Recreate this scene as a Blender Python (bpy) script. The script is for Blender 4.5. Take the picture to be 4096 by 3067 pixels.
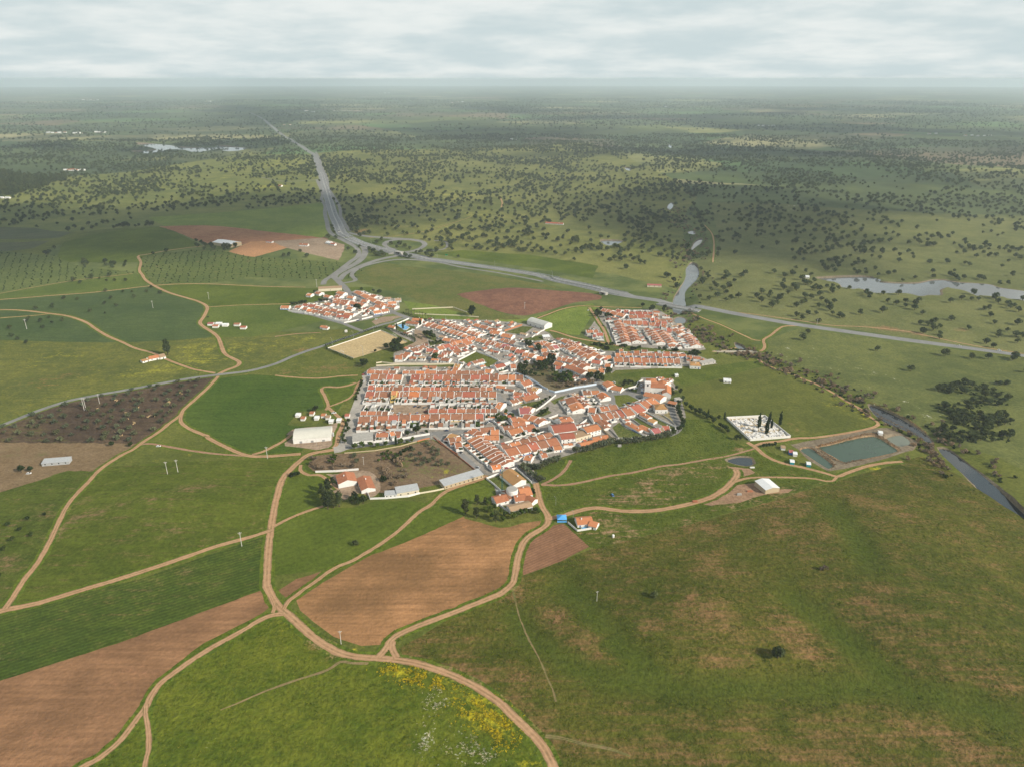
import bpy, bmesh, math, random
import numpy as np
from mathutils import Vector, Matrix, noise, geometry
R = math.radians
random.seed(7)
sc = bpy.context.scene
for o in list(bpy.data.objects): bpy.data.objects.remove(o)
COL = sc.collection
# ---------------------------------------------------------------- camera
CAM_H, FPX, PITCH = 340.0, 2907.0, math.atan((1533.5 - 318) / 2907.0)
cam = bpy.data.cameras.new('camera'); cam.sensor_width = 36; cam.lens = 36 * FPX / 4096
cam.clip_start = 1; cam.clip_end = 400000
camo = bpy.data.objects.new('camera', cam); COL.objects.link(camo)
camo.location = (0, 0, CAM_H); camo.rotation_euler = (math.pi / 2 - PITCH, 0, 0)
sc.camera = camo
# ---------------------------------------------------------------- sky, sun, exposure
SUN_EL, SUN_AZ = R(31), math.atan2(-.50, .866)      # azimuth of the sun in the x,y plane
w = bpy.data.worlds.new('World'); sc.world = w; w.use_nodes = True
nt = w.node_tree; bg = nt.nodes['Background']
sky = nt.nodes.new('ShaderNodeTexSky'); sky.sky_type = 'NISHITA'; sky.sun_disc = False
sky.sun_elevation = SUN_EL; sky.sun_rotation = math.pi / 2 - SUN_AZ
sky.altitude = 300; sky.air_density = 1.0; sky.dust_density = 2.0
SKY_STR = .11; bg.inputs[1].default_value = SKY_STR
def wn(typ, **kw):
    nd = nt.nodes.new('ShaderNode' + typ)
    for k, v in kw.items(): setattr(nd, k, v)
    return nd
# an overcast of thin cloud in every direction, drawn on a flat ceiling so that it closes up towards the horizon
tc = wn('TexCoord'); sx = wn('SeparateXYZ'); nt.links.new(tc.outputs['Generated'], sx.inputs[0])
zc = wn('Math', operation='MAXIMUM'); nt.links.new(sx.outputs[2], zc.inputs[0]); zc.inputs[1].default_value = .0
za = wn('Math', operation='ADD'); nt.links.new(zc.outputs[0], za.inputs[0]); za.inputs[1].default_value = .15
dv = wn('VectorMath', operation='DIVIDE'); nt.links.new(tc.outputs['Generated'], dv.inputs[0])
cb = wn('CombineXYZ')
for i in range(3): nt.links.new(za.outputs[0], cb.inputs[i])
nt.links.new(cb.outputs[0], dv.inputs[1])
cn = wn('TexNoise'); cn.inputs['Scale'].default_value = 1.5; cn.inputs['Detail'].default_value = 9; cn.inputs['Roughness'].default_value = .56; nt.links.new(dv.outputs[0], cn.inputs['Vector'])
cr_ = wn('MapRange', interpolation_type='SMOOTHSTEP'); nt.links.new(cn.outputs[0], cr_.inputs[0]); cr_.inputs[1].default_value = .34; cr_.inputs[2].default_value = .70
cm = wn('Mix', data_type='RGBA'); nt.links.new(cr_.outputs[0], cm.inputs[0])
cm.inputs[6].default_value = (.555 / SKY_STR, .645 / SKY_STR, .66 / SKY_STR, 1); cm.inputs[7].default_value = (.76 / SKY_STR, .80 / SKY_STR, .785 / SKY_STR, 1)
# the cloud is broken: blue shows through overhead, and the gaps close up towards the horizon
hz_ = wn('MapRange'); nt.links.new(zc.outputs[0], hz_.inputs[0]); hz_.inputs[1].default_value = .05; hz_.inputs[2].default_value = .75; hz_.inputs[3].default_value = .55; hz_.inputs[4].default_value = -.02
ga = wn('Math', operation='ADD'); nt.links.new(cn.outputs[0], ga.inputs[0]); nt.links.new(hz_.outputs[0], ga.inputs[1])
gp_ = wn('MapRange', interpolation_type='SMOOTHSTEP'); nt.links.new(ga.outputs[0], gp_.inputs[0]); gp_.inputs[1].default_value = .42; gp_.inputs[2].default_value = .62
fm = wn('Mix', data_type='RGBA'); nt.links.new(gp_.outputs[0], fm.inputs[0])
nt.links.new(sky.outputs[0], fm.inputs[6]); nt.links.new(cm.outputs[2], fm.inputs[7]); nt.links.new(fm.outputs[2], bg.inputs[0])
sl = bpy.data.lights.new('sun', 'SUN'); sl.energy = 5.0; sl.angle = R(3.0); sl.color = (1.0, .92, .79)
suno = bpy.data.objects.new('sun', sl); COL.objects.link(suno)
sdir = Vector((math.cos(SUN_AZ) * math.cos(SUN_EL), math.sin(SUN_AZ) * math.cos(SUN_EL), math.sin(SUN_EL)))
suno.rotation_euler = sdir.to_track_quat('Z', 'Y').to_euler(); suno.location = sdir * 5000
vs = sc.view_settings; vs.view_transform = 'Standard'; vs.look = 'None'; vs.gamma = 1; vs.exposure = 0.12
vs.use_curve_mapping = False
cy = sc.cycles
cy.max_bounces = 5; cy.diffuse_bounces = 1; cy.glossy_bounces = 2; cy.transmission_bounces = 3
cy.transparent_max_bounces = 12; cy.volume_bounces = 2
# ---------------------------------------------------------------- node helper
class NT:
    def __init__(s, name):
        s.m = bpy.data.materials.new(name); s.m.use_nodes = True; s.t = s.m.node_tree; s.t.nodes.clear()
    def n(s, typ, ins=None, **kw):
        nd = s.t.nodes.new('ShaderNode' + typ)
        for k, v in kw.items(): setattr(nd, k, v)
        for k, v in (ins or {}).items(): s.set(nd.inputs[k], v)
        return nd
    def set(s, sock, v):
        if hasattr(v, 'is_linked') or isinstance(v, bpy.types.NodeSocket): s.t.links.new(v, sock)
        else:
            if isinstance(v, tuple) and len(v) == 3 and sock.type == 'RGBA': v = (*v, 1)
            sock.default_value = v
    def math(s, op, a, b=0., c=0., clamp=False):
        nd = s.n('Math', operation=op, use_clamp=clamp)
        for i, v in enumerate((a, b, c)): s.set(nd.inputs[i], v)
        return nd.outputs[0]
    def mix(s, f, a, b, mode='MIX'):
        nd = s.n('Mix', data_type='RGBA', blend_type=mode)
        s.set(nd.inputs[0], f); s.set(nd.inputs[6], a); s.set(nd.inputs[7], b)
        return nd.outputs[2]
    def noise(s, vec, scale, detail=4., rough=.6):
        nd = s.n('TexNoise', {'Scale': scale, 'Detail': detail, 'Roughness': rough})
        if vec is not None: s.t.links.new(vec, nd.inputs['Vector'])
        return nd.outputs[0]
    def ss(s, v, a, b):
        nd = s.n('MapRange', {0: v, 1: a, 2: b, 3: 0., 4: 1.}, interpolation_type='SMOOTHSTEP')
        return nd.outputs[0]
    def lin(s, v, a, b, c, d):
        return s.n('MapRange', {0: v, 1: a, 2: b, 3: c, 4: d}).outputs[0]
    def mapv(s, vec, loc=(0, 0, 0), rot=(0, 0, 0), scale=(1, 1, 1)):
        nd = s.n('Mapping'); s.t.links.new(vec, nd.inputs[0])
        nd.inputs[1].default_value = loc; nd.inputs[2].default_value = rot; nd.inputs[3].default_value = scale
        return nd.outputs[0]
    def pos(s): return s.n('NewGeometry').outputs['Position']
    def attr(s, name): return s.n('Attribute', attribute_name=name).outputs['Fac']
    def out(s, col, rough=.9, spec=.15, bump=None, bs=.5, bd=1., metal=0.):
        p = s.n('BsdfPrincipled', {'Base Color': col, 'Roughness': rough, 'Specular IOR Level': spec, 'Metallic': metal})
        if bump is not None:
            b = s.n('Bump', {'Strength': bs, 'Distance': bd, 'Height': bump}); s.t.links.new(b.outputs[0], p.inputs['Normal'])
        o = s.n('OutputMaterial'); s.t.links.new(p.outputs[0], o.inputs[0])
        return s.m
# ---------------------------------------------------------------- pixels of the photograph <-> ground points
cp, sp_ = math.cos(PITCH), math.sin(PITCH)
def ray(u, v):
    dx, dy = (u - 2048) / FPX, (v - 1533.5) / FPX
    return np.array((dx, cp - dy * sp_, -sp_ - dy * cp))
def project(p):
    x, y, z = p[0], p[1], p[2] - CAM_H
    d = y * cp - z * sp_
    return (2048 + FPX * x / d, 1533.5 - FPX * (y * sp_ + z * cp) / d)
TILES = {'D': (0, 0, 4096 / 2212)}
for k, x, y in (('t1', 0, 300), ('t2', 1000, 300), ('t3', 2000, 300), ('t4', 3000, 300), ('t5', 0, 1000), ('t6', 3000, 1000),
                ('t7', 0, 1700), ('t8', 0, 2317), ('t9', 1000, 2317), ('t10', 2000, 2317), ('t11', 3000, 2317), ('t12', 2800, 1600),
                ('t13', 1100, 1100), ('t14', 2000, 1100), ('t15', 1000, 1550), ('t16', 1900, 1550)): TILES[k] = (x, y, 1000 / 2208)
for k, x, y in (('b1', 1100, 1130), ('b2', 1550, 1230), ('b3', 2000, 1230), ('b4', 2330, 1200), ('b5', 1400, 1440), ('b6', 1800, 1440), ('b7', 2250, 1440)):
    TILES[k] = (x, y, 500 / 2208)
for k, x, y in (('c1', 1750, 1650), ('c2', 2200, 1550), ('c3', 1850, 1850)): TILES[k] = (x, y, 500 / 1269)
def src(t, x, y):
    a, b, s = TILES[t]; return a + x * s, b + y * s
HILLS = []     # (x, y, height, rx, ry, angle)
LINES = []     # (polyline Nx2, height, width)
_rng = np.random.RandomState(3)
_W = [(_rng.uniform(0, 2 * math.pi), _rng.uniform(0, 6.28), wl, a) for wl, a in
      ((260, .8), (330, 1.0), (520, 1.7), (700, 2.2), (900, 2.6), (1300, 4.0), (1700, 4.2), (2300, 5.0))]
def dist_line(x, y, L):
    d = np.full(np.shape(x), 1e9)
    for (ax, ay), (bx, by) in zip(L[:-1], L[1:]):
        vx, vy = bx - ax, by - ay; l2 = vx * vx + vy * vy + 1e-9
        t = np.clip(((x - ax) * vx + (y - ay) * vy) / l2, 0, 1)
        d = np.minimum(d, np.hypot(x - ax - t * vx, y - ay - t * vy))
    return d
def hgt(x, y):
    x = np.asarray(x, float); y = np.asarray(y, float)
    r = np.hypot(x, y)
    vill = np.exp(-((x - 40) / 420) ** 4 - ((y - 960) / 330) ** 4)
    near = np.clip((r - 250) / 500, .35, 1)
    h = np.zeros(x.shape)
    for ang, ph, wl, a in _W:
        k = 2 * math.pi / wl
        amp = a * np.clip((r - wl * .6) / (wl * 1.2), 0, 1) if wl > 600 else a
        h = h + amp * np.sin(k * (x * math.cos(ang) + y * math.sin(ang)) + ph)
    fade = np.clip(1.6 - r / 7000, .12, 1)
    h = h * near * fade * (1 - .9 * vill) + 3 * vill
    for (cx, cy_, hh, rx, ry, an) in HILLS:
        c, s = math.cos(an), math.sin(an)
        u = ((x - cx) * c + (y - cy_) * s) / rx; v = (-(x - cx) * s + (y - cy_) * c) / ry
        h = h + hh * np.exp(-u * u - v * v)
    for L, hh, wd in LINES:
        m = (x > L[:, 0].min() - 4 * wd) & (x < L[:, 0].max() + 4 * wd) & (y > L[:, 1].min() - 4 * wd) & (y < L[:, 1].max() + 4 * wd)
        if np.any(m):
            if h.shape == (): h = h + hh * np.exp(-(dist_line(x, y, L) / wd) ** 4)
            else:
                d = dist_line(x[m], y[m], L); h[m] += hh * np.exp(-(d / wd) ** 4)
    return h
def hgt1(x, y):
    """The same height for one point."""
    r = math.hypot(x, y); vl = math.exp(-((x - 40) / 420) ** 4 - ((y - 960) / 330) ** 4); h = 0.
    for an, ph, wl, a in _W:
        if wl > 600: a = a * min(max((r - wl * .6) / (wl * 1.2), 0.), 1.)
        if a: h += a * math.sin(2 * math.pi / wl * (x * math.cos(an) + y * math.sin(an)) + ph)
    h = h * min(max((r - 250) / 500, .35), 1.) * min(max(1.6 - r / 7000, .12), 1.) * (1 - .9 * vl) + 3 * vl
    for (cx, cy_, hh, rx, ry, an) in HILLS:
        if abs(x - cx) > 900 or abs(y - cy_) > 900: continue
        c, s = math.cos(an), math.sin(an); h += hh * math.exp(-(((x - cx) * c + (y - cy_) * s) / rx) ** 2 - ((-(x - cx) * s + (y - cy_) * c) / ry) ** 2)
    for L, hh, wd in LINES:
        d = 1e9; k = 4 * wd
        for i in range(len(L) - 1):
            ax, ay = L[i]; bx, by = L[i + 1]
            if min(ax, bx) - k > x or max(ax, bx) + k < x or min(ay, by) - k > y or max(ay, by) + k < y: continue
            vx, vy = bx - ax, by - ay; t = min(max(((x - ax) * vx + (y - ay) * vy) / (vx * vx + vy * vy + 1e-9), 0.), 1.); d = min(d, math.hypot(x - ax - t * vx, y - ay - t * vy))
        if d < 1e8: h += hh * math.exp(-(d / wd) ** 4)
    return h
def gat(u, v, dz=0.):
    """The point dz metres above the ground that the photograph's pixel u, v shows."""
    d = ray(u, v); z = dz
    for _ in range(14):
        t = (z - CAM_H) / d[2]; x, y = d[0] * t, d[1] * t
        z1 = .35 * z + .65 * (hgt1(float(x), float(y)) + dz)
        if abs(z1 - z) < .01: break
        z = z1
    return np.array((x, y, z))
def at(t, x, y, dz=0.): return gat(*src(t, x, y), dz)
def P(t, pts, dz=0.): return np.array([at(t, x, y, dz)[:2] for x, y in pts])
# ---------------------------------------------------------------- mesh helper
def setp(o, label=None, cat=None, group=None, kind=None):
    if label: o['label'] = label
    if cat: o['category'] = cat
    if group: o['group'] = group
    if kind: o['kind'] = kind
    return o
class MB:
    def __init__(s): s.v = []; s.f = []; s.mi = []
    def add(s, vs, fs, mi=0):
        b = len(s.v); s.v += [tuple(p) for p in vs]; s.f += [tuple(b + i for i in f) for f in fs]; s.mi += [mi] * len(fs)
    def box(s, x0, y0, z0, x1, y1, z1, mi=0):
        s.add([(x0, y0, z0), (x1, y0, z0), (x1, y1, z0), (x0, y1, z0), (x0, y0, z1), (x1, y0, z1), (x1, y1, z1), (x0, y1, z1)],
              [(0, 3, 2, 1), (4, 5, 6, 7), (0, 1, 5, 4), (1, 2, 6, 5), (2, 3, 7, 6), (3, 0, 4, 7)], mi)
    def prism(s, base, z0, z1, mi=0):
        n = len(base)
        z0s = z0 if hasattr(z0, '__len__') else [z0] * n; z1s = z1 if hasattr(z1, '__len__') else [z1] * n
        s.add([(p[0], p[1], a) for p, a in zip(base, z0s)] + [(p[0], p[1], a) for p, a in zip(base, z1s)],
              [tuple(range(n - 1, -1, -1)), tuple(range(n, 2 * n))] + [(i, (i + 1) % n, n + (i + 1) % n, n + i) for i in range(n)], mi)
    def slab(s, quad, th, mi=0):
        """A sloping sheet of thickness th hung under the quad's top face."""
        n = len(quad)
        s.add([tuple(p) for p in quad] + [(p[0], p[1], p[2] - th) for p in quad],
              [tuple(range(n)), tuple(range(2 * n - 1, n - 1, -1))] + [(i, n + i, n + (i + 1) % n, (i + 1) % n) for i in range(n)], mi)
    def tube(s, a, b, r0, r1, n=6, mi=0):
        a = Vector(a); b = Vector(b); d = (b - a).normalized()
        u = d.orthogonal().normalized(); v = d.cross(u)
        ring = lambda c, r: [c + (u * math.cos(6.2832 * i / n) + v * math.sin(6.2832 * i / n)) * r for i in range(n)]
        s.add(ring(a, r0) + ring(b, r1), [(i, (i + 1) % n, n + (i + 1) % n, n + i) for i in range(n)] + [tuple(range(n - 1, -1, -1)), tuple(range(n, 2 * n))], mi)
    def lathe(s, prof, n=10, c=(0, 0), mi=0):
        vs = []; fs = []
        for r, z in prof: vs += [(c[0] + r * math.cos(6.2832 * i / n), c[1] + r * math.sin(6.2832 * i / n), z) for i in range(n)]
        for k in range(len(prof) - 1): fs += [(k * n + i, k * n + (i + 1) % n, (k + 1) * n + (i + 1) % n, (k + 1) * n + i) for i in range(n)]
        fs.append(tuple(range(n - 1, -1, -1))); fs.append(tuple((len(prof) - 1) * n + i for i in range(n)))
        s.add(vs, fs, mi)
    def mesh(s, name, mats, smooth=False):
        me = bpy.data.meshes.new(name); me.from_pydata(s.v, [], s.f)
        mats = mats if isinstance(mats, (list, tuple)) else [mats]
        for m in mats: me.materials.append(m)
        if len(mats) > 1: me.polygons.foreach_set('material_index', s.mi)
        if smooth: me.polygons.foreach_set('use_smooth', [True] * len(s.f))
        me.update(); return me
    def build(s, name, mats, parent=None, smooth=False, loc=None, rz=0.):
        return link(name, s.mesh(name, mats, smooth), parent, loc, rz)
def link(name, me, parent=None, loc=None, rz=0.):
    o = bpy.data.objects.new(name, me); COL.objects.link(o)
    if parent is not None: o.parent = parent
    if loc is not None: o.location = loc
    if rz: o.rotation_euler = (0, 0, rz)
    return o
def empty(name, loc, rz=0.):
    o = bpy.data.objects.new(name, None); COL.objects.link(o); o.location = loc; o.rotation_euler = (0, 0, rz); o.empty_display_size = 1
    return o
def copy_tree(root, loc, rz=0., scale=1.):
    r = root.copy(); COL.objects.link(r); r.location = loc; r.rotation_euler = (0, 0, rz); r.scale = (scale,) * 3
    for ch in list(root.children):
        c = ch.copy(); COL.objects.link(c); c.parent = r
        for g in ch.children:
            e = g.copy(); COL.objects.link(e); e.parent = c
    return r
ORD = ['first', 'second', 'third', 'fourth', 'fifth', 'sixth', 'seventh', 'eighth', 'ninth', 'tenth', 'eleventh', 'twelfth', 'thirteenth', 'fourteenth',
       'fifteenth', 'sixteenth', 'seventeenth', 'eighteenth', 'nineteenth', 'twentieth']
TENS = {2: 'twenty', 3: 'thirty', 4: 'forty', 5: 'fifty', 6: 'sixty', 7: 'seventy', 8: 'eighty', 9: 'ninety'}
def ordn(i):
    return ORD[i] if i < 20 else (TENS[(i + 1) // 10] + ('-' + ORD[(i + 1) % 10 - 1] if (i + 1) % 10 else 'th')).replace('tyth', 'tieth')
def rank(objs, what, where, cat, group=None):
    """Label things left to right as the photograph shows them."""
    objs = sorted(objs, key=lambda o: project(o.location)[0])
    for i, o in enumerate(objs):
        wd = o.get('_look', what)
        lab = f'{wd} {where}' if len(objs) == 1 else f'{wd}, {ordn(i)} from the left {where}'
        if '_look' in o: del o['_look']
        setp(o, lab, cat, group)
def rank_bands(objs, what, where, cat, group, per=14):
    """Label many scattered things by line (counted from the viewer) and by place in the line."""
    objs = sorted(objs, key=lambda o: -project(o.location)[1]); n = max(1, round(len(objs) / per)); k = math.ceil(len(objs) / n)
    for i in range(n):
        rank(objs[i * k:(i + 1) * k], what, f'in the {ordn(i) if i else "nearest"} line {where}', cat, group)
# ================================================================ terrain features
def S(*segs):
    """Chain tile-coordinate points into one list of pixels."""
    out = []
    for t, pts in segs: out += [src(t, x, y) for x, y in pts]
    return out
def G(px): return np.array([gat(u, v)[:2] for u, v in px])
for t, x, y, hh, rx, ry, an in (('D', 1850, 1180, 11, 150, 90, .25), ('D', 1350, 1400, 4, 60, 50, 0), ('D', 2050, 1400, 7, 80, 60, -.5),
                                ('D', 1560, 1320, 5, 45, 60, .8), ('t5', 1300, 620, 7, 130, 110, 0), ('t1', 1000, 1500, 12, 240, 160, .2),
                                ('D', 1100, 650, 6, 120, 90, 0), ('t2', 1380, 1405, 17, 330, 170, -.25), ('t9', 1200, 1300, 2, 40, 40, 0), ('t7', 1500, 700, 4, 90, 60, .3)):
    g = at(t, x, y); HILLS.append((g[0], g[1], hh, rx, ry, an))
MW = S(('t2', [(0, 335), (70, 365), (150, 420), (260, 510), (370, 580), (470, 640), (560, 700), (592, 770), (622, 860), (652, 960), (692, 1090), (738, 1240),
               (795, 1370), (870, 1435), (960, 1478), (1100, 1522), (1280, 1565), (1500, 1608), (1750, 1650)]),
       ('t14', [(330, 0), (500, 40), (700, 82), (900, 128), (1100, 170), (1400, 226), (1700, 277), (2000, 327), (2208, 366)]),
       ('t6', [(400, 657), (800, 714), (1300, 784), (1800, 850), (2208, 905), (2700, 972)]))
RIV = S(('t3', [(1500, 610), (1440, 680), (1130, 830), (1500, 920), (1780, 1010), (1560, 1110), (1500, 1165), (1590, 1230), (1600, 1310), (1700, 1400), (1740, 1470),
                (1690, 1560), (1640, 1656)]),
        ('t14', [(1700, 0), (1640, 110), (1580, 200), (1580, 330), (1600, 400), (1760, 500), (1900, 570), (2100, 660)]),
        ('t6', [(60, 920), (300, 1010), (600, 1130), (900, 1290), (1080, 1400), (1250, 1480), (1450, 1580), (1560, 1650)]),
        ('t12', [(2010, 330), (2140, 450), (2300, 560), (2500, 700)]))
GULLY = [S(('t11', [(350, 150), (560, 290), (760, 460), (960, 640), (1150, 780), (1300, 880)])), S(('t11', [(-700, 940), (-300, 930), (200, 960), (700, 960), (1200, 930), (1600, 1010), (2000, 1130), (2300, 1250)])),
         S(('t10', [(560, 40), (800, 260), (980, 480), (1150, 650), (1300, 780), (1500, 900)])), S(('t10', [(130, 300), (260, 520), (480, 650), (760, 800), (1000, 900), (1300, 900)])), S(('t12', [(1150, 920), (1300, 1080), (1400, 1250), (1450, 1400)]))]
gully = [G(q) for q in GULLY]
for q in gully: LINES.append((q, -1.8, 11.))
mw = G(MW); riv = G(RIV)
LINES.append((riv[7:], -3.2, 24.))
LINES.append((mw[13:18], 2.5, 20.)); LINES.append((mw[20:24], 3.2, 13.))
bl = at('b4', 1395, 55, 3); br = at('b4', 2005, 165, 3)
mw = G(MW)
# ---------------------------------------------------------------- outlines
def resample(pts, step):
    pts = np.asarray(pts, float); out = []
    for a, b in zip(pts[:-1], pts[1:]):
        n = max(1, int(np.hypot(*(b - a)) / step(a)))
        for i in range(n): out.append(a + (b - a) * i / n)
    out.append(pts[-1]); return np.array(out)
def catmull(p, closed=False, n=6):
    p = np.asarray(p, float); m = len(p); out = []
    g = (lambda i: p[i % m]) if closed else (lambda i: p[min(max(i, 0), m - 1)])
    for i in range(m if closed else m - 1):
        a, b, c, d = g(i - 1), g(i), g(i + 1), g(i + 2)
        for k in range(n):
            t = k / n; out.append(.5 * (2 * b + (c - a) * t + (2 * a - 5 * b + 4 * c - d) * t * t + (3 * b - a - 3 * c + d) * t ** 3))
    if not closed: out.append(p[-1])
    return np.array(out)
def stp(k): return lambda a: max(2.5, np.hypot(*a) / 110 * k)
def jit(p, amp):
    return np.array([q + amp * np.array((noise.noise((q[0] * .11, q[1] * .11, 1.)) + .6 * noise.noise((q[0] * .33, q[1] * .33, 4.)),
                                        noise.noise((q[0] * .11, q[1] * .11, 9.)) + .6 * noise.noise((q[0] * .33, q[1] * .33, 14.)))) for q in p])
def simplify(p, tol):
    keep = [0]
    for i in range(1, len(p)):
        if np.hypot(*(p[i] - p[keep[-1]])) > tol(p[i]): keep.append(i)
    return p[keep]
def band(line, w0, w1=None, amp=0.):
    """A strip along a line: w0..w1 is its width in metres at the two ends."""
    L = catmull(line, n=8); L = simplify(L, lambda a: max(2.5, np.hypot(*a) / 160)); n = len(L)
    T = np.gradient(L, axis=0); T /= np.linalg.norm(T, axis=1)[:, None] + 1e-9; N = np.stack((-T[:, 1], T[:, 0]), 1)
    ws = np.linspace(w0, w1 if w1 else w0, n)[:, None] / 2
    a, b = L + N * ws, L - N * ws
    if amp: a, b = jit(a, amp), jit(b + 50, amp) - 50
    return np.concatenate((a, b[::-1]))
REG = []     # (object name, material key, outline, order)
def field(name, mat, t, pts, amp=1.5, curve=False):
    px = pts if t is None else [src(t, x, y) for x, y in pts]
    g = G(px)
    if curve: g = catmull(g, True, 5)
    g = resample(np.concatenate((g, g[:1])), stp(1.0))[:-1]
    REG.append((name, mat, jit(g, amp * np.clip(np.hypot(*g.mean(0)) / 900, .6, 2.5))))
TRACKS = []; CENTRE = {}
def track(px, w0, w1=None, mat='track', name='dirt_track', verge=2.6, amp=.8):
    k = .74 if mat.startswith('track') else 1.; TRACKS.append((name, mat, G(px), w0 * k, w1 * k if w1 else None, verge, amp))
# ---- fields, one sheet each
field('meadow', 'meadow_left', 'D', [(-700, 760), (300, 700), (1300, 740), (2212, 760), (3000, 800), (3000, 1900), (-900, 1900)])
field('pasture', 'pasture_far_left', 't1', [(-900, 1080), (0, 1090), (560, 900), (1000, 870), (1500, 800), (2208, 700), (2760, 700), (2860, 930), (2930, 1350), (2208, 1370), (1400, 1335), (700, 1390), (0, 1330), (-900, 1350)])
field('pasture', 'pasture_yellow', 't2', [(600, 690), (1100, 660), (2208, 640), (3000, 600), (3400, 760), (3750, 930), (3950, 1080), (3800, 1300), (3870, 1656), (3760, 1900), (3200, 1760), (2500, 1680), (1900, 1600), (1700, 1560), (1500, 1480), (1000, 1420), (870, 1380), (800, 1250), (740, 1090), (690, 960)])
field('pasture', 'pasture_east', 't6', [(-350, -420), (400, -400), (1500, -330), (2600, -300), (2900, 300), (2900, 960), (2208, 890), (1300, 760), (500, 640), (0, 580), (-420, 520), (-520, 300), (-480, 100), (-250, 0)])
field('pasture', 'pasture_south_east', 't6', [(150, 790), (450, 690), (1200, 800), (2208, 930), (2900, 1010), (2900, 2200), (2208, 1830), (1600, 1680), (1400, 1520), (1050, 1330), (600, 1100), (200, 960), (60, 900)])
field('meadow', 'meadow_left', 't1', [(-900, 1340), (0, 1330), (700, 1385), (1400, 1340), (1350, 1480), (1000, 1560), (500, 1500), (300, 1656), (-900, 1760)])
field('vineyard', 'vines', 't1', [(-900, 1380), (0, 1345), (300, 1350), (640, 1390), (520, 1440), (0, 1450), (-900, 1500)], 1)
field('vineyard', 'vines', 't1', [(-900, 1540), (0, 1480), (440, 1465), (300, 1530), (0, 1565), (-900, 1650)], 1)
field('crop_field', 'crop_a', 't1', [(480, 1656), (560, 1480), (1000, 1380), (1400, 1340), (1800, 1510), (1300, 1600), (1230, 1656)])
field('ploughed_field', 'red_soil', 't1', [(1400, 1340), (1800, 1330), (2208, 1360), (2560, 1375), (2840, 1425), (2900, 1450), (2500, 1470), (2208, 1480), (2150, 1500), (1870, 1500), (1700, 1450)])
field('ploughed_field', 'orange_soil', 't2', [(-190, 1560), (0, 1475), (180, 1465), (330, 1530), (0, 1620), (-60, 1610)])
field('meadow', 'meadow_bright', 't2', [(-900, 1260), (-300, 1220), (650, 1130), (690, 1400), (640, 1440), (300, 1400), (-300, 1330), (-750, 1335)])
field('olive_grove', 'grove_red', 't5', [(1230, 70), (1700, 0), (1950, 10), (2208, 60), (3000, 110), (3400, 240), (3000, 260), (2208, 240), (1900, 290), (1370, 305), (1265, 240)])
field('farmstead_ground', 'dusty', 't2', [(180, 1470), (640, 1440), (830, 1500), (830, 1560), (780, 1640), (520, 1580), (330, 1530)])
field('olive_grove', 'grove_green', 't5', [(-900, 120), (0, 10), (480, 50), (700, 150), (1220, 200), (700, 265), (300, 330), (0, 385), (-900, 470)])
field('crop_field', 'crop_b', 't5', [(-900, 490), (0, 390), (500, 300), (1200, 205), (1360, 300), (1100, 345), (500, 400), (0, 440), (-900, 510)])
field('crop_field', 'crop_c', 't5', [(-900, 520), (0, 440), (800, 380), (1350, 318), (1650, 425), (1830, 505), (1765, 640), (1900, 765), (1700, 790), (1130, 820), (950, 760), (750, 635), (420, 560), (0, 530), (-900, 560)])
field('crop_field', 'crop_c', 't5', [(-900, 640), (0, 535), (420, 562), (750, 640), (950, 765), (1050, 818), (300, 805), (0, 795), (-900, 800)])
field('crop_field', 'crop_a', 't5', [(1370, 318), (1800, 300), (2208, 318), (2750, 340), (3300, 330), (3200, 480), (2600, 480), (2208, 485), (1840, 505), (1650, 425)])
field('crop_field', 'crop_b', 't5', [(1840, 505), (2208, 485), (3000, 470), (2950, 600), (2600, 690), (2208, 770), (1950, 770), (1880, 730), (1765, 640)])
field('meadow', 'meadow_yellow', 't5', [(-900, 810), (0, 800), (1050, 818), (1350, 910), (1930, 1090), (1400, 1180), (850, 1280), (350, 1410), (0, 1545), (-900, 1900)])
field('meadow', 'meadow_yellow', 't5', [(1130, 820), (1700, 790), (1900, 770), (2208, 770), (3000, 700), (3300, 720), (3650, 800), (3500, 870), (2208, 1065), (1930, 1090), (1470, 960), (1350, 910)])
field('pasture', 'meadow_left', 'b1', [(-150, 1490), (300, 1310), (850, 1130), (960, 1190), (1400, 1340), (1560, 1420), (1500, 1560), (800, 1620), (0, 1600)])
field('olive_grove', 'grove_brown', 't5', [(-900, 1960), (0, 1560), (600, 1340), (1100, 1245), (1900, 1120), (1700, 1330), (1580, 1470), (1300, 1656), (1180, 1760), (0, 1830), (-900, 1900)])
field('bare_ground', 'brown_pasture', 't7', [(-900, 330), (0, 150), (1240, 160), (1050, 270), (860, 400), (600, 400), (470, 430), (300, 520), (0, 600), (-900, 640)], 3)
field('crop_field', 'crop_emerald', 't5', [(1950, 1130), (2208, 1100), (3100, 1130), (3180, 1180), (2950, 1450), (2860, 1560), (2640, 1800), (2400, 1850), (2200, 1800), (1880, 1650), (1680, 1580), (1590, 1500), (1640, 1400)])
field('meadow', 'meadow_left', 't7', [(1250, 150), (1480, 0), (1610, 0), (1800, 90), (2150, 255), (1900, 245), (1500, 190)])
field('meadow', 'meadow_left', 't7', [(1200, 215), (1500, 200), (2208, 280), (3300, 250), (3200, 330), (2208, 300), (1500, 320), (950, 360)])
field('crop_field', 'crop_d', 't7', [(-900, 640), (0, 590), (300, 500), (580, 405), (860, 405), (680, 600), (530, 830), (400, 1100), (130, 1490), (40, 1600), (-900, 1950)])
field('crop_field', 'crop_e', 't7', [(930, 370), (1500, 325), (2208, 300), (3000, 300), (3080, 420), (2850, 500), (2700, 750), (2600, 940), (2208, 985), (1600, 1175), (1000, 1370), (400, 1545), (100, 1600), (320, 1230), (530, 830), (680, 600)])
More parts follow.
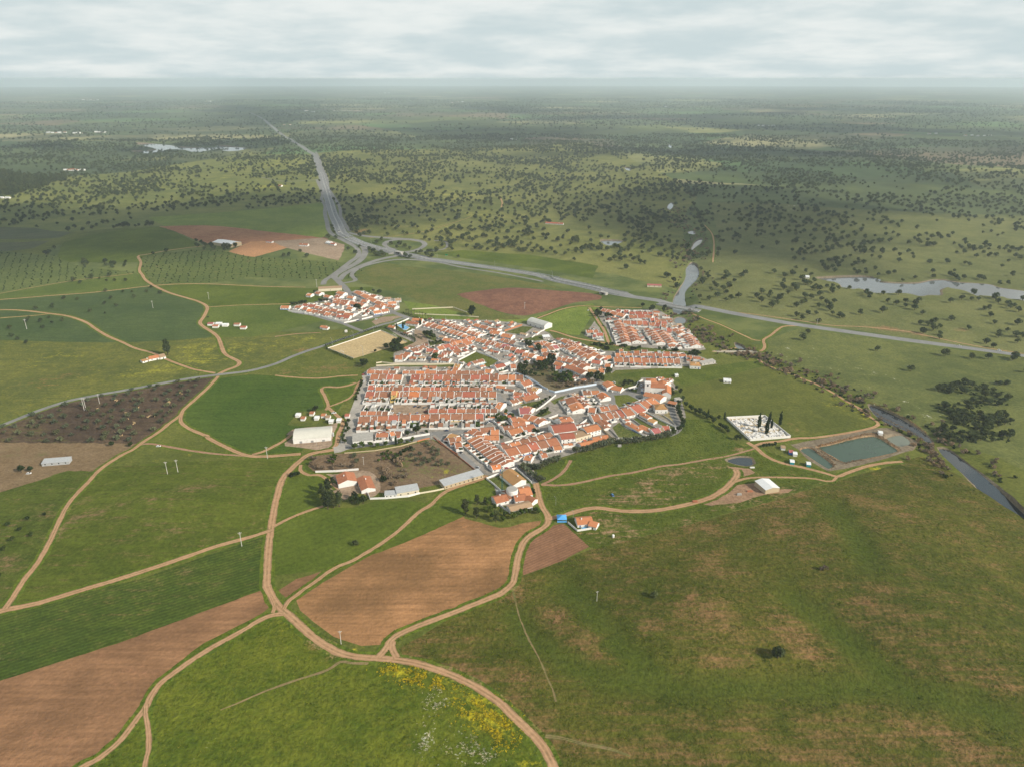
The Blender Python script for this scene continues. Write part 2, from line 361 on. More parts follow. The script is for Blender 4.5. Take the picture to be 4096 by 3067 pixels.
field('crop_field', 'crop_rows', 'D', [(-400, 1500), (-150, 1410), (0, 1330), (60, 1308), (300, 1250), (575, 1155), (578, 1268), (440, 1320), (250, 1390), (0, 1470), (-400, 1620)])
field('ploughed_field', 'plough_a', 'D', [(-400, 1620), (0, 1470), (250, 1390), (440, 1320), (570, 1272), (594, 1300), (560, 1328), (440, 1390), (372, 1440), (310, 1540), (240, 1620), (150, 1700), (-300, 1760)], .8)
field('meadow', 'meadow_lush', 'D', [(150, 1720), (240, 1620), (315, 1530), (372, 1440), (440, 1388), (560, 1328), (610, 1330), (680, 1385), (780, 1412), (900, 1430), (1010, 1480), (1110, 1560), (1200, 1660), (1260, 1760)], .8)
field('ploughed_field', 'plough_b', 'D', [(640, 1296), (700, 1256), (800, 1198), (870, 1152), (940, 1118), (1000, 1112), (1080, 1135), (1180, 1122), (1165, 1140), (1118, 1180), (1112, 1230), (1075, 1282), (950, 1330), (855, 1372), (820, 1392), (780, 1394), (720, 1374), (680, 1344), (648, 1318)], .7)
field('ploughed_field', 'plough_a', 'D', [(600, 1275), (640, 1250), (720, 1225), (700, 1250), (620, 1292)], .7)
field('ploughed_field', 'plough_c', 'D', [(1160, 1148), (1185, 1135), (1216, 1130), (1276, 1178), (1210, 1212), (1130, 1242), (1124, 1200), (1140, 1165)], .7)
field('hill_pasture', 'hill', 'D', [(1108, 1262), (1124, 1246), (1280, 1184), (1450, 1142), (1650, 1088), (1830, 1032), (1990, 985), (2080, 1030), (2212, 1112), (2700, 1300), (2700, 1900), (1250, 1780), (1190, 1656), (1110, 1565), (1010, 1484), (890, 1436), (862, 1400), (960, 1342), (1080, 1288)])
field('pasture', 'scrub_soil', 'D', [(1160, 1045), (1290, 1010), (1450, 985), (1620, 962), (1800, 1020), (1830, 1030), (1650, 1086), (1450, 1140), (1280, 1186), (1216, 1128), (1200, 1110), (1172, 1080)])
field('meadow', 'slope_green', 'D', [(1140, 1015), (1235, 985), (1320, 962), (1400, 950), (1475, 905), (1530, 905), (1590, 955), (1610, 965), (1450, 998), (1190, 1048), (1160, 1040)])
field('meadow', 'field_east', 'D', [(1470, 880), (1480, 835), (1580, 812), (1650, 790), (1760, 835), (1890, 905), (1880, 925), (1740, 945), (1690, 930), (1575, 895), (1530, 895)])
field('meadow', 'slope_green', 'D', [(1330, 810), (1400, 800), (1520, 795), (1650, 780), (1650, 792), (1480, 835), (1450, 815), (1390, 818)])
field('meadow', 'meadow_left', 'D', [(1510, 690), (1640, 735), (1560, 770), (1500, 765), (1480, 700)])
field('ploughed_field', 'maroon_soil', 'D', [(985, 637), (1040, 628), (1110, 622), (1190, 627), (1275, 634), (1300, 645), (1240, 655), (1180, 672), (1130, 682), (1075, 672), (1030, 655)], 2, True)
field('pasture', 'field_brown_green', 'D', [(770, 596), (790, 578), (830, 568), (950, 582), (1100, 602), (1230, 625), (1110, 620), (985, 636), (1030, 656), (1075, 674), (1130, 690), (1040, 695), (940, 672), (880, 640), (820, 622), (780, 612)])
field('crop_field', 'crop_a', 'D', [(930, 548), (1000, 541), (1150, 551), (1292, 574), (1280, 602), (1180, 583), (1070, 568)])
field('meadow', 'meadow_bright', 'D', [(870, 650), (940, 660), (1040, 692), (1130, 690), (1280, 655), (1290, 668), (1250, 725), (1180, 715), (1140, 695), (1040, 695), (900, 690)])
field('orchard_ground', 'orchard_soil', 't15', [(505, 690), (570, 600), (760, 580), (1000, 575), (1300, 530), (1480, 490), (1600, 455), (1720, 520), (1850, 620), (2000, 725), (1690, 850), (1500, 880), (1380, 920), (1180, 930), (1000, 900), (960, 750), (700, 740), (560, 735)])
field('farmyard', 'dusty', 't15', [(600, 760), (760, 760), (960, 730), (1060, 740), (1130, 800), (1150, 900), (1080, 960), (960, 930), (820, 990), (720, 900), (640, 800)], 1.2, True)
field('crop_field', 'crop_a', 't15', [(225, 1185), (300, 820), (420, 790), (600, 785), (690, 860), (600, 930), (640, 1045), (400, 1130)])
field('crop_field', 'crop_a', 't15', [(225, 1240), (400, 1150), (660, 1060), (900, 1060), (1100, 1000), (1450, 1000), (1590, 1020), (1480, 1100), (1250, 1290), (1000, 1460), (900, 1520), (700, 1590), (480, 1630), (200, 1656)])
field('crop_field', 'crop_a', 't15', [(1000, 1500), (1300, 1290), (1600, 1050), (1780, 910), (2080, 805), (2140, 830), (2230, 920), (2208, 1010), (1880, 1140), (1500, 1310), (1150, 1450)])
field('grove_ground', 'meadow_left', 't16', [(-20, 1010), (140, 990), (300, 1110), (500, 1100), (600, 1140), (300, 1230), (210, 1235), (-100, 1150)])
field('allotment_ground', 'meadow_left', 't15', [(330, 330), (420, 210), (700, 190), (860, 240), (840, 320), (700, 350)])
field('shed_yard', 'dusty', 't15', [(300, 500), (370, 370), (700, 330), (860, 260), (900, 300), (860, 420), (800, 520), (700, 560), (400, 520)], 1.5, True)
field('crop_field', 'crop_a', 't13', [(450, 1040), (520, 1000), (640, 995), (700, 1030), (650, 1080), (480, 1150), (450, 1100)], 1, True)
field('bare_earth', 'bare_red', 't12', [(-60, 905), (120, 835), (220, 770), (300, 690), (300, 610), (240, 585), (440, 600), (490, 640), (360, 680), (320, 750), (520, 725), (600, 790), (820, 785), (780, 815), (560, 830), (350, 900), (100, 930)], 2.)
# ---- built-up ground
field('village_ground', 'paving', 'D', [(785, 805), (800, 795), (850, 785), (850, 762), (905, 745), (860, 725), (835, 708), (880, 690), (960, 690), (1060, 692), (1150, 702), (1190, 722), (1300, 758), (1420, 762), (1510, 768), (1550, 786), (1400, 797), (1330, 800), (1298, 822), (1375, 848), (1385, 815), (1450, 818), (1470, 850), (1482, 900), (1450, 937), (1320, 952), (1240, 978), (1150, 1008), (1172, 1060), (1150, 1085), (1080, 1092), (1065, 1040), (1000, 985), (935, 948), (760, 968), (745, 972), (770, 900)], 1)
field('village_ground', 'paving', 'D', [(1262, 725), (1300, 672), (1420, 668), (1470, 695), (1525, 755), (1490, 762), (1300, 742)], 1)
field('village_ground', 'paving', 'b1', [(220, 505), (300, 425), (480, 375), (700, 345), (1000, 285), (1090, 205), (1180, 150), (1300, 190), (1410, 140), (1500, 140), (1900, 255), (2190, 300), (2210, 480), (2020, 560), (1720, 640), (1220, 740), (760, 610), (400, 550)], 1)
field('park_ground', 'park_soil', 'b6', [(760, 240), (1090, 230), (1160, 190), (1180, 100), (1500, 60), (1750, 100), (1950, 300), (2208, 420), (2208, 490), (1850, 570), (1740, 520), (1560, 400), (1400, 290), (1250, 230)], 1)
field('grassy_lot', 'meadow_left', 'b7', [(870, 620), (1050, 590), (1200, 610), (1380, 690), (1200, 760), (1000, 830), (900, 760)], 1)
field('grassy_lot', 'meadow_left', 'b2', [(1270, 940), (1540, 780), (1950, 940), (1880, 1000), (1800, 1050), (1250, 960)], 1)
for nm_, mt_, tl_, pp_ in (('garden_plot', 'garden', 'b7', [(880, 1190), (1000, 1095), (1110, 1200), (1440, 1335), (1250, 1365), (1000, 1372)]), ('garden_plot', 'garden', 'b7', [(1230, 1045), (1310, 1010), (1650, 1195), (1560, 1235), (1380, 1130)]), ('garden_plot', 'garden', 'b7', [(1440, 930), (1540, 930), (1990, 1185), (1900, 1215), (1700, 1120)]),
    ('garden_plot', 'dry_grass', 'b7', [(1570, 900), (1760, 975), (1890, 905), (1970, 1100), (1760, 1000)]), ('garden_plot', 'garden', 'b7', [(1880, 560), (2000, 520), (2120, 560), (2170, 700), (2080, 790), (2010, 800), (1900, 720)]), ('garden_plot', 'garden', 'b7', [(860, 300), (1010, 290), (1240, 370), (1400, 370), (1300, 460), (1080, 530), (960, 420)]),
    ('garden_plot', 'garden', 'b3', [(80, 440), (400, 335), (590, 345), (430, 470), (300, 470)]), ('garden_plot', 'garden', 'b3', [(410, 560), (760, 480), (780, 570), (520, 605)]), ('garden_plot', 'garden', 'b3', [(880, 460), (1050, 470), (1300, 540), (1850, 640), (1650, 660), (1350, 610), (1120, 540), (960, 560)]), ('garden_plot', 'garden', 'b4', [(0, 690), (450, 775), (1100, 845), (1850, 905), (1920, 1000), (1560, 920), (1000, 870), (520, 905), (200, 780)]),
    ('garden_plot', 'garden', 'b2', [(-180, 1040), (-80, 1005), (700, 1005), (1180, 1000), (1180, 1050), (700, 1050)]), ('garden_plot', 'dusty', 'b2', [(480, 390), (600, 420), (700, 540), (720, 630), (560, 680), (420, 720), (300, 700), (520, 600), (470, 480)]), ('garden_plot', 'garden', 'b2', [(730, 620), (880, 590), (1040, 610), (980, 660), (760, 690)]), ('garden_plot', 'garden', 'b2', [(590, 440), (760, 430), (870, 520), (860, 600), (720, 560)]), ('garden_plot', 'garden', 'b2', [(20, 340), (170, 290), (400, 210), (480, 330), (480, 390), (290, 460)]),
    ('garden_plot', 'garden', 'b6', [(1230, 800), (1320, 760), (1560, 720), (1740, 640), (1500, 860), (1400, 830)]), ('garden_plot', 'garden', 'b6', [(1490, 1000), (1560, 920), (1720, 870), (1800, 920), (1640, 990)]), ('garden_plot', 'garden', 'b6', [(1780, 720), (1960, 640), (2050, 620), (1960, 720), (1840, 780)]), ('garden_plot', 'garden', 'c3', [(250, 170), (410, 112), (520, 240), (480, 260), (390, 285)]), ('garden_plot', 'garden', 'c3', [(500, 75), (545, 66), (690, 200), (620, 215)]), ('garden_plot', 'garden', 'b3', [(1700, 1170), (1950, 1120), (2000, 1300), (1850, 1290), (1720, 1260)])):
    field(nm_, mt_, tl_, pp_, .8)
field('parking_lot', 'dusty', 'b5', [(690, 790), (1400, 790), (1395, 960), (690, 965)], .6)
field('gravel_lot', 'dusty', 'b1', [(1700, 690), (1900, 610), (2208, 590), (2300, 660), (2150, 690), (1800, 780)], 1.5)
field('football_pitch', 'pitch', 'b1', [(935, 1165), (1870, 850), (2340, 1060), (1390, 1345)], .3)
# ---- tracks and roads
track(S(('t10', [(520, 1900), (470, 1656), (430, 1560), (380, 1470), (310, 1390), (200, 1280), (100, 1190), (0, 1085)]),
        ('t9', [(2100, 1010), (1950, 920), (1800, 850), (1600, 775), (1400, 725), (1200, 700), (1050, 690), (900, 675), (780, 640), (650, 570), (540, 490), (430, 390), (330, 300), (250, 230), (190, 140), (150, 50)]),
        ('t15', [(150, 1640), (165, 1400), (185, 1250), (205, 1120), (245, 930), (290, 800), (380, 700), (470, 620), (540, 582), (700, 552), (860, 525)])), 7.6, 8.5)
track(S(('t9', [(1130, 690), (1200, 610), (1250, 530), (1330, 475), (1450, 420), (1650, 345), (1900, 250), (2100, 170), (2208, 125)]), ('t10', [(60, 80), (115, 25)]),
        ('t16', [(345, 1690), (362, 1600), (378, 1500), (420, 1380), (480, 1310), (560, 1260), (640, 1200), (640, 1120), (600, 1060), (570, 980), (550, 900), (535, 840), (480, 760), (420, 700)])), 6.5, 8)
track(S(('t9', [(1300, 690), (1255, 600), (1270, 520)])), 7, 6, verge=0)
track(S(('t16', [(640, 1160), (720, 1140), (800, 1120), (900, 1090), (1000, 1065), (1100, 1060), (1250, 1080), (1400, 1090), (1550, 1085), (1700, 1065), (1850, 1035), (1950, 1010), (2080, 970)]),
        ('t12', [(120, 845), (220, 780), (300, 700), (330, 640), (300, 600)])), 7, 9)
track(S(('t12', [(300, 720), (400, 690), (520, 680), (800, 680), (1000, 690), (1150, 715), (1215, 670)])), 5, 4)
track(S(('t12', [(1790, 540), (1650, 550), (1500, 575), (1400, 605), (1300, 640), (1215, 670), (1100, 640), (900, 590), (700, 545), (580, 490), (510, 430), (460, 395), (420, 370)])), 5.5, 7)
track(S(('t12', [(470, 410), (560, 375), (700, 362), (850, 335), (1000, 330), (1200, 305), (1400, 270), (1540, 235), (1575, 210), (1550, 180), (1480, 130), (1390, 70)]),
        ('t6', [(1000, 1410), (880, 1350), (750, 1270), (600, 1190), (450, 1130), (330, 1080), (180, 1030), (60, 960)])), 6, 5)
track(S(('t12', [(480, 425), (400, 450), (250, 490), (100, 520)]), ('t16', [(2208, 605), (2000, 640), (1800, 675), (1650, 690), (1500, 725), (1350, 755), (1200, 775), (1000, 820), (850, 850), (700, 860), (560, 850)])), 3.5, 5, mat='track_red')
track(S(('t16', [(590, 855), (700, 800), (780, 740), (830, 670), (850, 625)])), 4.5, 5, mat='track_red')
track(S(('t15', [(200, 1250), (100, 1285)]), ('t7', [(2208, 985), (2100, 1015), (1900, 1070), (1600, 1175), (1300, 1275), (1000, 1370), (700, 1460), (400, 1550), (200, 1600), (60, 1625), (-200, 1700), (-700, 1900)])), 5.5, 9)
track(S(('t15', [(205, 1225), (350, 1150), (500, 1090), (660, 1040)])), 4.5)
track(S(('t7', [(40, 1620), (130, 1490), (230, 1340), (320, 1230), (400, 1100), (470, 960), (530, 830), (600, 700), (680, 600), (780, 500), (860, 410), (950, 340), (1080, 260), (1180, 210), (1260, 150), (1370, 80), (1480, 0)]),
        ('t5', [(1450, 1560), (1590, 1460), (1620, 1410), (1720, 1320), (1830, 1220), (1915, 1130), (1930, 1100)])), 6, 6)
track(S(('t5', [(1600, 1450), (1600, 1520), (1680, 1580), (1780, 1620), (1880, 1656)]), ('t7', [(1800, 90), (1950, 170), (2100, 240), (2208, 270)]), ('t15', [(120, 605), (300, 595), (480, 580)])), 5.5, 8)
track(S(('t7', [(1230, 170), (1330, 162), (1500, 190), (1700, 225), (1900, 250), (2100, 265), (2208, 272)])), 5, 5, mat='track_red')
track(S(('t15', [(20, 590), (120, 560), (220, 510), (300, 465), (345, 430), (370, 400)])), 6, 5)
track(S(('t9', [(300, 260), (345, 185), (400, 145), (470, 90), (600, 0)]), ('t15', [(700, 1620), (800, 1565), (920, 1520), (1000, 1470), (1150, 1380), (1300, 1270), (1400, 1180), (1500, 1090), (1600, 1030), (1680, 950), (1760, 900), (1900, 850), (2060, 800), (2085, 770)])), 4.5, 6)
track(S(('t15', [(450, 680), (445, 730), (520, 770), (620, 770), (720, 840), (800, 900)])), 4.5, 6)
track(S(('t9', [(300, 300), (210, 310), (130, 335), (0, 405)]), ('t8', [(2208, 410), (2050, 500), (1850, 610), (1650, 740), (1500, 850), (1400, 930), (1330, 1030), (1290, 1120), (1230, 1200), (1150, 1310), (1060, 1420), (960, 1510), (850, 1590), (750, 1640), (600, 1740)])), 6.0, 5.5)
track(S(('t9', [(180, 150), (215, 240), (190, 310)])), 4, 4, verge=0)
track(S(('t8', [(1288, 1100), (1288, 1200), (1310, 1350), (1310, 1500), (1290, 1580), (1262, 1720)])), 3.6, 4)
track(S(('t9', [(1040, 740), (900, 735), (800, 725), (700, 790), (590, 830), (400, 890), (200, 960), (0, 1040)]), ('t8', [(2100, 1090), (1950, 1150)])), 3.4, 1.6, mat='track_faint', verge=0)
track(S(('t10', [(120, 100), (150, 250), (200, 400), (260, 540), (340, 680), (400, 830), (460, 960), (500, 1100)])), 1.6, 1.4, mat='track_faint', verge=0)
track(S(('t10', [(400, 1380), (550, 1400), (750, 1450), (1000, 1500), (1150, 1560)])), 4, 2, mat='track_faint', verge=0)
track(S(('t5', [(-500, 490), (0, 440), (200, 425), (500, 400), (800, 378), (1100, 345), (1350, 316), (1600, 302), (1900, 303), (2208, 318), (2700, 330)])), 6, 5)
track(S(('t5', [(-400, 450), (0, 385), (300, 330), (700, 265), (1210, 205)])), 4, 4)
track(S(('t1', [(1800, 1512), (1480, 1552)]), ('t5', [(1300, 40), (1220, 55), (1245, 110), (1230, 180), (1260, 225), (1285, 265), (1360, 315), (1500, 380), (1650, 425), (1750, 455), (1830, 505), (1800, 590), (1765, 640), (1800, 680), (1880, 730), (1930, 780), (1960, 860), (1990, 920), (2060, 960), (2115, 990), (2095, 1025), (2000, 1060), (1930, 1095)])), 7, 8)
track(S(('t5', [(1840, 505), (2000, 495), (2208, 485), (2600, 475), (2900, 470)])), 4, 4)
track(S(('t5', [(-300, 545), (0, 530), (200, 535), (420, 560), (600, 585), (750, 635), (850, 700), (950, 760), (1080, 815), (1200, 870), (1350, 910), (1470, 965), (1560, 1000), (1700, 1050), (1850, 1078), (1930, 1090)])), 6.5, 6)
track(S(('t5', [(0, 602), (300, 580), (440, 564)])), 4, 4)
track(S(('t13', [(0, 885), (200, 905), (400, 910), (600, 890), (760, 885)])), 4.5, 5)
track(S(('t13', [(450, 1190), (470, 1150), (440, 1070), (410, 1010), (450, 985), (560, 990), (660, 970), (740, 940)])), 5, 6)
track(S(('t13', [(480, 1160), (560, 1130), (650, 1090), (700, 1040), (740, 950), (790, 910)])), 4, 5)
track(S(('t13', [(470, 1170), (540, 1230), (600, 1300), (560, 1400), (540, 1500), (480, 1540)])), 6, 7)
track(S(('t14', [(2208, 560), (2100, 510), (1950, 440), (1800, 385), (1700, 345)])), 4.5, 4)
track(S(('t6', [(430, 672), (300, 675), (230, 715), (190, 750), (120, 795), (130, 840), (120, 880), (60, 900)])), 5.5, 6)
track(S(('t6', [(0, 785), (60, 800), (120, 800)])), 4.5, 5)
track(S(('t6', [(-300, 540), (0, 565), (400, 620), (700, 665), (1000, 680), (1350, 715), (1500, 745), (1800, 810), (2208, 885), (2600, 940)])), 3.8, 3.8, verge=0)
track(S(('t14', [(330, 385), (420, 350), (560, 300), (700, 275), (860, 280), (1000, 285), (1250, 290)])), 4.5, 4.5)
track(S(('t14', [(790, 290), (830, 350), (880, 430), (920, 490), (960, 600)])), 6, 6)
track(S(('t14', [(440, 490), (520, 510), (640, 550), (760, 575), (950, 605), (1100, 640)])), 6, 6)
track(S(('t3', [(1880, 1656), (1890, 1500), (1870, 1400), (1800, 1320)])), 5, 4)
track(S(('t3', [(0, 1080), (20, 1130), (10, 1170)])), 7, 7)
track(S(('t2', [(1050, 1440), (1300, 1420), (1600, 1370), (1850, 1290), (1960, 1250)])), 3.5, 3.5)
track(S(('t13', [(0, 545), (200, 520), (420, 510)])), 6, 4, mat='track_red')
def road(px, w0, w1=None, mat='asphalt', name='road', verge=0): track(px, w0, w1, mat, name, verge, .12)
road(S(('t2', [(592, 925), (612, 975), (642, 1050), (632, 1100), (665, 1160), (662, 1220), (680, 1300), (695, 1370), (745, 1420), (840, 1470), (930, 1520), (962, 1570), (945, 1610), (880, 1656)]), ('t13', [(500, 10), (440, 50), (425, 95)])), 11, 10)
road(S(('t2', [(870, 1440), (970, 1488), (1012, 1540), (1010, 1590), (950, 1656)]), ('t13', [(535, 0), (555, 50), (620, 115), (660, 165), (730, 205), (850, 255), (1000, 315), (1080, 345), (1180, 380), (1300, 410)])), 14, 9)
road(S(('t2', [(870, 1395), (1000, 1422), (1200, 1440), (1400, 1452), (1510, 1470), (1545, 1500), (1500, 1535), (1430, 1558), (1310, 1592), (1200, 1617), (1080, 1650)]), ('D', [(772, 578), (745, 592), (733, 606)])), 12, 11)
road(S(('t2', [(1500, 1468), (1420, 1456), (1300, 1455), (1215, 1472), (1188, 1497), (1215, 1522), (1290, 1545)])), 12, 11)
road(S(('t2', [(580, 680), (612, 740), (645, 830), (682, 920), (692, 1000), (742, 1080), (792, 1170), (800, 1250), (840, 1320), (882, 1385)])), 9, 9)
road(S(('D', [(740, 612), (768, 606), (760, 592), (790, 574), (860, 561), (940, 566), (1000, 578), (1090, 592), (1180, 610)])), 8, 7)
road(S(('t2', [(1440, 1562), (1560, 1557), (1700, 1542), (1742, 1512), (1720, 1470), (1600, 1465)])), 5.5, 5.5)
road(S(('t2', [(100, 905), (220, 930), (330, 942), (480, 935), (610, 925)])), 6, 6)
road(S(('t5', [(-700, 1850), (-300, 1670), (0, 1552), (150, 1492), (350, 1412), (600, 1332), (850, 1281), (1100, 1237), (1400, 1182), (1650, 1137), (1930, 1100), (2208, 1065)]), ('b1', [(0, 1438), (300, 1310), (600, 1200), (850, 1122), (1100, 1030), (1400, 930), (1650, 830), (1900, 745), (2170, 680)]), ('t13', [(1060, 405), (1130, 385), (1190, 380)])), 6.5, 7, name='country_road', verge=3)
road(S(('t13', [(770, 495), (700, 470), (600, 430), (450, 390), (300, 350), (120, 325)])), 7, 6)
road(S(('t13', [(600, 430), (700, 400), (850, 380), (960, 350), (1060, 340)])), 7, 7)
road(S(('t13', [(800, 885), (815, 930), (770, 1040), (720, 1180), (680, 1310), (650, 1420), (600, 1520), (500, 1545)])), 10, 14, mat='concrete_road', name='street')
road(S(('t13', [(620, 1515), (800, 1490), (1000, 1480), (1250, 1435), (1400, 1395), (1500, 1390), (1750, 1370)])), 9, 7, name='street')
road(S(('c1', [(-10, 200), (60, 262), (150, 340), (250, 430), (340, 510), (400, 570), (470, 630)])), 7, 6, name='street')
road(S(('b3', [(430, 1210), (520, 1250), (620, 1330), (700, 1430), (800, 1490), (950, 1510), (1200, 1480), (1500, 1420), (1700, 1380), (1640, 1260)])), 8, 7, name='street')
road(S(('b3', [(1690, 1330), (1800, 1420), (1950, 1540), (1980, 1640)]), ('b7', [(870, 700), (900, 790), (1000, 860)])), 8, 7, name='street')
road(S(('b7', [(860, 590), (1000, 590), (1150, 580), (1300, 640), (1420, 700)])), 9, 9, name='street')
road(S(('b7', [(1830, 760), (1920, 850), (1960, 980), (2030, 1100), (2060, 1200), (1980, 1280), (1850, 1330)])), 7, 7, name='street')
road(S(('b6', [(840, 590), (880, 680), (960, 770), (1060, 860), (1140, 960), (1180, 1000)])), 7, 8, name='street')
road(S(('c1', [(620, 280), (690, 390), (770, 500), (800, 560), (900, 620), (1000, 720)])), 6, 7, name='street')
track(S(('t6', [(-330, 900), (-100, 860), (0, 905), (60, 900)])), 5, 5)
MOTOR = [(MW[:14], 21, 27), (MW[13:20], 27, 21), (MW[19:], 21, 13)]
for px, a, b in MOTOR: road(px, a, b, name='motorway', mat='motorway')
for nm, m, L, w0, w1, vg, amp in TRACKS:
    if vg: REG.append(('grass_verge', 'verge', band(L, w0 + 2 * vg, (w1 or w0) + 2 * vg, 1.1)))
for nm, m, L, w0, w1, vg, amp in sorted(TRACKS, key=lambda t: {'track_faint': 0, 'track_red': 1, 'track': 2, 'concrete_road': 3, 'asphalt': 4, 'motorway': 5}[t[1]]):
    REG.append((nm, m, band(L, w0, w1, amp))); CENTRE[len(REG) - 1] = (catmull(L, n=4), w0, w1 or w0)
# ---- water
def water(name, mat, t, pts, bank=2.5, amp=.8, bankmat='bank'):
    g = G([src(t, x, y) for x, y in pts]); g = catmull(g, True, 4)
    c = g.mean(0)
    if bank: REG.append(('bank', bankmat, jit(c + (g - c) * (1 + bank / np.linalg.norm(g - c, axis=1)[:, None]), amp)))
    REG.append((name, mat, jit(g, amp * .5)))
water('lake', 'water_grey', 't6', [(590, 245), (700, 235), (900, 228), (1050, 232), (1160, 255), (1150, 275), (1300, 290), (1480, 290), (1600, 265), (1700, 262), (1850, 285), (2100, 305), (2208, 335), (2500, 380), (2500, 450), (2208, 410), (2100, 405), (1990, 395), (1900, 355), (1750, 330), (1680, 350), (1680, 395), (1580, 395), (1500, 405), (1380, 380), (1200, 380), (1080, 375), (980, 340), (830, 330), (790, 290), (700, 275)], 4, 2)
water('lake', 'water_grey', 't1', [(1195, 600), (1330, 605), (1500, 625), (1650, 638), (1900, 635), (1925, 620), (2080, 635), (2180, 645), (2080, 672), (1900, 660), (1740, 682), (1600, 660), (1480, 660), (1300, 690), (1230, 690), (1180, 668), (1330, 660), (1380, 650), (1250, 625)], 8, 4)
for pts in ([(1660, 1385), (1700, 1378), (1725, 1395), (1710, 1408), (1675, 1402)], [(1780, 1440), (1785, 1465), (1740, 1510), (1700, 1545), (1685, 1540), (1710, 1490), (1735, 1455)],
            [(1480, 1160), (1500, 1135), (1530, 1130), (1525, 1165), (1500, 1192), (1480, 1180)], [(890, 1460), (960, 1455), (1080, 1465), (1010, 1500), (940, 1500)],
            [(1100, 815), (1150, 820), (1150, 845), (1120, 840)], [(1480, 625), (1500, 612), (1520, 630), (1505, 648)]):
    water('river_pool', 'water_grey', 't3', pts, 3)
water('river', 'water_grey', 't14', [(1645, -60), (1690, -110), (1740, -90), (1760, -20), (1745, 30), (1700, 80), (1640, 140), (1635, 200), (1645, 260), (1630, 325), (1570, 345), (1535, 335), (1525, 280), (1535, 200), (1575, 140), (1620, 70), (1640, 10)], 3)
water('river_pool', 'water_grey', 't14', [(1540, 400), (1560, 378), (1610, 375), (1640, 395), (1630, 420), (1580, 430), (1550, 418)], 3)
water('river', 'water_dark', 't6', [(1055, 1365), (1150, 1390), (1300, 1460), (1430, 1535), (1540, 1615), (1610, 1690), (1540, 1680), (1440, 1620), (1320, 1565), (1190, 1510), (1100, 1440)], 3)
water('river', 'water_dark', 't12', [(2115, 425), (2208, 440), (2400, 585), (2600, 745), (2861, 950), (3100, 1150), (3040, 1180), (2800, 1000), (2560, 840), (2350, 670), (2208, 545), (2140, 475)], 3)
water('river', 'water_grey', 't6', [(-130, 820), (-60, 850), (-40, 880), (-110, 865)], 2)
field('pond_bank', 'bank', 't12', [(800, 390), (1050, 340), (1480, 262), (1680, 245), (1940, 370), (1880, 440), (1600, 525), (1300, 600), (1130, 625), (960, 530), (860, 430)], .8)
water('settling_pond', 'water_green', 't12', [(1045, 410), (1150, 390), (1300, 350), (1450, 320), (1560, 318), (1680, 390), (1745, 440), (1650, 470), (1400, 520), (1280, 540), (1200, 500), (1100, 445)], 3.5, .5, 'reed_bank')
water('settling_pond', 'water_green', 't12', [(890, 432), (975, 420), (1060, 480), (1165, 560), (1160, 585), (1120, 592), (1040, 540), (950, 480)], 2, .5, 'reed_bank')
water('settling_pond', 'water_pale', 't12', [(1640, 325), (1770, 303), (1860, 365), (1810, 390), (1750, 395)], 2, .4)
water('dark_pond', 'water_dark', 't12', [(245, 525), (330, 500), (440, 505), (465, 530), (460, 560), (410, 572), (310, 555)], 2.5)
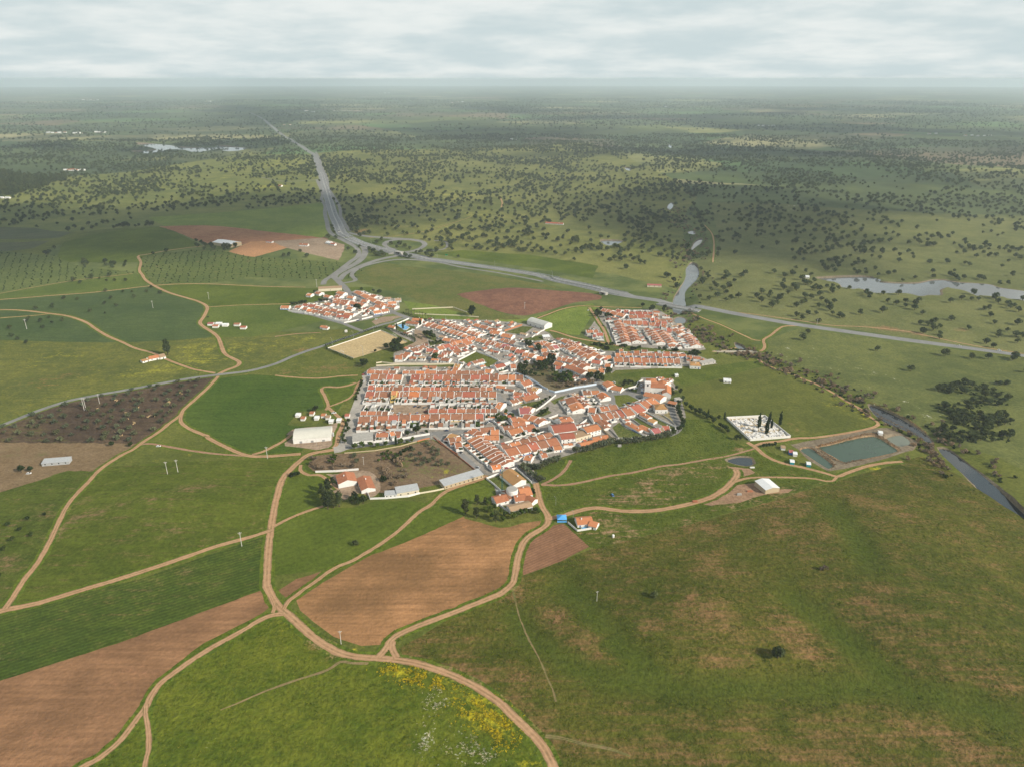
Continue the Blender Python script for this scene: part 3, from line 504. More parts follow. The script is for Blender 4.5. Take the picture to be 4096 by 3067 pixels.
# ================================================================ ground materials
def ang(t, a, b):
    p, q = at(t, *a), at(t, *b); return math.atan2(q[1] - p[1], q[0] - p[0])
def ground_mat(name, a, b, big=.012, soil=(.26, .135, .07), soil0=-.6, yel0=-.9, rows=None, streak=None, mottle=.5, bump=.6, yel=(.42, .36, .02), fine=.35, ruts=0., tuft=.30, lush=False, lo=.36, hi=.64, soft=.65):
    """a, b: the two main colours; soil0 / yel0: how much bare soil or flowers shows away from the mapped patches; rows: (angle, spacing, strength)."""
    t = NT(name); p = t.pos()
    n1 = t.noise(p, big, 2, .62); n2 = t.noise(p, big * 6, 4, .7); n3 = t.noise(p, fine, 2, .7)
    # large and middle-sized blotches, then the tufts
    f = t.ss(t.math('ADD', t.math('MULTIPLY', n1, 1 - mottle), t.math('MULTIPLY', n2, mottle)), .36, .64)
    col = t.mix(f, a, b)
    st = None
    if streak is not None:
        sv = t.mapv(p, rot=(0, 0, -streak), scale=(.018, .30, 1)); st = t.noise(sv, 1., 3, .65)
        col = t.mix(t.lin(st, .35, .7, 0., .55), col, tuple(c * .62 for c in a))
    if lush: col = t.mix(t.math('MULTIPLY', t.attr('lush'), .6), col, (.060, .088, .011))
    # soil
    sa = t.math('ADD', t.attr('soil'), soil0) if not lush else t.math('SUBTRACT', t.math('ADD', t.attr('soil'), soil0), t.math('MULTIPLY', t.attr('lush'), 1.1))
    brk = t.math('ADD', t.math('MULTIPLY', t.math('SUBTRACT', n2, .5), 2.3), t.math('MULTIPLY', t.math('SUBTRACT', n3, .5), 1.1))
    if st is not None: brk = t.math('ADD', brk, t.math('MULTIPLY', t.math('SUBTRACT', st, .5), 2.2))
    col = t.mix(t.ss(t.math('ADD', sa, brk), -soft * .55, soft), col, t.mix(n1, tuple(c * .8 for c in soil), tuple(c * 1.15 for c in soil)))
    # flowers
    if yel0 > -1.5:
      ya = t.math('ADD', t.attr('yellow'), yel0)
      col = t.mix(t.math('MULTIPLY', t.ss(t.math('ADD', ya, brk), -.15, .65), .85), col, yel)
      wa = t.math('ADD', t.attr('white'), -.75)
      col = t.mix(t.math('MULTIPLY', t.ss(t.math('ADD', wa, t.math('MULTIPLY', brk, 1.4)), .05, .5), t.ss(t.attr('white'), .02, .3)), col, (.5, .5, .42))
    if rows:
        an, spc, stg = rows
        rv = t.mapv(p, rot=(0, 0, -an)); sx = t.n('SeparateXYZ', {0: rv}).outputs[1]
        wob = t.math('MULTIPLY', t.math('SUBTRACT', n2, .5), spc * .5)
        wv = t.math('SINE', t.math('MULTIPLY', t.math('ADD', sx, wob), 6.2832 / spc))
        wv2 = t.math('SINE', t.math('MULTIPLY', t.math('ADD', sx, wob), 6.2832 / (spc * 5.3)))
        k = t.math('ADD', 1., t.math('MULTIPLY', t.math('ADD', wv, t.math('MULTIPLY', wv2, .35)), stg))
        col = t.mix(1., col, t.n('CombineColor', {0: k, 1: k, 2: k}).outputs[0], 'MULTIPLY')
    if ruts:
        av = t.math('ABSOLUTE', t.attr('across')); n4 = t.noise(p, .12, 3, .7)
        rut = t.math('SUBTRACT', 1., t.ss(t.math('ABSOLUTE', t.math('SUBTRACT', av, .42)), .05, .26))
        col = t.mix(t.math('MULTIPLY', rut, .55), col, tuple(min(1., c * 1.22) for c in b))
        edge = t.ss(t.math('ADD', av, t.math('MULTIPLY', t.math('SUBTRACT', n4, .5), 1.2)), .72, 1.05)
        col = t.mix(t.math('MULTIPLY', edge, ruts), col, t.mix(n4, (.19, .125, .07), (.085, .115, .025)))
        mid = t.math('MULTIPLY', t.math('SUBTRACT', 1., t.ss(av, .06, .24)), t.ss(n4, .46, .62))
        col = t.mix(t.math('MULTIPLY', mid, ruts * .7), col, (.16, .135, .055))
    k = t.lin(n3, .25, .75, 1 - tuft, 1 + tuft)
    col = t.mix(1., col, t.n('CombineColor', {0: k, 1: k, 2: k}).outputs[0], 'MULTIPLY')
    return t.out(col, .95, .05, n3, bump, 1.2)
GM = {}
GREEN = dict(a=(.066, .094, .011), b=(.102, .130, .017))
def gm(key, **kw): GM[key] = ground_mat('ground_' + key, **kw)
gm('pasture_far_left', a=(.110, .130, .036), b=(.190, .195, .055), big=.004, yel0=-.5, soil0=-.85, yel=(.36, .34, .06))
gm('pasture_yellow', a=(.105, .120, .032), b=(.190, .188, .055), big=.004, yel0=-.44, soil0=-.72, yel=(.36, .34, .07))
gm('pasture_east', a=(.105, .118, .038), b=(.165, .168, .058), big=.005, yel0=-.95, soil0=-.75)
gm('pasture_south_east', a=(.082, .100, .030), b=(.140, .152, .044), big=.008, yel0=-.75, soil0=-.85, yel=(.30, .31, .13))
gm('meadow_left', a=(.082, .100, .018), b=(.136, .146, .030), yel0=-.8, soil0=-.7)
gm('meadow_bright', a=(.120, .165, .028), b=(.175, .215, .040), yel0=-.8, soil0=-.9)
gm('meadow_yellow', a=(.095, .112, .026), b=(.170, .170, .036), yel0=-.48, soil0=-.85, yel=(.31, .29, .035), streak=ang('t5', (0, 1300), (1500, 1060)))
gm('meadow_lush', a=(.066, .096, .009), b=(.132, .148, .016), big=.02, yel0=-.68, soil0=-.82, bump=1.)
gm('vines', a=(.07, .085, .04), b=(.10, .105, .05), rows=(ang('t1', (0, 1440), (500, 1400)), 9, .2))
gm('crop_a', soil0=-1.0, yel0=-1.6, mottle=.3, bump=.35, rows=(ang('t15', (300, 1100), (600, 1000)), 7, .05), **GREEN)
gm('crop_b', a=(.072, .104, .018), b=(.108, .138, .026), soil0=-1.0, yel0=-1.6, mottle=.3, bump=.35)
gm('crop_c', a=(.056, .088, .028), b=(.084, .116, .036), soil0=-1.1, yel0=-1.6, mottle=.3, bump=.35, streak=ang('t5', (400, 700), (900, 640)))
gm('crop_d', a=(.060, .084, .012), b=(.100, .122, .018), soil0=-.48, yel0=-1.6, soil=(.19, .128, .062), streak=ang('t7', (50, 680), (500, 560)))
gm('crop_e', a=(.070, .094, .011), b=(.116, .138, .018), soil0=-.50, yel0=-1.6, soil=(.19, .128, .062), streak=ang('t7', (900, 1000), (1500, 800)), bump=.5)
gm('crop_rows', a=(.050, .080, .012), b=(.084, .110, .017), soil0=-.62, yel0=-1.6, soil=(.19, .128, .062), rows=(ang('D', (100, 1430), (440, 1318)), 3.3, .16), streak=ang('D', (100, 1430), (440, 1318)))
SOIL = (.30, .165, .092)
gm('plough_a', a=(.20, .108, .055), b=(.37, .198, .100), lo=.32, hi=.68, big=.011, soil0=-.8, soil=(.36, .17, .095), yel0=-1.6, mottle=.25, rows=(ang('D', (100, 1470), (430, 1345)), 3.6, .04), streak=ang('D', (100, 1470), (430, 1345)), bump=.5, tuft=.14)
gm('plough_b', a=(.215, .118, .052), b=(.44, .230, .104), lo=.32, hi=.68, big=.010, soil0=-.8, soil=(.42, .20, .09), yel0=-1.6, mottle=.25, rows=(ang('D', (860, 1362), (1080, 1275)), 4.0, .04), streak=ang('D', (860, 1362), (1080, 1275)), bump=.5, tuft=.14)
gm('plough_c', a=(.19, .098, .054), b=(.25, .132, .074), big=.02, soil0=-1.2, yel0=-1.6, rows=(ang('D', (1135, 1235), (1270, 1175)), 2.6, .14), bump=.5, tuft=.14)
gm('red_soil', a=(.26, .115, .060), b=(.36, .175, .092), big=.012, soil0=-1.2, yel0=-1.6, rows=(ang('t1', (1500, 1360), (2100, 1400)), 7, .05))
gm('orange_soil', a=(.40, .20, .095), b=(.48, .25, .12), big=.012, soil0=-1.2, yel0=-1.6)
gm('maroon_soil', a=(.15, .070, .048), b=(.23, .112, .068), big=.012, soil0=-1.2, yel0=-1.6, mottle=.7)
gm('field_brown_green', a=(.085, .110, .022), b=(.14, .135, .038), soil0=-.75, yel0=-1.3, soil=(.20, .13, .07))
gm('grove_red', a=(.085, .115, .028), b=(.12, .145, .036), soil0=-.62, yel0=-1.6, soil=(.30, .17, .10), streak=ang('t5', (1300, 80), (2100, 220)))
gm('grove_green', a=(.080, .105, .028), b=(.12, .145, .038), soil0=-.8, yel0=-1.6, soil=(.30, .18, .11))
gm('grove_brown', a=(.070, .048, .034), b=(.13, .088, .056), big=.012, soil0=-.6, yel0=-1.6, soil=(.10, .095, .030), streak=ang('t7', (0, 160), (1100, 160)))
gm('brown_pasture', a=(.17, .115, .062), b=(.22, .155, .088), soil0=-.9, yel0=-1.6, soil=(.09, .10, .03), mottle=.7)
gm('hill', a=(.062, .075, .010), b=(.112, .110, .018), big=.009, soil0=-.42, yel0=-1.0, soil=(.235, .132, .060), streak=ang('D', (1500, 1450), (1900, 1330)), bump=.9, mottle=.5, lush=True, soft=1.15)
gm('crop_emerald', a=(.052, .092, .012), b=(.078, .118, .018), soil0=-1.2, yel0=-1.6, mottle=.3, bump=.35, streak=ang('t15', (100, 300), (300, 200)))
gm('bare_red', a=(.27, .165, .10), b=(.36, .225, .14), big=.03, soil0=-.85, yel0=-1.6, soil=(.09, .11, .022), mottle=.7, bump=.5)
gm('scrub_soil', a=(.068, .096, .011), b=(.110, .130, .018), big=.018, soil0=-.60, yel0=-1.1, soil=(.32, .20, .115), bump=.8, streak=ang('D', (1300, 1120), (1550, 1080)))
gm('slope_green', a=(.060, .088, .012), b=(.108, .130, .020), big=.02, soil0=-.92, yel0=-1.0, bump=1.)
gm('field_east', a=(.080, .094, .018), b=(.125, .132, .026), soil0=-.95, yel0=-.9)
gm('orchard_soil', a=(.15, .100, .060), b=(.21, .145, .088), big=.03, soil0=-.55, yel0=-.9, soil=(.10, .125, .028), mottle=.7)
gm('dusty', a=(.26, .185, .125), b=(.36, .265, .185), big=.03, soil0=-1.3, yel0=-1.6, mottle=.6, bump=.3)
gm('paving', a=(.22, .20, .17), b=(.34, .305, .26), big=.03, soil0=-.95, soil=(.13, .125, .055), yel0=-1.6, mottle=.7, bump=.15, tuft=.2)
gm('park_soil', a=(.12, .095, .050), b=(.18, .145, .080), big=.03, soil0=-.5, yel0=-1.6, soil=(.07, .095, .022), bump=.6)
gm('pitch', a=(.43, .32, .165), b=(.50, .38, .20), big=.03, soil0=-1.3, yel0=-1.6, mottle=.6, bump=.1, rows=(ang('b1', (950, 1160), (1870, 850)), 7, .025))
gm('track', a=(.32, .190, .102), b=(.42, .258, .145), big=.03, soil0=-1.3, yel0=-1.6, mottle=.6, bump=.25, ruts=.75, tuft=.12)
gm('track_red', a=(.27, .155, .095), b=(.34, .205, .13), big=.03, soil0=-.95, yel0=-1.6, soil=(.10, .12, .03), mottle=.6, bump=.3, ruts=.9, tuft=.15)
gm('track_faint', a=(.22, .155, .080), b=(.28, .195, .105), big=.05, soil0=-.05, yel0=-1.6, soil=(.092, .108, .020), mottle=.6, bump=.4, ruts=1.)
gm('verge', a=(.066, .104, .011), b=(.122, .152, .018), big=.05, soil0=-.72, yel0=-.8, soil=(.32, .20, .11), mottle=.6, bump=1.)
gm('asphalt', a=(.190, .185, .175), b=(.25, .242, .228), big=.03, soil0=-1.3, yel0=-1.6, bump=.05, tuft=.08)
gm('motorway', a=(.20, .20, .197), b=(.25, .25, .245), big=.03, soil0=-1.3, yel0=-1.6, bump=.05, tuft=.08)
gm('concrete_road', a=(.32, .295, .255), b=(.41, .375, .325), big=.03, soil0=-1.3, yel0=-1.6, mottle=.6, bump=.1, tuft=.1)
gm('bank', a=(.16, .125, .085), b=(.22, .18, .125), big=.04, soil0=-.8, yel0=-1.3, soil=(.09, .105, .035), mottle=.6)
gm('reed_bank', a=(.22, .15, .085), b=(.30, .205, .12), big=.08, soil0=-.9, yel0=-1.3, soil=(.10, .09, .035), mottle=.6, bump=1.5)
def water_mat(name, col, rough=.08):
    t = NT(name); n = t.noise(t.pos(), .8, 3, .6)
    GM[name] = t.out(t.mix(t.noise(t.pos(), .05, 3), tuple(c * .8 for c in col), tuple(c * 1.2 for c in col)), rough, .5, n, .04, .3)
gm('garden', a=(.072, .098, .020), b=(.125, .135, .036), big=.04, soil0=-.55, yel0=-1.6, soil=(.20, .14, .085), mottle=.7, bump=1.)
gm('dry_grass', a=(.24, .20, .095), b=(.30, .25, .12), big=.04, soil0=-.9, yel0=-1.6, mottle=.6)
water_mat('water_grey', (.12, .13, .13), .05); water_mat('water_green', (.034, .068, .040), .16); water_mat('water_dark', (.014, .022, .030), .05); water_mat('water_pale', (.14, .16, .12))
def land_mat():
    """Open country: pasture near by, a patchwork of woods, crops and fallow far off."""
    t = NT('ground_land'); p = t.pos()
    n1 = t.noise(p, .0011, 6, .62); n2 = t.noise(p, .009, 5, .7); n3 = t.noise(p, .3, 3, .7)
    wp = t.n('VectorMath', {0: p, 1: t.n('VectorMath', {0: t.n('TexNoise', {'Vector': p, 'Scale': .0015, 'Detail': 3.}).outputs[1], 1: (520., 520., 0.)}, operation='MULTIPLY').outputs[0]}, operation='ADD').outputs[0]
    vor = t.n('TexVoronoi', {'Vector': t.mapv(wp, scale=(.0011, .0016, 0)), 'Scale': 1.}).outputs['Color']
    rnd = t.n('SeparateColor', {0: vor}).outputs
    rp = t.n('ValToRGB', {0: rnd[0]}); cr = rp.color_ramp; cr.interpolation = 'CONSTANT'
    els = [(0, (.090, .120, .045)), (.18, (.125, .150, .055)), (.36, (.080, .110, .045)), (.50, (.100, .170, .060)), (.62, (.190, .145, .090)), (.72, (.23, .23, .085)), (.80, (.095, .125, .050)), (.93, (.32, .29, .15))]
    cr.elements[0].position = 0; cr.elements[0].color = (*els[0][1], 1); cr.elements[1].position = els[1][0]; cr.elements[1].color = (*els[1][1], 1)
    for ps, c in els[2:]: cr.elements.new(ps).color = (*c, 1)
    base = t.mix(t.ss(n2, .4, .62), (.085, .115, .032), (.13, .145, .045))
    col = t.mix(t.math('MULTIPLY', t.ss(t.attr('far'), .1, .6), .9), base, rp.outputs[0])
    wood = t.math('MULTIPLY', t.ss(t.math('ADD', n1, t.math('MULTIPLY', n2, .35)), .60, .72), t.attr('far'))
    col = t.mix(t.math('MULTIPLY', wood, .8), col, (.050, .068, .034))
    k = t.lin(n2, .3, .7, .7, 1.3)
    col = t.mix(1., col, t.n('CombineColor', {0: k, 1: k, 2: k}).outputs[0], 'MULTIPLY')
    GM['land'] = t.out(col, .95, .05, n3, .4, 1.)
land_mat()
# ================================================================ ground mesh: one net of triangles, cut along every outline
pts = [(0., 0.)]; 
for k in range(6): pts += [(45. * (k + 1) * math.cos(a), 45. * (k + 1) * math.sin(a)) for a in np.linspace(0, 6.2832, 16, endpoint=False)]
rr = 285.
while rr < 42000:
    sector = R(58)
    st_ = R(.95) if rr < 9000 else R(1.6)
    for a in np.arange(-sector, sector, st_):
        j = rr * (1 + .008 * math.sin(a * 97 + rr)); pts.append((j * math.sin(a), j * math.cos(a)))
    for a in np.arange(sector, 2 * math.pi - sector, R(7)): pts.append((rr * math.sin(a), rr * math.cos(a)))
    rr *= 1.026
for a in np.linspace(0, 2 * math.pi, 90, endpoint=False): pts.append((43000 * math.sin(a), 43000 * math.cos(a)))
edges = []
for nm, m, poly in REG:
    b = len(pts); n = len(poly)
    pts += [tuple(q) for q in poly]; edges += [(b + i, b + (i + 1) % n) for i in range(n)]
cv, ce, cf, *_ = geometry.delaunay_2d_cdt([Vector(q) for q in pts], edges, [], 0, 0.02)
V2 = np.array([(v.x, v.y) for v in cv]); F = np.array(cf)
cent = V2[F].mean(1)
def inpoly(P_, poly):
    x, y = P_[:, 0], P_[:, 1]; res = np.zeros(len(P_), bool); px, py = poly[:, 0], poly[:, 1]
    m = (x >= px.min()) & (x <= px.max()) & (y >= py.min()) & (y <= py.max())
    if not m.any(): return res
    xs, ys = x[m], y[m]; c = np.zeros(len(xs), bool); j = len(poly) - 1
    for i in range(len(poly)):
        hit = ((py[i] > ys) != (py[j] > ys)) & (xs < (px[j] - px[i]) * (ys - py[i]) / (py[j] - py[i] + 1e-12) + px[i])
        c ^= hit; j = i
    res[m] = c; return res
owner = np.full(len(F), -1)
for i, (nm, m, poly) in enumerate(REG): owner[inpoly(cent, poly)] = i
def owner_at(x, y):
    p = np.array([[x, y]]); k = -1
    for i, (nm, m, poly) in enumerate(REG):
        if inpoly(p, poly)[0]: k = i
    return k
VZ = hgt(V2[:, 0], V2[:, 1])
WLEVEL = {}
for i, (nm, m, poly) in enumerate(REG):
    if m.startswith('water'):
        ids = np.unique(F[owner == i])
        if len(ids):
            lv = float(np.percentile(VZ[ids], 8)) - .7; VZ[ids] = lv; WLEVEL[i] = lv
def patches(lst):
    A = np.zeros(len(V2))
    for t, x, y, dx, dy, s in lst:
        c = at(t, x, y)[:2]; ex = at(t, x + dx, y)[:2] - c; ey = at(t, x, y - dy)[:2] - c
        rx, ry = np.linalg.norm(ex), np.linalg.norm(ey); ux = ex / rx; uy = ey / ry
        d = V2 - c; q = ((d @ ux) / rx) ** 2 + ((d @ uy) / ry) ** 2
        A = np.maximum(A, s * np.exp(-q * .9))
    return A
SOILP = patches([('t10', 760, 560, 260, 110, .75), ('t10', 930, 640, 160, 70, .8), ('t10', 600, 470, 260, 120, .45), ('t10', 550, 335, 55, 35, 1.6), ('t10', 1370, 370, 200, 70, .7), ('t10', 1690, 150, 90, 50, 1.1), ('t10', 1800, 300, 260, 160, .65), ('t10', 1950, 730, 260, 160, .6),
    ('t10', 130, 120, 130, 100, .8), ('t10', 420, 270, 100, 50, .6), ('t10', 220, 880, 220, 130, .6), ('t10', 1130, 1540, 200, 90, .8), ('t10', 600, 1450, 200, 70, .8), ('t10', 350, 1280, 160, 100, .7), ('t10', 80, 1010, 120, 80, .7), ('t10', 1700, 1560, 500, 60, .6),
    ('t11', 400, 480, 280, 180, .75), ('t11', 650, 650, 240, 120, .6), ('t11', 1150, 300, 350, 160, .5), ('t11', 1500, 760, 160, 80, .6), ('t11', 1300, 540, 300, 140, .4), ('t11', 500, 1560, 900, 80, .7), ('t11', 1900, 1500, 600, 120, .8), ('t11', 2100, 820, 250, 150, .55), ('t11', 700, 1330, 500, 120, .4),
    ('t9', 1450, 620, 130, 60, .9), ('t9', 1800, 780, 330, 50, .75), ('t9', 2050, 880, 200, 60, .8), ('t9', 1750, 550, 260, 40, .6), ('t9', 600, 570, 160, 60, .9), ('t9', 730, 680, 100, 40, .9), ('t9', 320, 850, 70, 40, .9), ('t9', 1420, 1450, 60, 40, 1.0), ('t9', 1500, 1610, 80, 50, .8),
    ('t16', 1450, 960, 280, 60, .85), ('t16', 1250, 1010, 150, 40, .7), ('t16', 1800, 760, 200, 60, .75), ('t16', 1550, 840, 120, 30, .8), ('t16', 1200, 1180, 220, 110, .6), ('t16', 1300, 1290, 200, 60, .6), ('t16', 1950, 1240, 130, 60, .7), ('t16', 1250, 1490, 200, 60, .5), ('t16', 2100, 690, 120, 40, .6), ('t16', 1350, 480, 200, 20, .8),
    ('t12', 800, 920, 400, 60, .5), ('t12', 600, 920, 160, 25, .9), ('t12', 880, 820, 60, 25, .9), ('t12', 700, 1100, 300, 90, .55), ('t12', 950, 1120, 160, 40, .7), ('t12', 1500, 900, 400, 100, .35), ('t12', 60, 1130, 120, 60, .8), ('t12', 250, 900, 150, 60, .8), ('t12', 600, 790, 160, 40, .7), ('t12', 860, 230, 110, 60, .8), ('t12', 0, 660, 120, 60, .6), ('t12', 350, 430, 80, 30, .9), ('t12', 100, 1450, 250, 150, .4),
    ('t7', 580, 900, 70, 100, .8), ('t7', 1150, 680, 260, 50, .5), ('t7', 1650, 560, 300, 40, .6), ('t7', 1500, 930, 200, 60, .45), ('t7', 60, 1240, 90, 50, .9), ('t7', 150, 870, 250, 40, .6), ('t7', 1300, 1430, 300, 80, .45), ('t7', 1900, 1390, 220, 50, .4), ('t7', 150, 240, 260, 60, .9), ('t7', 450, 235, 200, 40, 1.0), ('t7', 680, 690, 50, 60, .6),
    ('t8', 60, 640, 150, 60, .6), ('t8', 600, 1280, 400, 120, .6), ('t8', 1300, 780, 260, 120, .5), ('t8', 1000, 130, 300, 60, .35), ('t8', 1350, 200, 160, 80, .4), ('t8', 1050, 1590, 130, 50, .7),
    ('t5', 500, 1140, 150, 60, .8), ('t5', 280, 1160, 100, 40, .7), ('b1', 800, 1530, 700, 60, .9), ('b1', 1300, 1440, 260, 80, .7), ('b1', 580, 660, 160, 40, .8), ('b1', 1200, 940, 180, 25, .9), ('b1', 500, 1200, 280, 40, .9), ('b1', 370, 1140, 160, 30, .6), ('t2', 1300, 1370, 90, 25, 1.0), ('t2', 960, 1390, 70, 30, 1.1),
    ('t5', 300, 1500, 260, 60, .6), ('t5', 200, 1640, 300, 80, .5), ('t15', 1700, 720, 300, 60, .7), ('t15', 1350, 700, 80, 120, .8), ('b6', 1500, 190, 300, 100, .9), ('t6', 1900, 700, 40, 30, .8), ('t6', 1270, 710, 400, 20, .9)])
YELP = patches([('t9', 1300, 790, 160, 50, 1.1), ('t9', 1450, 870, 140, 50, 1.0), ('t9', 2000, 1120, 230, 140, 1.15), ('t9', 2100, 1250, 150, 120, 1.0), ('t9', 310, 420, 110, 40, .75), ('t9', 1700, 900, 160, 60, .7), ('t10', 30, 1320, 120, 120, 1.15), ('t10', 280, 1620, 140, 50, 1.1), ('t9', 900, 1280, 60, 100, .4), ('t8', 1900, 900, 200, 70, .35), ('t9', 1000, 605, 140, 25, .8),
    ('t15', 1720, 750, 220, 40, 1.0), ('t5', 1750, 890, 200, 70, .65), ('t5', 1750, 990, 240, 40, .8), ('t5', 1350, 1060, 330, 50, .6), ('t5', 2100, 870, 200, 60, .6), ('t5', 500, 950, 300, 50, .4), ('b1', 560, 1010, 220, 50, .8), ('b1', 60, 1060, 100, 60, .7), ('t12', 1540, 600, 230, 22, .9), ('t12', 1250, 50, 160, 60, .8), ('t12', 1420, 120, 90, 50, 1.0), ('t2', 230, 985, 130, 18, 1.0),
    ('t3', 1550, 1260, 100, 80, .6), ('t3', 1750, 1350, 100, 80, .6), ('t3', 1800, 1500, 60, 120, .7), ('t7', 1600, 130, 130, 50, .6), ('t7', 1520, 295, 240, 20, .9), ('t1', 1650, 960, 250, 60, .5), ('t1', 2100, 800, 200, 60, .5), ('t2', 300, 780, 350, 60, .6), ('t2', 1000, 670, 300, 30, .5), ('t2', 1900, 1060, 400, 40, .6), ('t2', 2000, 1240, 250, 50, .5), ('t6', 850, 1340, 130, 40, .9), ('t16', 850, 1500, 300, 60, .4), ('t10', 640, 90, 160, 60, .4), ('b3', 780, 410, 90, 25, 1.2)])
WHIP = patches([('t9', 1640, 1080, 100, 120, .8), ('t9', 1540, 1420, 70, 130, .9), ('t9', 2080, 1560, 130, 80, .6), ('t9', 1900, 1450, 300, 150, .45), ('t8', 1800, 1500, 300, 150, .35), ('t6', 500, 900, 400, 80, .5), ('t6', 1000, 1060, 300, 60, .5), ('t6', 1350, 1380, 250, 80, .6), ('t3', 1830, 1560, 50, 120, .7), ('t4', 300, 1180, 400, 50, .5), ('t4', 600, 980, 600, 60, .5), ('t6', 300, 850, 200, 60, .4)])
LUSH = np.zeros(len(V2))
for q in gully: LUSH = np.maximum(LUSH, np.exp(-(dist_line(V2[:, 0], V2[:, 1], catmull(q, n=4)) / 9.) ** 2))
FARA = np.clip((np.hypot(V2[:, 0], V2[:, 1]) - 1600) / 1500, 0, 1)
tri_ids = {}
for i in np.unique(owner):
    sel = F[owner == i]; ids, inv = np.unique(sel, return_inverse=True)
    nm, mk = ('ground', 'land') if i < 0 else REG[i][:2]
    me = bpy.data.meshes.new(nm)
    me.from_pydata([(V2[k, 0], V2[k, 1], VZ[k]) for k in ids], [], inv.reshape(-1, 3).tolist())
    me.polygons.foreach_set('use_smooth', [True] * len(sel))
    for an, arr in (('soil', SOILP), ('yellow', YELP), ('white', WHIP), ('far', FARA), ('lush', LUSH)):
        if arr[ids].max() > .02: me.attributes.new(an, 'FLOAT', 'POINT').data.foreach_set('value', arr[ids].astype(np.float32))
    if i in CENTRE:
        cl_, wa_, wb_ = CENTRE[i]; q = V2[ids]; best = np.full(len(q), 1e9); sg = np.zeros(len(q)); L_ = len(cl_) - 1
        for k in range(L_):
            a_, b_ = cl_[k], cl_[k + 1]; v_ = b_ - a_; tt_ = np.clip(((q - a_) @ v_) / (v_ @ v_ + 1e-9), 0, 1); e_ = q - a_ - tt_[:, None] * v_; dd_ = np.hypot(e_[:, 0], e_[:, 1])
            m_ = dd_ < best; best[m_] = dd_[m_]; sg[m_] = (np.sign(v_[0] * e_[:, 1] - v_[1] * e_[:, 0]) / ((wa_ + (wb_ - wa_) * k / L_) / 2))[m_]
        me.attributes.new('across', 'FLOAT', 'POINT').data.foreach_set('value', (best * sg).astype(np.float32))
    me.materials.append(GM[mk]); me.update()
    setp(link(nm, me), kind='structure')
def ground_z(x, y):
    return hgt1(float(x), float(y))
# ================================================================ building materials
def plain(name, col, rough=.85, spec=.2, var=.12, sc_=.6, bump=0., metal=0., rnd=0.):
    t = NT(name); p = t.pos(); n = t.noise(p, sc_, 4, .65)
    k = t.lin(n, .3, .7, 1 - var, 1 + var)
    if rnd: k = t.math('MULTIPLY', k, t.lin(t.n('ObjectInfo').outputs['Random'], 0, 1, 1 - rnd, 1 + rnd))
    c = t.mix(1., col, t.n('CombineColor', {0: k, 1: k, 2: k}).outputs[0], 'MULTIPLY')
    return t.out(c, rough, spec, n if bump else None, bump, .2, metal)
def whitewash(name, col):
    t = NT(name); p = t.pos(); n = t.noise(p, .35, 4, .65); n2 = t.noise(t.mapv(p, scale=(1, 1, .25)), 1.3, 3, .7)
    c = t.mix(t.math('MULTIPLY', t.ss(t.math('ADD', n, t.math('MULTIPLY', n2, .5)), .78, 1.05), .55), col, (.42, .37, .30))
    k = t.lin(t.n('ObjectInfo').outputs['Random'], 0, 1, .90, 1.0)
    return t.out(t.mix(1., c, t.n('CombineColor', {0: k, 1: k, 2: k}).outputs[0], 'MULTIPLY'), .9, .2)
def tiles(name, a, b, old=(.16, .085, .055), wear=.5):
    """Clay roof tiles: the colour shifts from house to house, with lichen and stains in streaks."""
    t = NT(name); p = t.pos(); oi = t.n('ObjectInfo').outputs['Random']
    q = t.n('VectorMath', {0: p, 1: t.n('CombineXYZ', {0: t.math('MULTIPLY', oi, 90.), 1: t.math('MULTIPLY', oi, 37.), 2: 0.}).outputs[0]}, operation='ADD').outputs[0]
    n = t.noise(q, .28, 4, .7); n2 = t.noise(q, 1.6, 3, .75)
    c = t.mix(t.ss(n, .36, .64), a, b)
    c = t.mix(t.math('MULTIPLY', t.ss(t.math('ADD', n2, t.math('MULTIPLY', t.math('SUBTRACT', n, .5), .8)), .46, .74), wear), c, old)
    k = t.math('MULTIPLY', t.lin(oi, 0, 1, .82, 1.14), t.lin(n2, .3, .7, .88, 1.12))
    c = t.mix(1., c, t.n('CombineColor', {0: k, 1: k, 2: k}).outputs[0], 'MULTIPLY')
    return t.out(c, .85, .2, n2, .5, .12)
WHITE = whitewash('whitewash', (.80, .78, .74)); CREAM = whitewash('cream_render', (.70, .62, .46)); YELLOWW = whitewash('yellow_render', (.72, .53, .20))
GREYW = whitewash('grey_render', (.48, .46, .42)); OCHREW = whitewash('ochre_render', (.50, .40, .26))
ROOF = {'brown': tiles('tiles_brown', (.25, .115, .066), (.34, .155, .088), wear=.5), 'rust': tiles('tiles_rust', (.34, .130, .066), (.43, .172, .088), wear=.36),
        'orange': tiles('tiles_orange', (.44, .172, .078), (.53, .215, .098), wear=.26), 'red': tiles('tiles_red', (.35, .108, .068), (.40, .130, .080), wear=.22),
        'bright orange': tiles('tiles_bright', (.58, .19, .07), (.62, .22, .085), wear=.1), 'maroon': tiles('tiles_maroon', (.32, .10, .095), (.36, .12, .11), wear=.12),
        'ochre': tiles('tiles_ochre', (.42, .225, .09), (.50, .26, .105), (.30, .26, .10), .5), 'tan': tiles('tiles_tan', (.36, .24, .145), (.42, .29, .175), wear=.4)}
TIN = plain('corrugated_sheet', (.40, .41, .41), .55, .4, .12, .5); TINW = plain('white_sheet', (.72, .73, .72), .5, .4, .06, .3); ASB = plain('fibre_cement', (.36, .345, .31), .9, .1, .18, .5)
GLASS = plain('window_glass', (.035, .04, .045), .25, .5, .1, 1.); DOORM = [plain('door_' + n, c, .6, .3, .1, 2.) for n, c in (('brown', (.10, .05, .03)), ('green', (.02, .07, .045)), ('blue', (.03, .09, .28)), ('grey', (.28, .28, .28)))]
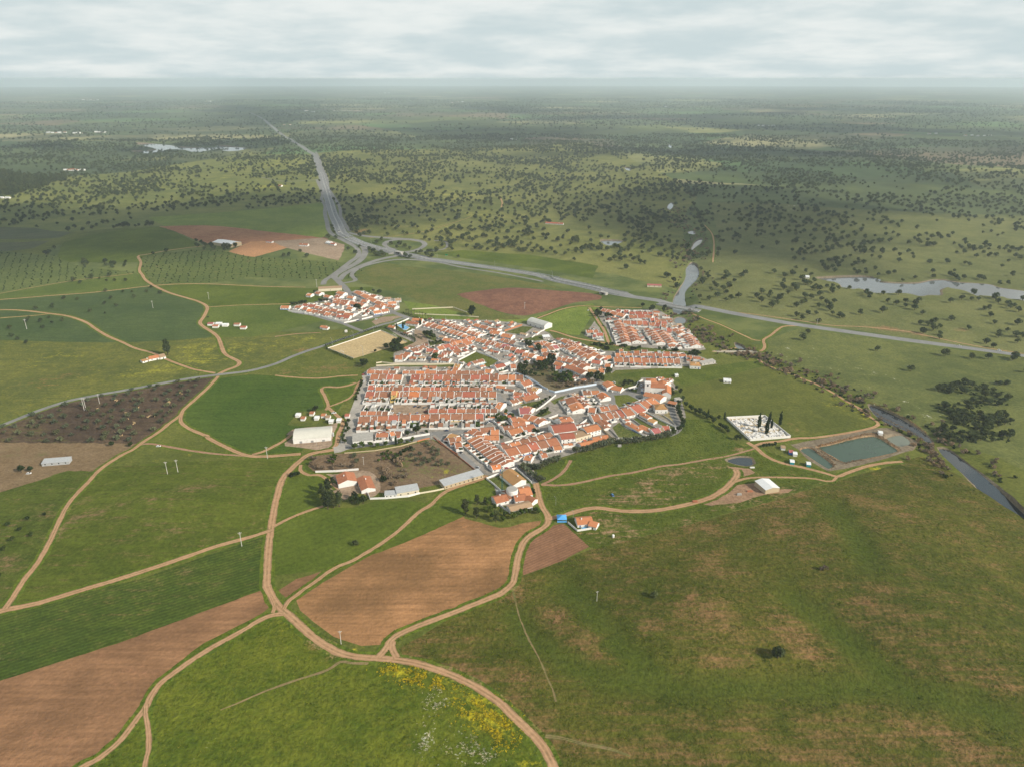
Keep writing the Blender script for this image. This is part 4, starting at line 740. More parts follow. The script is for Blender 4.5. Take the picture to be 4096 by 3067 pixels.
PLB = plain('blue_plinth', (.10, .22, .52), .8); PLY = plain('yellow_plinth', (.62, .40, .06), .8); CONC = plain('concrete', (.36, .345, .315), .9, .1, .15, .4)
YARD = [plain('yard_concrete', (.38, .34, .29), .95, .1, .2, .5), plain('yard_earth', (.25, .18, .12), .95, .1, .25, .5), plain('yard_grass', (.07, .105, .025), .95, .05, .35, .7, .5), plain('yard_tile', (.45, .34, .25), .9, .1, .15, .5)]
def box_mesh(name, sx, sy, sz, mat):
    m = MB(); m.box(-sx / 2, -sy / 2, 0, sx / 2, sy / 2, sz); return m.mesh(name, mat)
WIN = box_mesh('window', 1.1, .14, 1.25, GLASS); WINS = box_mesh('window', .8, .14, .9, GLASS)
DOOR = [box_mesh('door', 1.1, .14, 2.1, m) for m in DOORM]; GARAGE = [box_mesh('garage_door', 2.6, .14, 2.3, m) for m in DOORM]
def chim():
    m = MB(); m.box(-.4, -.4, -.8, .4, .4, 1.0); m.box(-.52, -.52, 1.0, .52, .52, 1.12); m.box(-.3, -.3, 1.12, .3, .3, 1.4)
    return m.mesh('chimney', WHITE)
CHIM = chim()
HOUSES = []
def house(p0, p1, zr=5., d1=5., d2=5., e1=2.8, e2=None, roof='rust', wall=None, par=True, side=None, y1=0., y2=0., win=True, hip=False, tall=False, name='house', plinth=None, chimney=None, gab0=False, gab1=False, rnd=None, into=None):
    """One house. p0, p1: ends of its ridge in plan; d1 / e1: depth and eave height of the side towards the viewer, d2 / e2 of the other; y1 / y2: depth of the walled yards."""
    rn = rnd or random.Random(int(abs(p0[0] * 31 + p0[1] * 17)) % 100003)
    a, b = np.array(p0, float), np.array(p1, float); L = float(np.hypot(*(b - a)))
    if L < 2.5: return None
    t = (b - a) / L; n = np.array((t[1], -t[0]))           # local -y = n when x runs along t
    c = (a + b) / 2
    want = {'L': (-1, 0), 'R': (1, 0), None: -c}[side]
    if n @ np.array(want) < 0: t = -t; n = -n; gab0, gab1 = gab1, gab0
    rz = math.atan2(t[1], t[0]); z0 = ground_z(*c)
    e2 = e2 if e2 is not None else max(2.3, zr - (zr - e1) * d2 / d1 * 1.05)
    wall = wall or WHITE
    h = empty(name, (c[0], c[1], z0), rz); hl = L / 2
    w = MB(); bz = -1.6
    prof = [(-d1, bz), (-d1, e1), (0, zr), (d2, e2), (d2, bz)]
    w.add([(-hl, y, z) for y, z in prof] + [(hl, y, z) for y, z in prof],
          [(0, 1, 2, 3, 4)[::-1], (5, 6, 7, 8, 9)] + [(i, i + 5, (i + 1) % 5 + 5, (i + 1) % 5) for i in (0, 3)][::1] + [(4, 0, 5, 9)])
    th = .16; ph = .34
    if par:
        for s in (-1, 1):
            if hip: continue
            x0, x1 = (-hl - .02, -hl + .3) if s < 0 else (hl - .3, hl + .02)
            pr = [(-d1 - .06, bz), (-d1 - .06, e1 + ph), (0, zr + ph), (d2 + .06, e2 + ph), (d2 + .06, bz)]
            w.add([(x0, y, z) for y, z in pr] + [(x1, y, z) for y, z in pr], [(4, 3, 2, 1, 0), (5, 6, 7, 8, 9)] + [(i, i + 5, (i + 1) % 5 + 5, (i + 1) % 5) for i in range(5)])
    w.build('wall', wall, h)
    r = MB(); ov = .3; xi = hl - .31 if par else hl + .25; s1 = (zr - e1) / d1; s2 = (zr - e2) / d2
    if hip:
        hx = max(.4, hl - min(d1, d2)); xi = hl + .3; E1 = e1 - s1 * ov + th; E2 = e2 - s2 * ov + th; Z = zr + th
        r.slab([(-xi, -d1 - ov, E1), (xi, -d1 - ov, E1), (hx, 0, Z), (-hx, 0, Z)], th)
        r.slab([(xi, d2 + ov, E2), (-xi, d2 + ov, E2), (-hx, 0, Z), (hx, 0, Z)], th)
        em = (E1 + E2) / 2
        r.slab([(-xi, d2 + ov, E2), (-xi, -d1 - ov, E1), (-hx, 0, Z)], th); r.slab([(xi, -d1 - ov, E1), (xi, d2 + ov, E2), (hx, 0, Z)], th)
    else:
        r.slab([(-xi, -d1 - ov, e1 - s1 * ov + th), (xi, -d1 - ov, e1 - s1 * ov + th), (xi, 0, zr + th), (-xi, 0, zr + th)], th)
        r.slab([(xi, d2 + ov, e2 - s2 * ov + th), (-xi, d2 + ov, e2 - s2 * ov + th), (-xi, 0, zr + th), (xi, 0, zr + th)], th)
    ro_ = r.build('roof', ROOF[roof] if isinstance(roof, str) else roof, h)
    if chimney if chimney is not None else rn.random() < .62:
        yy = rn.uniform(-d1 * .5, d2 * .3); zz = zr - abs(yy) * (s1 if yy < 0 else s2)
        link('chimney', CHIM, ro_, (rn.uniform(-hl * .7, hl * .7), yy, zz))
    if win:
        nw = max(1, int(L / 4.2)); di = rn.randrange(nw)
        for k in range(nw):
            x = -hl + L * (k + .5) / nw + rn.uniform(-.4, .4)
            if k == di: link('door', rn.choice(DOOR), h, (x, -d1 - .02, .0))
            else: link('window', rn.choice((WIN, WIN, WINS)), h, (x, -d1 - .02, 1.1))
            if tall: link('window', WIN, h, (x, -d1 - .02, 3.9))
        if gab0 or gab1:
            s = -1 if gab0 else 1
            for yy in (-d1 * .5, d2 * .45): link('window', WINS, h, (s * (hl + .0), yy, 1.2), R(90))
    if plinth:
        m = MB(); m.box(-hl - .03, -d1 - .10, bz, hl + .03, -d1, .75); m.build('plinth', plinth, h)
    for yd, sgn, dd in ((y1, -1, d1), (y2, 1, d2)):
        if yd < 2: continue
        f = MB(); ya, yb = sgn * dd, sgn * (dd + yd)
        f.box(-hl + .05, min(ya, yb) + .1, -1.2, hl - .05, max(ya, yb) - .1, .06); f.build('yard_floor', rn.choice(YARD), h)
        m = MB(); hh = rn.uniform(1.7, 2.4); y_lo, y_hi = min(ya, yb), max(ya, yb)
        m.box(-hl - .0, y_lo, -1.6, -hl + .22, y_hi, hh); m.box(hl - .22, y_lo, -1.6, hl, y_hi, hh + .06)
        m.box(-hl + .22, yb - .11, -1.6, hl - .22, yb + .11, hh - .05); m.build('yard_wall', wall if rn.random() < .85 else GREYW, h)
        passes = [(None, -hl + .3)] if yd < 10 else [(False, -hl + .3), (True, -hl + .3)]
        for force, x in passes:
         while x < hl - 2.:
             wd = min(rn.uniform(2.2, 5.0), hl - .3 - x)
             u = rn.random()
             if u < .60 and wd > 1.8:
                 dp = rn.uniform(.35, .85) * yd * (1. if force is None else .5); ez = rn.uniform(2.2, 2.9); at_wall = rn.random() < .5 if force is None else force
                 if at_wall: ay0, ay1 = (yb, yb - sgn * dp)
                 else: ay0, ay1 = (ya, ya + sgn * dp)
                 lo, hi = min(ay0, ay1) + .02, max(ay0, ay1) - .02
                 zlo, zhi = ez - .04, ez + (hi - lo) * rn.uniform(.12, .26)
                 if sgn < 0: zA, zB = zlo, zhi        # low on the viewer's side
                 else: zA, zB = zhi, zlo
                 if rn.random() < .25: zA, zB = zB, zA
                 m = MB(); m.prism([(x, lo), (x + wd, lo), (x + wd, hi), (x, hi)], -1.6, [zA, zA, zB, zB]); m.build('outbuilding_wall', wall, h)
                 m = MB(); m.slab([(x - .12, lo - .15, zA + .14), (x + wd + .12, lo - .15, zA + .14), (x + wd + .12, hi + .15, zB + .14), (x - .12, hi + .15, zB + .14)], .12)
                 m.build('outbuilding_roof', rn.choice([ROOF['rust'], ROOF['brown'], ROOF['orange'], ROOF['brown'], ROOF['red'], ASB, TIN]), h)
                 if not at_wall or sgn > 0: pass
             elif u < .92:
                 m = MB(); cy_ = (ya + yb) / 2 + rn.uniform(-1, 1); bush(m, x + wd / 2, cy_, rn.uniform(.8, 1.6), rn.uniform(1.4, 3.2), rn)
                 m.build('garden_shrub', SHRUBM, h)
             x += wd + rn.uniform(.3, 1.6)
    if into is not None:
        d = rz - into.rotation_euler.z; ca, sa = math.cos(-into.rotation_euler.z), math.sin(-into.rotation_euler.z)
        ox, oy = c[0] - into.location.x, c[1] - into.location.y; off = Vector((ox * ca - oy * sa, ox * sa + oy * ca, 0))
        for ch in list(h.children):
            ch.parent = into; ch.location = Matrix.Rotation(d, 3, 'Z') @ ch.location + off; ch.rotation_euler.z += d
        bpy.data.objects.remove(h); return into
    HOUSES.append(h); h['_r'] = roof if isinstance(roof, str) else 'grey'
    return h
SHRUBM = plain('shrub_leaves', (.035, .058, .018), .8, .1, .45, 1.6)
def bush(m, x, y, r, hgt_, rn, n=26):
    for _ in range(n):
        th_, ph_ = rn.uniform(0, 6.283), math.acos(rn.uniform(-.2, 1))
        c = Vector((math.sin(ph_) * math.cos(th_) * r, math.sin(ph_) * math.sin(th_) * r, (math.cos(ph_) * .5 + .5) * hgt_)) * rn.uniform(.75, 1.) + Vector((x, y, 0))
        u = Vector((rn.gauss(0, 1), rn.gauss(0, 1), rn.gauss(0, 1))).normalized(); v = u.orthogonal().normalized(); s = r * .5
        m.add([c + u * s, c + v * s, c - u * s, c - v * s], [(0, 1, 2, 3)])
ROWS = {}; SPEC = []; FOOT = []
def row(where, t, pts, n=None, roofs=None, look='white house', zvar=.35, **kw):
    """A terrace along its ridge line: every pair of neighbouring points (or every one of n equal lengths) is a house."""
    zr = kw.get('zr', 5.); kw = dict(kw)
    for q in ('d1', 'd2'):
        kw[q] = kw.get(q, 5.); kw[q] *= 1. if t == 'b5' else 1.2 if kw[q] <= 6 else 1.06
    if n:
        (xa, ya), (xb, yb) = pts; pts = [(xa + (xb - xa) * i / n, ya + (yb - ya) * i / n) for i in range(n + 1)]
    P3 = [None if p is None else at(t, p[0], p[1], zr)[:2] for p in pts]
    for i in range(len(P3) - 1):
        if P3[i] is None or P3[i + 1] is None: continue
        rn = random.Random(sum(map(ord, where)) * 7 + i * 131)
        k = dict(kw); k['zr'] = zr + rn.uniform(-zvar, zvar); k['d1'] = kw.get('d1', 5.) * rn.uniform(.94, 1.04)
        rf = (roofs[i % len(roofs)] if roofs and roofs[i % len(roofs)] else rn.choice(['brown', 'brown', 'brown', 'rust', 'rust', 'orange', 'red']))
        k.setdefault('roof', rf)
        if 'plinth' not in k and rn.random() < .22: k['plinth'] = rn.choice((PLB, PLY))
        k.setdefault('name', 'cottage' if 'hamlet' in where or 'north-east' in where else 'terraced_house' if 'terrace' in where or 'row' in where else 'garden_shed' if 'shed' in look else 'town_house')
        k['gab0'], k['gab1'] = (i == 0 or P3[i - 1] is None, i == len(P3) - 2 or P3[i + 2] is None)
        SPEC.append((where, look, P3[i], P3[i + 1], rn, k))
        a, b = P3[i], P3[i + 1]; tt = (b - a) / (np.linalg.norm(b - a) + 1e-9); nn = np.array((tt[1], -tt[0])); c = (a + b) / 2
        if nn @ np.array({'L': (-1, 0), 'R': (1, 0), None: tuple(-c)}[kw.get('side')]) < 0: nn = -nn
        FOOT.append((c, tt, nn, np.linalg.norm(b - a) / 2, k['d1'] + k.get('y1', 0), kw.get('d2', 5.) + k.get('y2', 0)))
def build_rows():
    open_ = [pl for nm, m, pl in REG if nm in ('street', 'road', 'garden_plot', 'parking_lot', 'park_ground', 'grassy_lot', 'country_road', 'football_pitch', 'gravel_lot', 'motorway') or m == 'track']
    inside = [pl for nm, m, pl in REG if nm == 'village_ground']
    gx, gy = np.meshgrid(np.arange(-520, 620, 1.5), np.arange(640, 1560, 1.5), indexing='ij'); gp = np.stack((gx.ravel(), gy.ravel()), 1); free = np.zeros(len(gp), bool)
    for pl in inside: free |= inpoly(gp, pl)
    for pl in open_: free &= ~inpoly(gp, pl)
    free = free.reshape(gx.shape)
    def blocked(q, me):
        i, j = int((q[0] + 520) / 1.5), int((q[1] - 640) / 1.5)
        if not (0 <= i < free.shape[0] and 0 <= j < free.shape[1]) or not free[i, j]: return True
        d = q - FC; u = np.abs((d * FT).sum(1)); v = (d * FN).sum(1); hit = (u < FH + .3) & (v > -FB - .3) & (v < FA + .3); hit[me] = False
        return bool(hit.any())
    FC = np.array([f[0] for f in FOOT]); FT = np.array([f[1] for f in FOOT]); FN = np.array([f[2] for f in FOOT]); FH = np.array([f[3] for f in FOOT]); FA = np.array([f[4] for f in FOOT]); FB = np.array([f[5] for f in FOOT])
    for i, (where, look, a, b, rn, k) in enumerate(SPEC):
        c, tt, nn, hl, da, db = FOOT[i]
        if 'shed' not in look:
            for key, sg, d0 in (('y1', 1, da), ('y2', -1, db)):
                if k.get(key, 0) or rn.random() < .06: continue
                gap = 0.
                while gap < 17 and not any(blocked(c + nn * sg * (d0 + gap + 1.) + tt * s * hl * .8, i) for s in (-1, 0, 1)): gap += 1.
                y = min(gap - (3.2 if sg > 0 else 2.2), 13.)
                if y > 2.6:
                    k[key] = y; FA[i] += y if sg > 0 else 0; FB[i] += y if sg < 0 else 0
        h = house(a, b, rnd=rn, **k)
        if h is None: continue
        h['_look'] = f"{look} with {h['_r']} roof"; del h['_r']
        ROWS.setdefault(where, []).append(h)
    return free, FC, FT, FN, FH, FA, FB
def X(y0, y1, xs):
    """Cut points along a nearly level ridge; None breaks the row."""
    v = [x for x in xs if x is not None]; a, b = v[0], v[-1]
    return [None if x is None else (x, y0 + (y1 - y0) * (x - a) / (b - a)) for x in xs]
# ---------------------------------------------------------------- the long terraces of the west
row('in the west block top terrace', 'b5', X(185, 200, [305, 445, 585, 690, 820, None, 930, 1050, 1165, 1325, 1530, 1705, 1885, 2115, 2260, 2386]), zr=5., d1=4.4, d2=5,
    roofs=['rust', 'rust', 'rust', 'brown', 'red', '', 'rust', 'brown', 'bright orange', 'rust', 'brown', 'rust', 'brown', 'brown', 'brown'], y2=5)
row('in the west block second terrace', 'b5', X(262, 270, [370, 520, 660, 775, 930, None, 1080, 1245, 1335, 1480, 1645, 1810, 1975, 2130, 2301, 2466, 2621, 2796, 2930, 3066]), zr=5.2, d1=9.5, d2=3.5, e1=2.6, y1=11)
row('in the west block third terrace', 'b5', X(478, 480, [450, 595, 700, 765, 935, None, 945, 1050, 1250, 1425, 1490, 1600, 1745, 1950, 2100, 2300, 2406, 2526]), zr=4.8, d1=4.5, d2=5, y2=11)
row('at the left end above the wide street', 'b5', [(322, 445), (445, 445)], zr=5.4, d1=7, d2=5, roofs=['red'])
row('in the west block fourth terrace', 'b5', X(560, 562, [285, 445, 530, 730, None, 830, 885, 945, 1045, 1240, 1392, 1530, 1600, 1700, 1845, 1985, 2221, 2306, 2451, 2591]), zr=5.2, d1=9, d2=3.5, e1=2.7, y1=14,
    roofs=['red', 'brown', 'brown', '', 'orange', 'rust', 'brown', 'brown', 'bright orange', 'brown', 'rust', 'brown', 'brown', 'rust', 'brown', 'red', 'brown', 'brown', 'rust'])
row('amid the west terraces', 'b5', [(735, 545), (828, 545)], zr=8.4, d1=6, d2=5, e1=6.2, wall=YELLOWW, tall=True, roofs=['orange'], look='tall yellow house', y1=8)
row('left of the parking lot', 'b5', X(900, 905, [190, 310, 470, 570, 680]), zr=4.8, d1=4.8, d2=4, y2=20)
row('right of the parking lot', 'b5', X(862, 858, [1392, 1560, 1725, 1881, 2050, 2221, 2316, 2391, 2481, 2606]), zr=4.9, d1=4.8, d2=5, y2=15)
row('in the terrace below the parking lot', 'b5', [(150, 1008), (365, 998), (485, 990), (680, 980), (865, 975), (1070, 968), (1245, 965), (1415, 960), (1580, 956), (1780, 954), (1985, 952), (2216, 950), (2366, 948)], zr=5.0, d1=8, d2=3.5, e1=2.7, y1=18,
    roofs=['brown', 'brown', 'rust', 'red', 'brown', 'rust', 'rust', 'brown', 'rust', 'brown', 'brown', 'red'])
row('beside the grey-roofed warehouse', 'b5', [(462, 1283), (688, 1280), (785, 1258), (915, 1262)], zr=4.8, d1=5.5, d2=4, plinth=PLY, roofs=['rust', 'orange', 'brown'], y1=4)
row('at the corner of the small square', 'b6', [(848, 742), (955, 765)], zr=6, d1=8, d2=5, roofs=['orange'])
row('behind the top terrace', 'b2', [(1190, 995), (1300, 1005), None, (1165, 1062), (1262, 1072), None, (1725, 1088), (1845, 1100)], zr=5.2, d1=5, d2=4, roofs=['ochre', '', '', 'orange', '', '', 'orange'])
# ---------------------------------------------------------------- the middle of the village
OR = ['orange', 'rust', 'orange', 'orange', 'rust']
row('along the palm road', 'b2', [(975, 240), (1440, 390)], 7, OR, d1=5.5, d2=5.5, plinth=PLB)
row('at the bus square corner', 'b2', [(1440, 408), (1645, 465)], 3, OR, d1=5, d2=5)
row('facing the swimming pool yard', 'b2', [(715, 268), (1000, 345)], 3, OR, d1=7, d2=5, y1=4)
row('in the second row from palms', 'b2', [(1000, 362), (1350, 465)], 5, OR, d1=6, d2=5, y1=6)
row('left of the bus square', 'b2', [(1340, 475), (1515, 512)], 2, OR, d1=5, d2=5)
row('in the row above the orchard', 'b2', [(995, 535), (1135, 560), (1285, 585)], None, OR, d1=5, d2=5, y2=4)
row('in the climbing street row', 'b2', [(868, 700), (975, 670), (1090, 640), (1180, 602), (1290, 572), (1400, 548), (1535, 508)], None, ['rust', 'red', 'rust', 'orange', 'rust', 'rust'], zr=5.6, d1=4.5, d2=5)
row('below the climbing street', 'b2', [(1080, 715), (1220, 682), None, (1210, 668), (1362, 640), None, (1315, 632), (1475, 598)], None, ['red', '', '', 'brown', '', '', 'rust'], d1=5, d2=5, y1=5)
row('near the walled corner garden', 'b2', [(1000, 758), (1140, 788), None, (1140, 762), (1280, 735), None, (905, 832), (1010, 842), None, (955, 798), (1055, 805), None, (955, 888), (1110, 905)], None, zr=4.8, d1=4.5, d2=4.5)
row('along the red dirt lane', 'b2', [(395, 748), (520, 705), (640, 668), None, (610, 648), (722, 640)], None, ['brown', 'brown', '', '', 'brown'], zr=4.4, d1=4, d2=3.5, y1=4)
row('by the round garden tree', 'b2', [(690, 728), (832, 735), None, (815, 752), (912, 762)], None, ['red', '', '', 'red'], zr=5, d1=4.5, d2=4)
row('on the lane below the pitch', 'b2', [(130, 855), (268, 850), None, (238, 815), (372, 845), None, (300, 788), (420, 798)], None, ['rust', '', '', 'rust', '', '', 'rust'], d1=4.5, d2=4, y1=5)
row('in the pool garden row', 'b2', [(1585, 543), (1680, 562), (1770, 582), (1860, 600), (1930, 625), (2040, 645), (2150, 690)], None, ['orange', 'orange', 'rust', 'rust', 'orange', 'maroon'], d1=6, d2=5, y1=7)
row('north of the bus square', 'b2', [(1545, 282), (1660, 310), (1790, 345), None, (1790, 352), (1960, 382), None, (1830, 400), (2005, 435)], None, OR, d1=5, d2=5, y2=4)
row('below the bus square', 'b3', [(90, 690), (195, 700), (305, 715), None, (290, 740), (455, 765), None, (410, 800), (520, 812), (625, 840)], None, ['brown', 'rust', '', '', 'red', '', '', 'orange', 'orange'], d1=6, d2=5, y1=5)
row('right of the bus', 'b3', [(45, 462), (235, 495), None, (88, 560), (190, 580), (292, 600)], None, ['orange', '', '', 'brown', 'brown'], d1=6, d2=5, plinth=PLB)
row('with a grey roof beside the bus', 'b3', [(292, 608), (468, 640)], None, None, roof=ASB, d1=6, d2=6, zr=5)
row('round the double courtyard', 'b3', [(590, 640), (742, 612), None, (725, 592), (830, 620), (925, 650), None, (820, 702), (920, 682), (1010, 668), (1112, 648)], None, ['rust', '', '', 'orange', 'orange', '', '', 'brown', 'maroon', 'brown'], d1=6, d2=5)
row('above the dark grove', 'b3', [(768, 788), (880, 805), (1005, 825), None, (720, 735), (832, 732)], None, ['brown', 'rust', '', '', 'orange'], d1=5, d2=5)
row('alone above the dark grove', 'b3', [(655, 868), (825, 885)], None, ['bright orange'], zr=7, d1=6, d2=6, e1=4.6, tall=True, look='tall white house')
row('in the long eastern street row', 'b3', [(1122, 550), (1230, 600), (1330, 645), (1400, 680), (1480, 708), (1560, 738), (1650, 790), (1740, 835), (1830, 880)], None, OR + ['rust'], d1=5, d2=5, plinth=PLB)
row('in the eastern yards row', 'b3', [(1190, 648), (1260, 690), (1340, 735), (1420, 775), (1510, 820), (1640, 872)], None, ['brown', 'orange', 'brown', 'rust', 'orange'], d1=6, d2=5, y1=6)
row('in the row above the manor', 'b3', [(1018, 878), (1110, 890), (1200, 905), (1310, 940), (1440, 985), (1535, 1040)], None, ['rust', 'rust', 'rust', 'brown', 'rust'], d1=5, d2=6, y2=6)
row('in the wedge above the manor', 'b3', [(1630, 925), (1795, 950), None, (1495, 985), (1610, 998), None, (1425, 945), (1535, 958), None, (1800, 860), (1960, 850)], None, ['red', '', '', 'rust', '', '', 'brown', '', '', 'orange'], d1=5, d2=5)
row('above the dark grove pool', 'b3', [(1180, 1008), (1290, 1035), (1400, 1082), (1510, 1130)], None, ['rust', 'rust', 'rust'], zr=8.6, d1=5.5, d2=5, e1=6.3, tall=True, look='tall white manor wing', par=False)
row('beside the manor', 'b3', [(1550, 1095), (1735, 1112), None, (1740, 1072), (1862, 1085)], None, ['ochre', '', '', 'orange'], zr=5.6, d1=5, d2=5)
row('at the manor terrace', 'b3', [(975, 955), (1135, 990), None, (980, 1035), (1090, 1038), (1205, 1040)], None, ['orange', '', '', 'red', 'red'], zr=5, d1=4.5, d2=4.5)
row('by the park wall with skylight', 'b3', [(178, 1005), (282, 1000)], None, ['rust'], zr=7, d1=6.5, d2=4, e1=4.4, tall=True)
row('with a swimming pool', 'b2', [(1485, 958), (1682, 905)], None, ['brown'], zr=4.6, d1=4, d2=3)
row('at the end of the garden wall', 'b2', [(1880, 1020), (2055, 978)], None, ['red'], zr=6.2, d1=5, d2=5, e1=3.6)
# ---------------------------------------------------------------- the north-east quarter
NE = ['rust', 'orange', 'rust', 'rust']
row('in the north-east first column', 'b4', [(632, 348), (788, 738)], 8, NE, d1=6.5, d2=5, side='L', y1=8)
row('in the north-east second column', 'b4', [(822, 458), (968, 718)], 5, NE, d1=5.5, d2=6, side='L', y2=6)
row('in the north-east third column', 'b4', [(1228, 523), (1395, 742)], 6, NE, d1=5.5, d2=5, side='L', y1=6)
row('in the north-east fourth column', 'b4', [(1398, 533), (1605, 750)], 6, NE, d1=5.5, d2=6, side='L', y2=6)
row('in the north-east fifth column', 'b4', [(1855, 600), (2020, 795)], 6, NE, d1=6, d2=5, side='L', y1=9)
row('at the top of the fifth column', 'b4', [(1640, 495), (1700, 535), (1765, 585)], None, NE, d1=5, d2=6, side='L')
row('in the north-east top row', 'b4', [(600, 168), (692, 180), None, (738, 180), (820, 188), None, (820, 208), (925, 210), (1055, 212), (1150, 213), (1240, 215), None, (1240, 245), (1332, 246)], None, ['red', 'red', 'red', 'red', 'red', 'rust', 'red'], d1=5, d2=5, zr=5)
row('in the north-east second row', 'b4', [(808, 266), (960, 264), (1098, 262), None, (1100, 262), (1240, 280), None, (1190, 325), (1268, 325), None, (1272, 310), (1337, 312)], None, ['rust', 'red', 'red', 'red'], zr=5.4, d1=7.5, d2=4, y1=4)
row('in the north-east third row', 'b4', [(718, 365), (850, 370), (960, 374), (1062, 376), (1172, 380), None, (1275, 360), (1385, 364), None, (1385, 382), (1492, 386)], None, ['rust', 'red', 'rust', 'red'], zr=5.6, d1=8, d2=4, y1=5)
row('above the fourth column', 'b4', [(1172, 398), (1290, 402), (1390, 415), (1480, 420), None, (1478, 498), (1576, 500)], None, ['rust', 'red', 'rust', 'red'], zr=5.5, d1=8, d2=4, y1=4)
row('under the road embankment', 'b4', [(365, 148), (450, 170), (535, 192), None, (505, 190), (640, 220), (775, 252)], None, ['rust', 'rust', '', '', 'rust', 'orange'], zr=5.4, d1=7, d2=6)
row('by the road fork', 'b4', [(62, 538), (182, 535), (268, 530), None, (242, 588), (368, 590), None, (178, 612), (240, 614)], None, ['rust', 'rust', '', '', 'red', '', '', 'red'], zr=4.8, d1=4.5, d2=4)
row('in the blue-trimmed terrace', 'b4', X(940, 958, [578, 660, 745, 880, 1010, 1140, 1285, 1410, 1545, 1690, 1830]), zr=4.5, d1=3.2, d2=4.5, plinth=PLB, y2=8, roofs=['orange', 'orange', 'orange', 'brown', 'rust', 'rust', 'brown', 'red', 'rust', 'rust'])
row('at the far end of the terrace', 'b4', [(1830, 985), (1942, 992)], None, ['rust'], zr=3.6, d1=3.5, d2=3, e1=2.6)
row('in the meadow-edge terrace', 'b4', X(1015, 1040, [550, 715, 820, 900, 1040, 1180, 1300, 1410, 1480, 1600, 1722]), zr=5.5, d1=8.5, d2=4, e1=2.7, y1=11, roofs=['orange', 'brown', 'orange', 'orange', 'rust', 'rust', 'rust', 'orange', 'rust', 'brown'])
row('at the street corner above the meadow', 'b4', [(405, 1122), (515, 1138)], None, ['orange'], d1=5, d2=5)
row('behind the blue-trimmed terrace', 'b4', [(648, 868), (725, 872), None, (905, 905), (1010, 908), None, (1040, 880), (1150, 885), None, (1420, 920), (1545, 920)], None, ['orange', '', '', 'rust', '', '', 'brown', '', '', 'rust'], zr=4.4, d1=4, d2=3.5)
row('at the bridge track', 'b4', [(1895, 1100), (2085, 1110)], None, ['ochre'], zr=6, d1=6, d2=5, e1=4.2, hip=True, par=False)
# ---------------------------------------------------------------- the south-east quarter
row('in the ruined row', 'b7', [(165, 640), (245, 745), (330, 860)], None, ['rust', 'orange'], d1=9, d2=4, side='L', zr=5.2, y1=6)
row('in the narrow lane row', 'b7', [(212, 618), (290, 678), (370, 738), (445, 792)], None, ['rust', 'brown', 'rust'], d1=3.5, d2=5, side='L')
row('behind the narrow lane', 'b7', [(352, 545), (500, 542), (648, 532)], None, ['brown', 'orange'], d1=5, d2=4)
row('shaped like a wedge', 'b7', [(688, 562), (792, 650)], None, ['bright orange'], d1=5, d2=4, side='L')
row('below the wedge house', 'b7', [(462, 838), (595, 850), None, (650, 830), (800, 812), (952, 790)], None, ['rust', '', '', 'rust', 'brown'], d1=5.5, d2=4.5, plinth=PLY, y2=4)
row('in the row of long gardens', 'b7', [(498, 975), (640, 958), (750, 935), (850, 915), (940, 900), (1035, 880)], None, ['rust', 'brown', 'rust', 'brown', 'red'], zr=5.5, d1=9.5, d2=4)
row('stepping up to the church', 'b7', [(1030, 868), (1182, 832), None, (1195, 825), (1352, 772), None, (1358, 748), (1475, 708), (1595, 662)], None, ['rust', '', '', 'red', '', '', 'rust', 'orange'], zr=6.4, d1=11, d2=4, e1=3.)
row('at the last bend below the church', 'b7', [(1618, 788), (1835, 782)], None, ['ochre'], zr=7, d1=7, d2=6, e1=4.6, hip=True, par=False, tall=False)
row('among the long gardens', 'b7', [(655, 1058), (790, 1182), None, (705, 1050), (812, 1122), None, (1400, 920), (1545, 1000), None, (1540, 1030), (1645, 1070), None, (1150, 1090), (1270, 1155), (1395, 1222), None, (1375, 1140), (1565, 1232)], None, ['brown', '', '', 'rust', '', '', 'orange', '', '', 'ochre', '', '', 'orange', 'orange', '', '', 'orange'], zr=3.6, d1=3, d2=3, e1=2.4, side='L', par=False, win=False, look='low garden shed')
row('at the far end of the gardens', 'b7', [(1560, 1232), (1700, 1198), None, (1660, 1200), (1785, 1195), None, (1750, 1168), (1890, 1168)], None, ['maroon', '', '', 'tan', '', '', 'red'], zr=4.6, d1=5, d2=4)
row('beside the hedge bend', 'c2', [(10, 393), (250, 360)], None, ['red'], zr=8, d1=9.5, d2=8, e1=5, look='large white hall', tall=False, par=True)
row('beside the big red hall', 'c2', [(100, 472), (242, 458), None, (342, 408), (482, 372)], None, ['red', '', '', 'orange'], zr=8.2, d1=6, d2=5, e1=5.8, tall=True, look='tall white house', par=False)
row('between two tall houses', 'c2', [(222, 468), (372, 425)], None, ['tan'], zr=6, d1=7, d2=4, e1=4.4, wall=CREAM, look='old cream house')
row('facing the southern hedge', 'c2', [(302, 565), (470, 525), None, (430, 508), (582, 476)], None, ['orange', '', '', 'orange'], zr=5, d1=4.5, d2=4, par=False)
row('by the triangular yard', 'c2', [(98, 335), (205, 293), None, (100, 352), (220, 345)], None, ['rust', '', '', 'brown'], d1=5, d2=4)
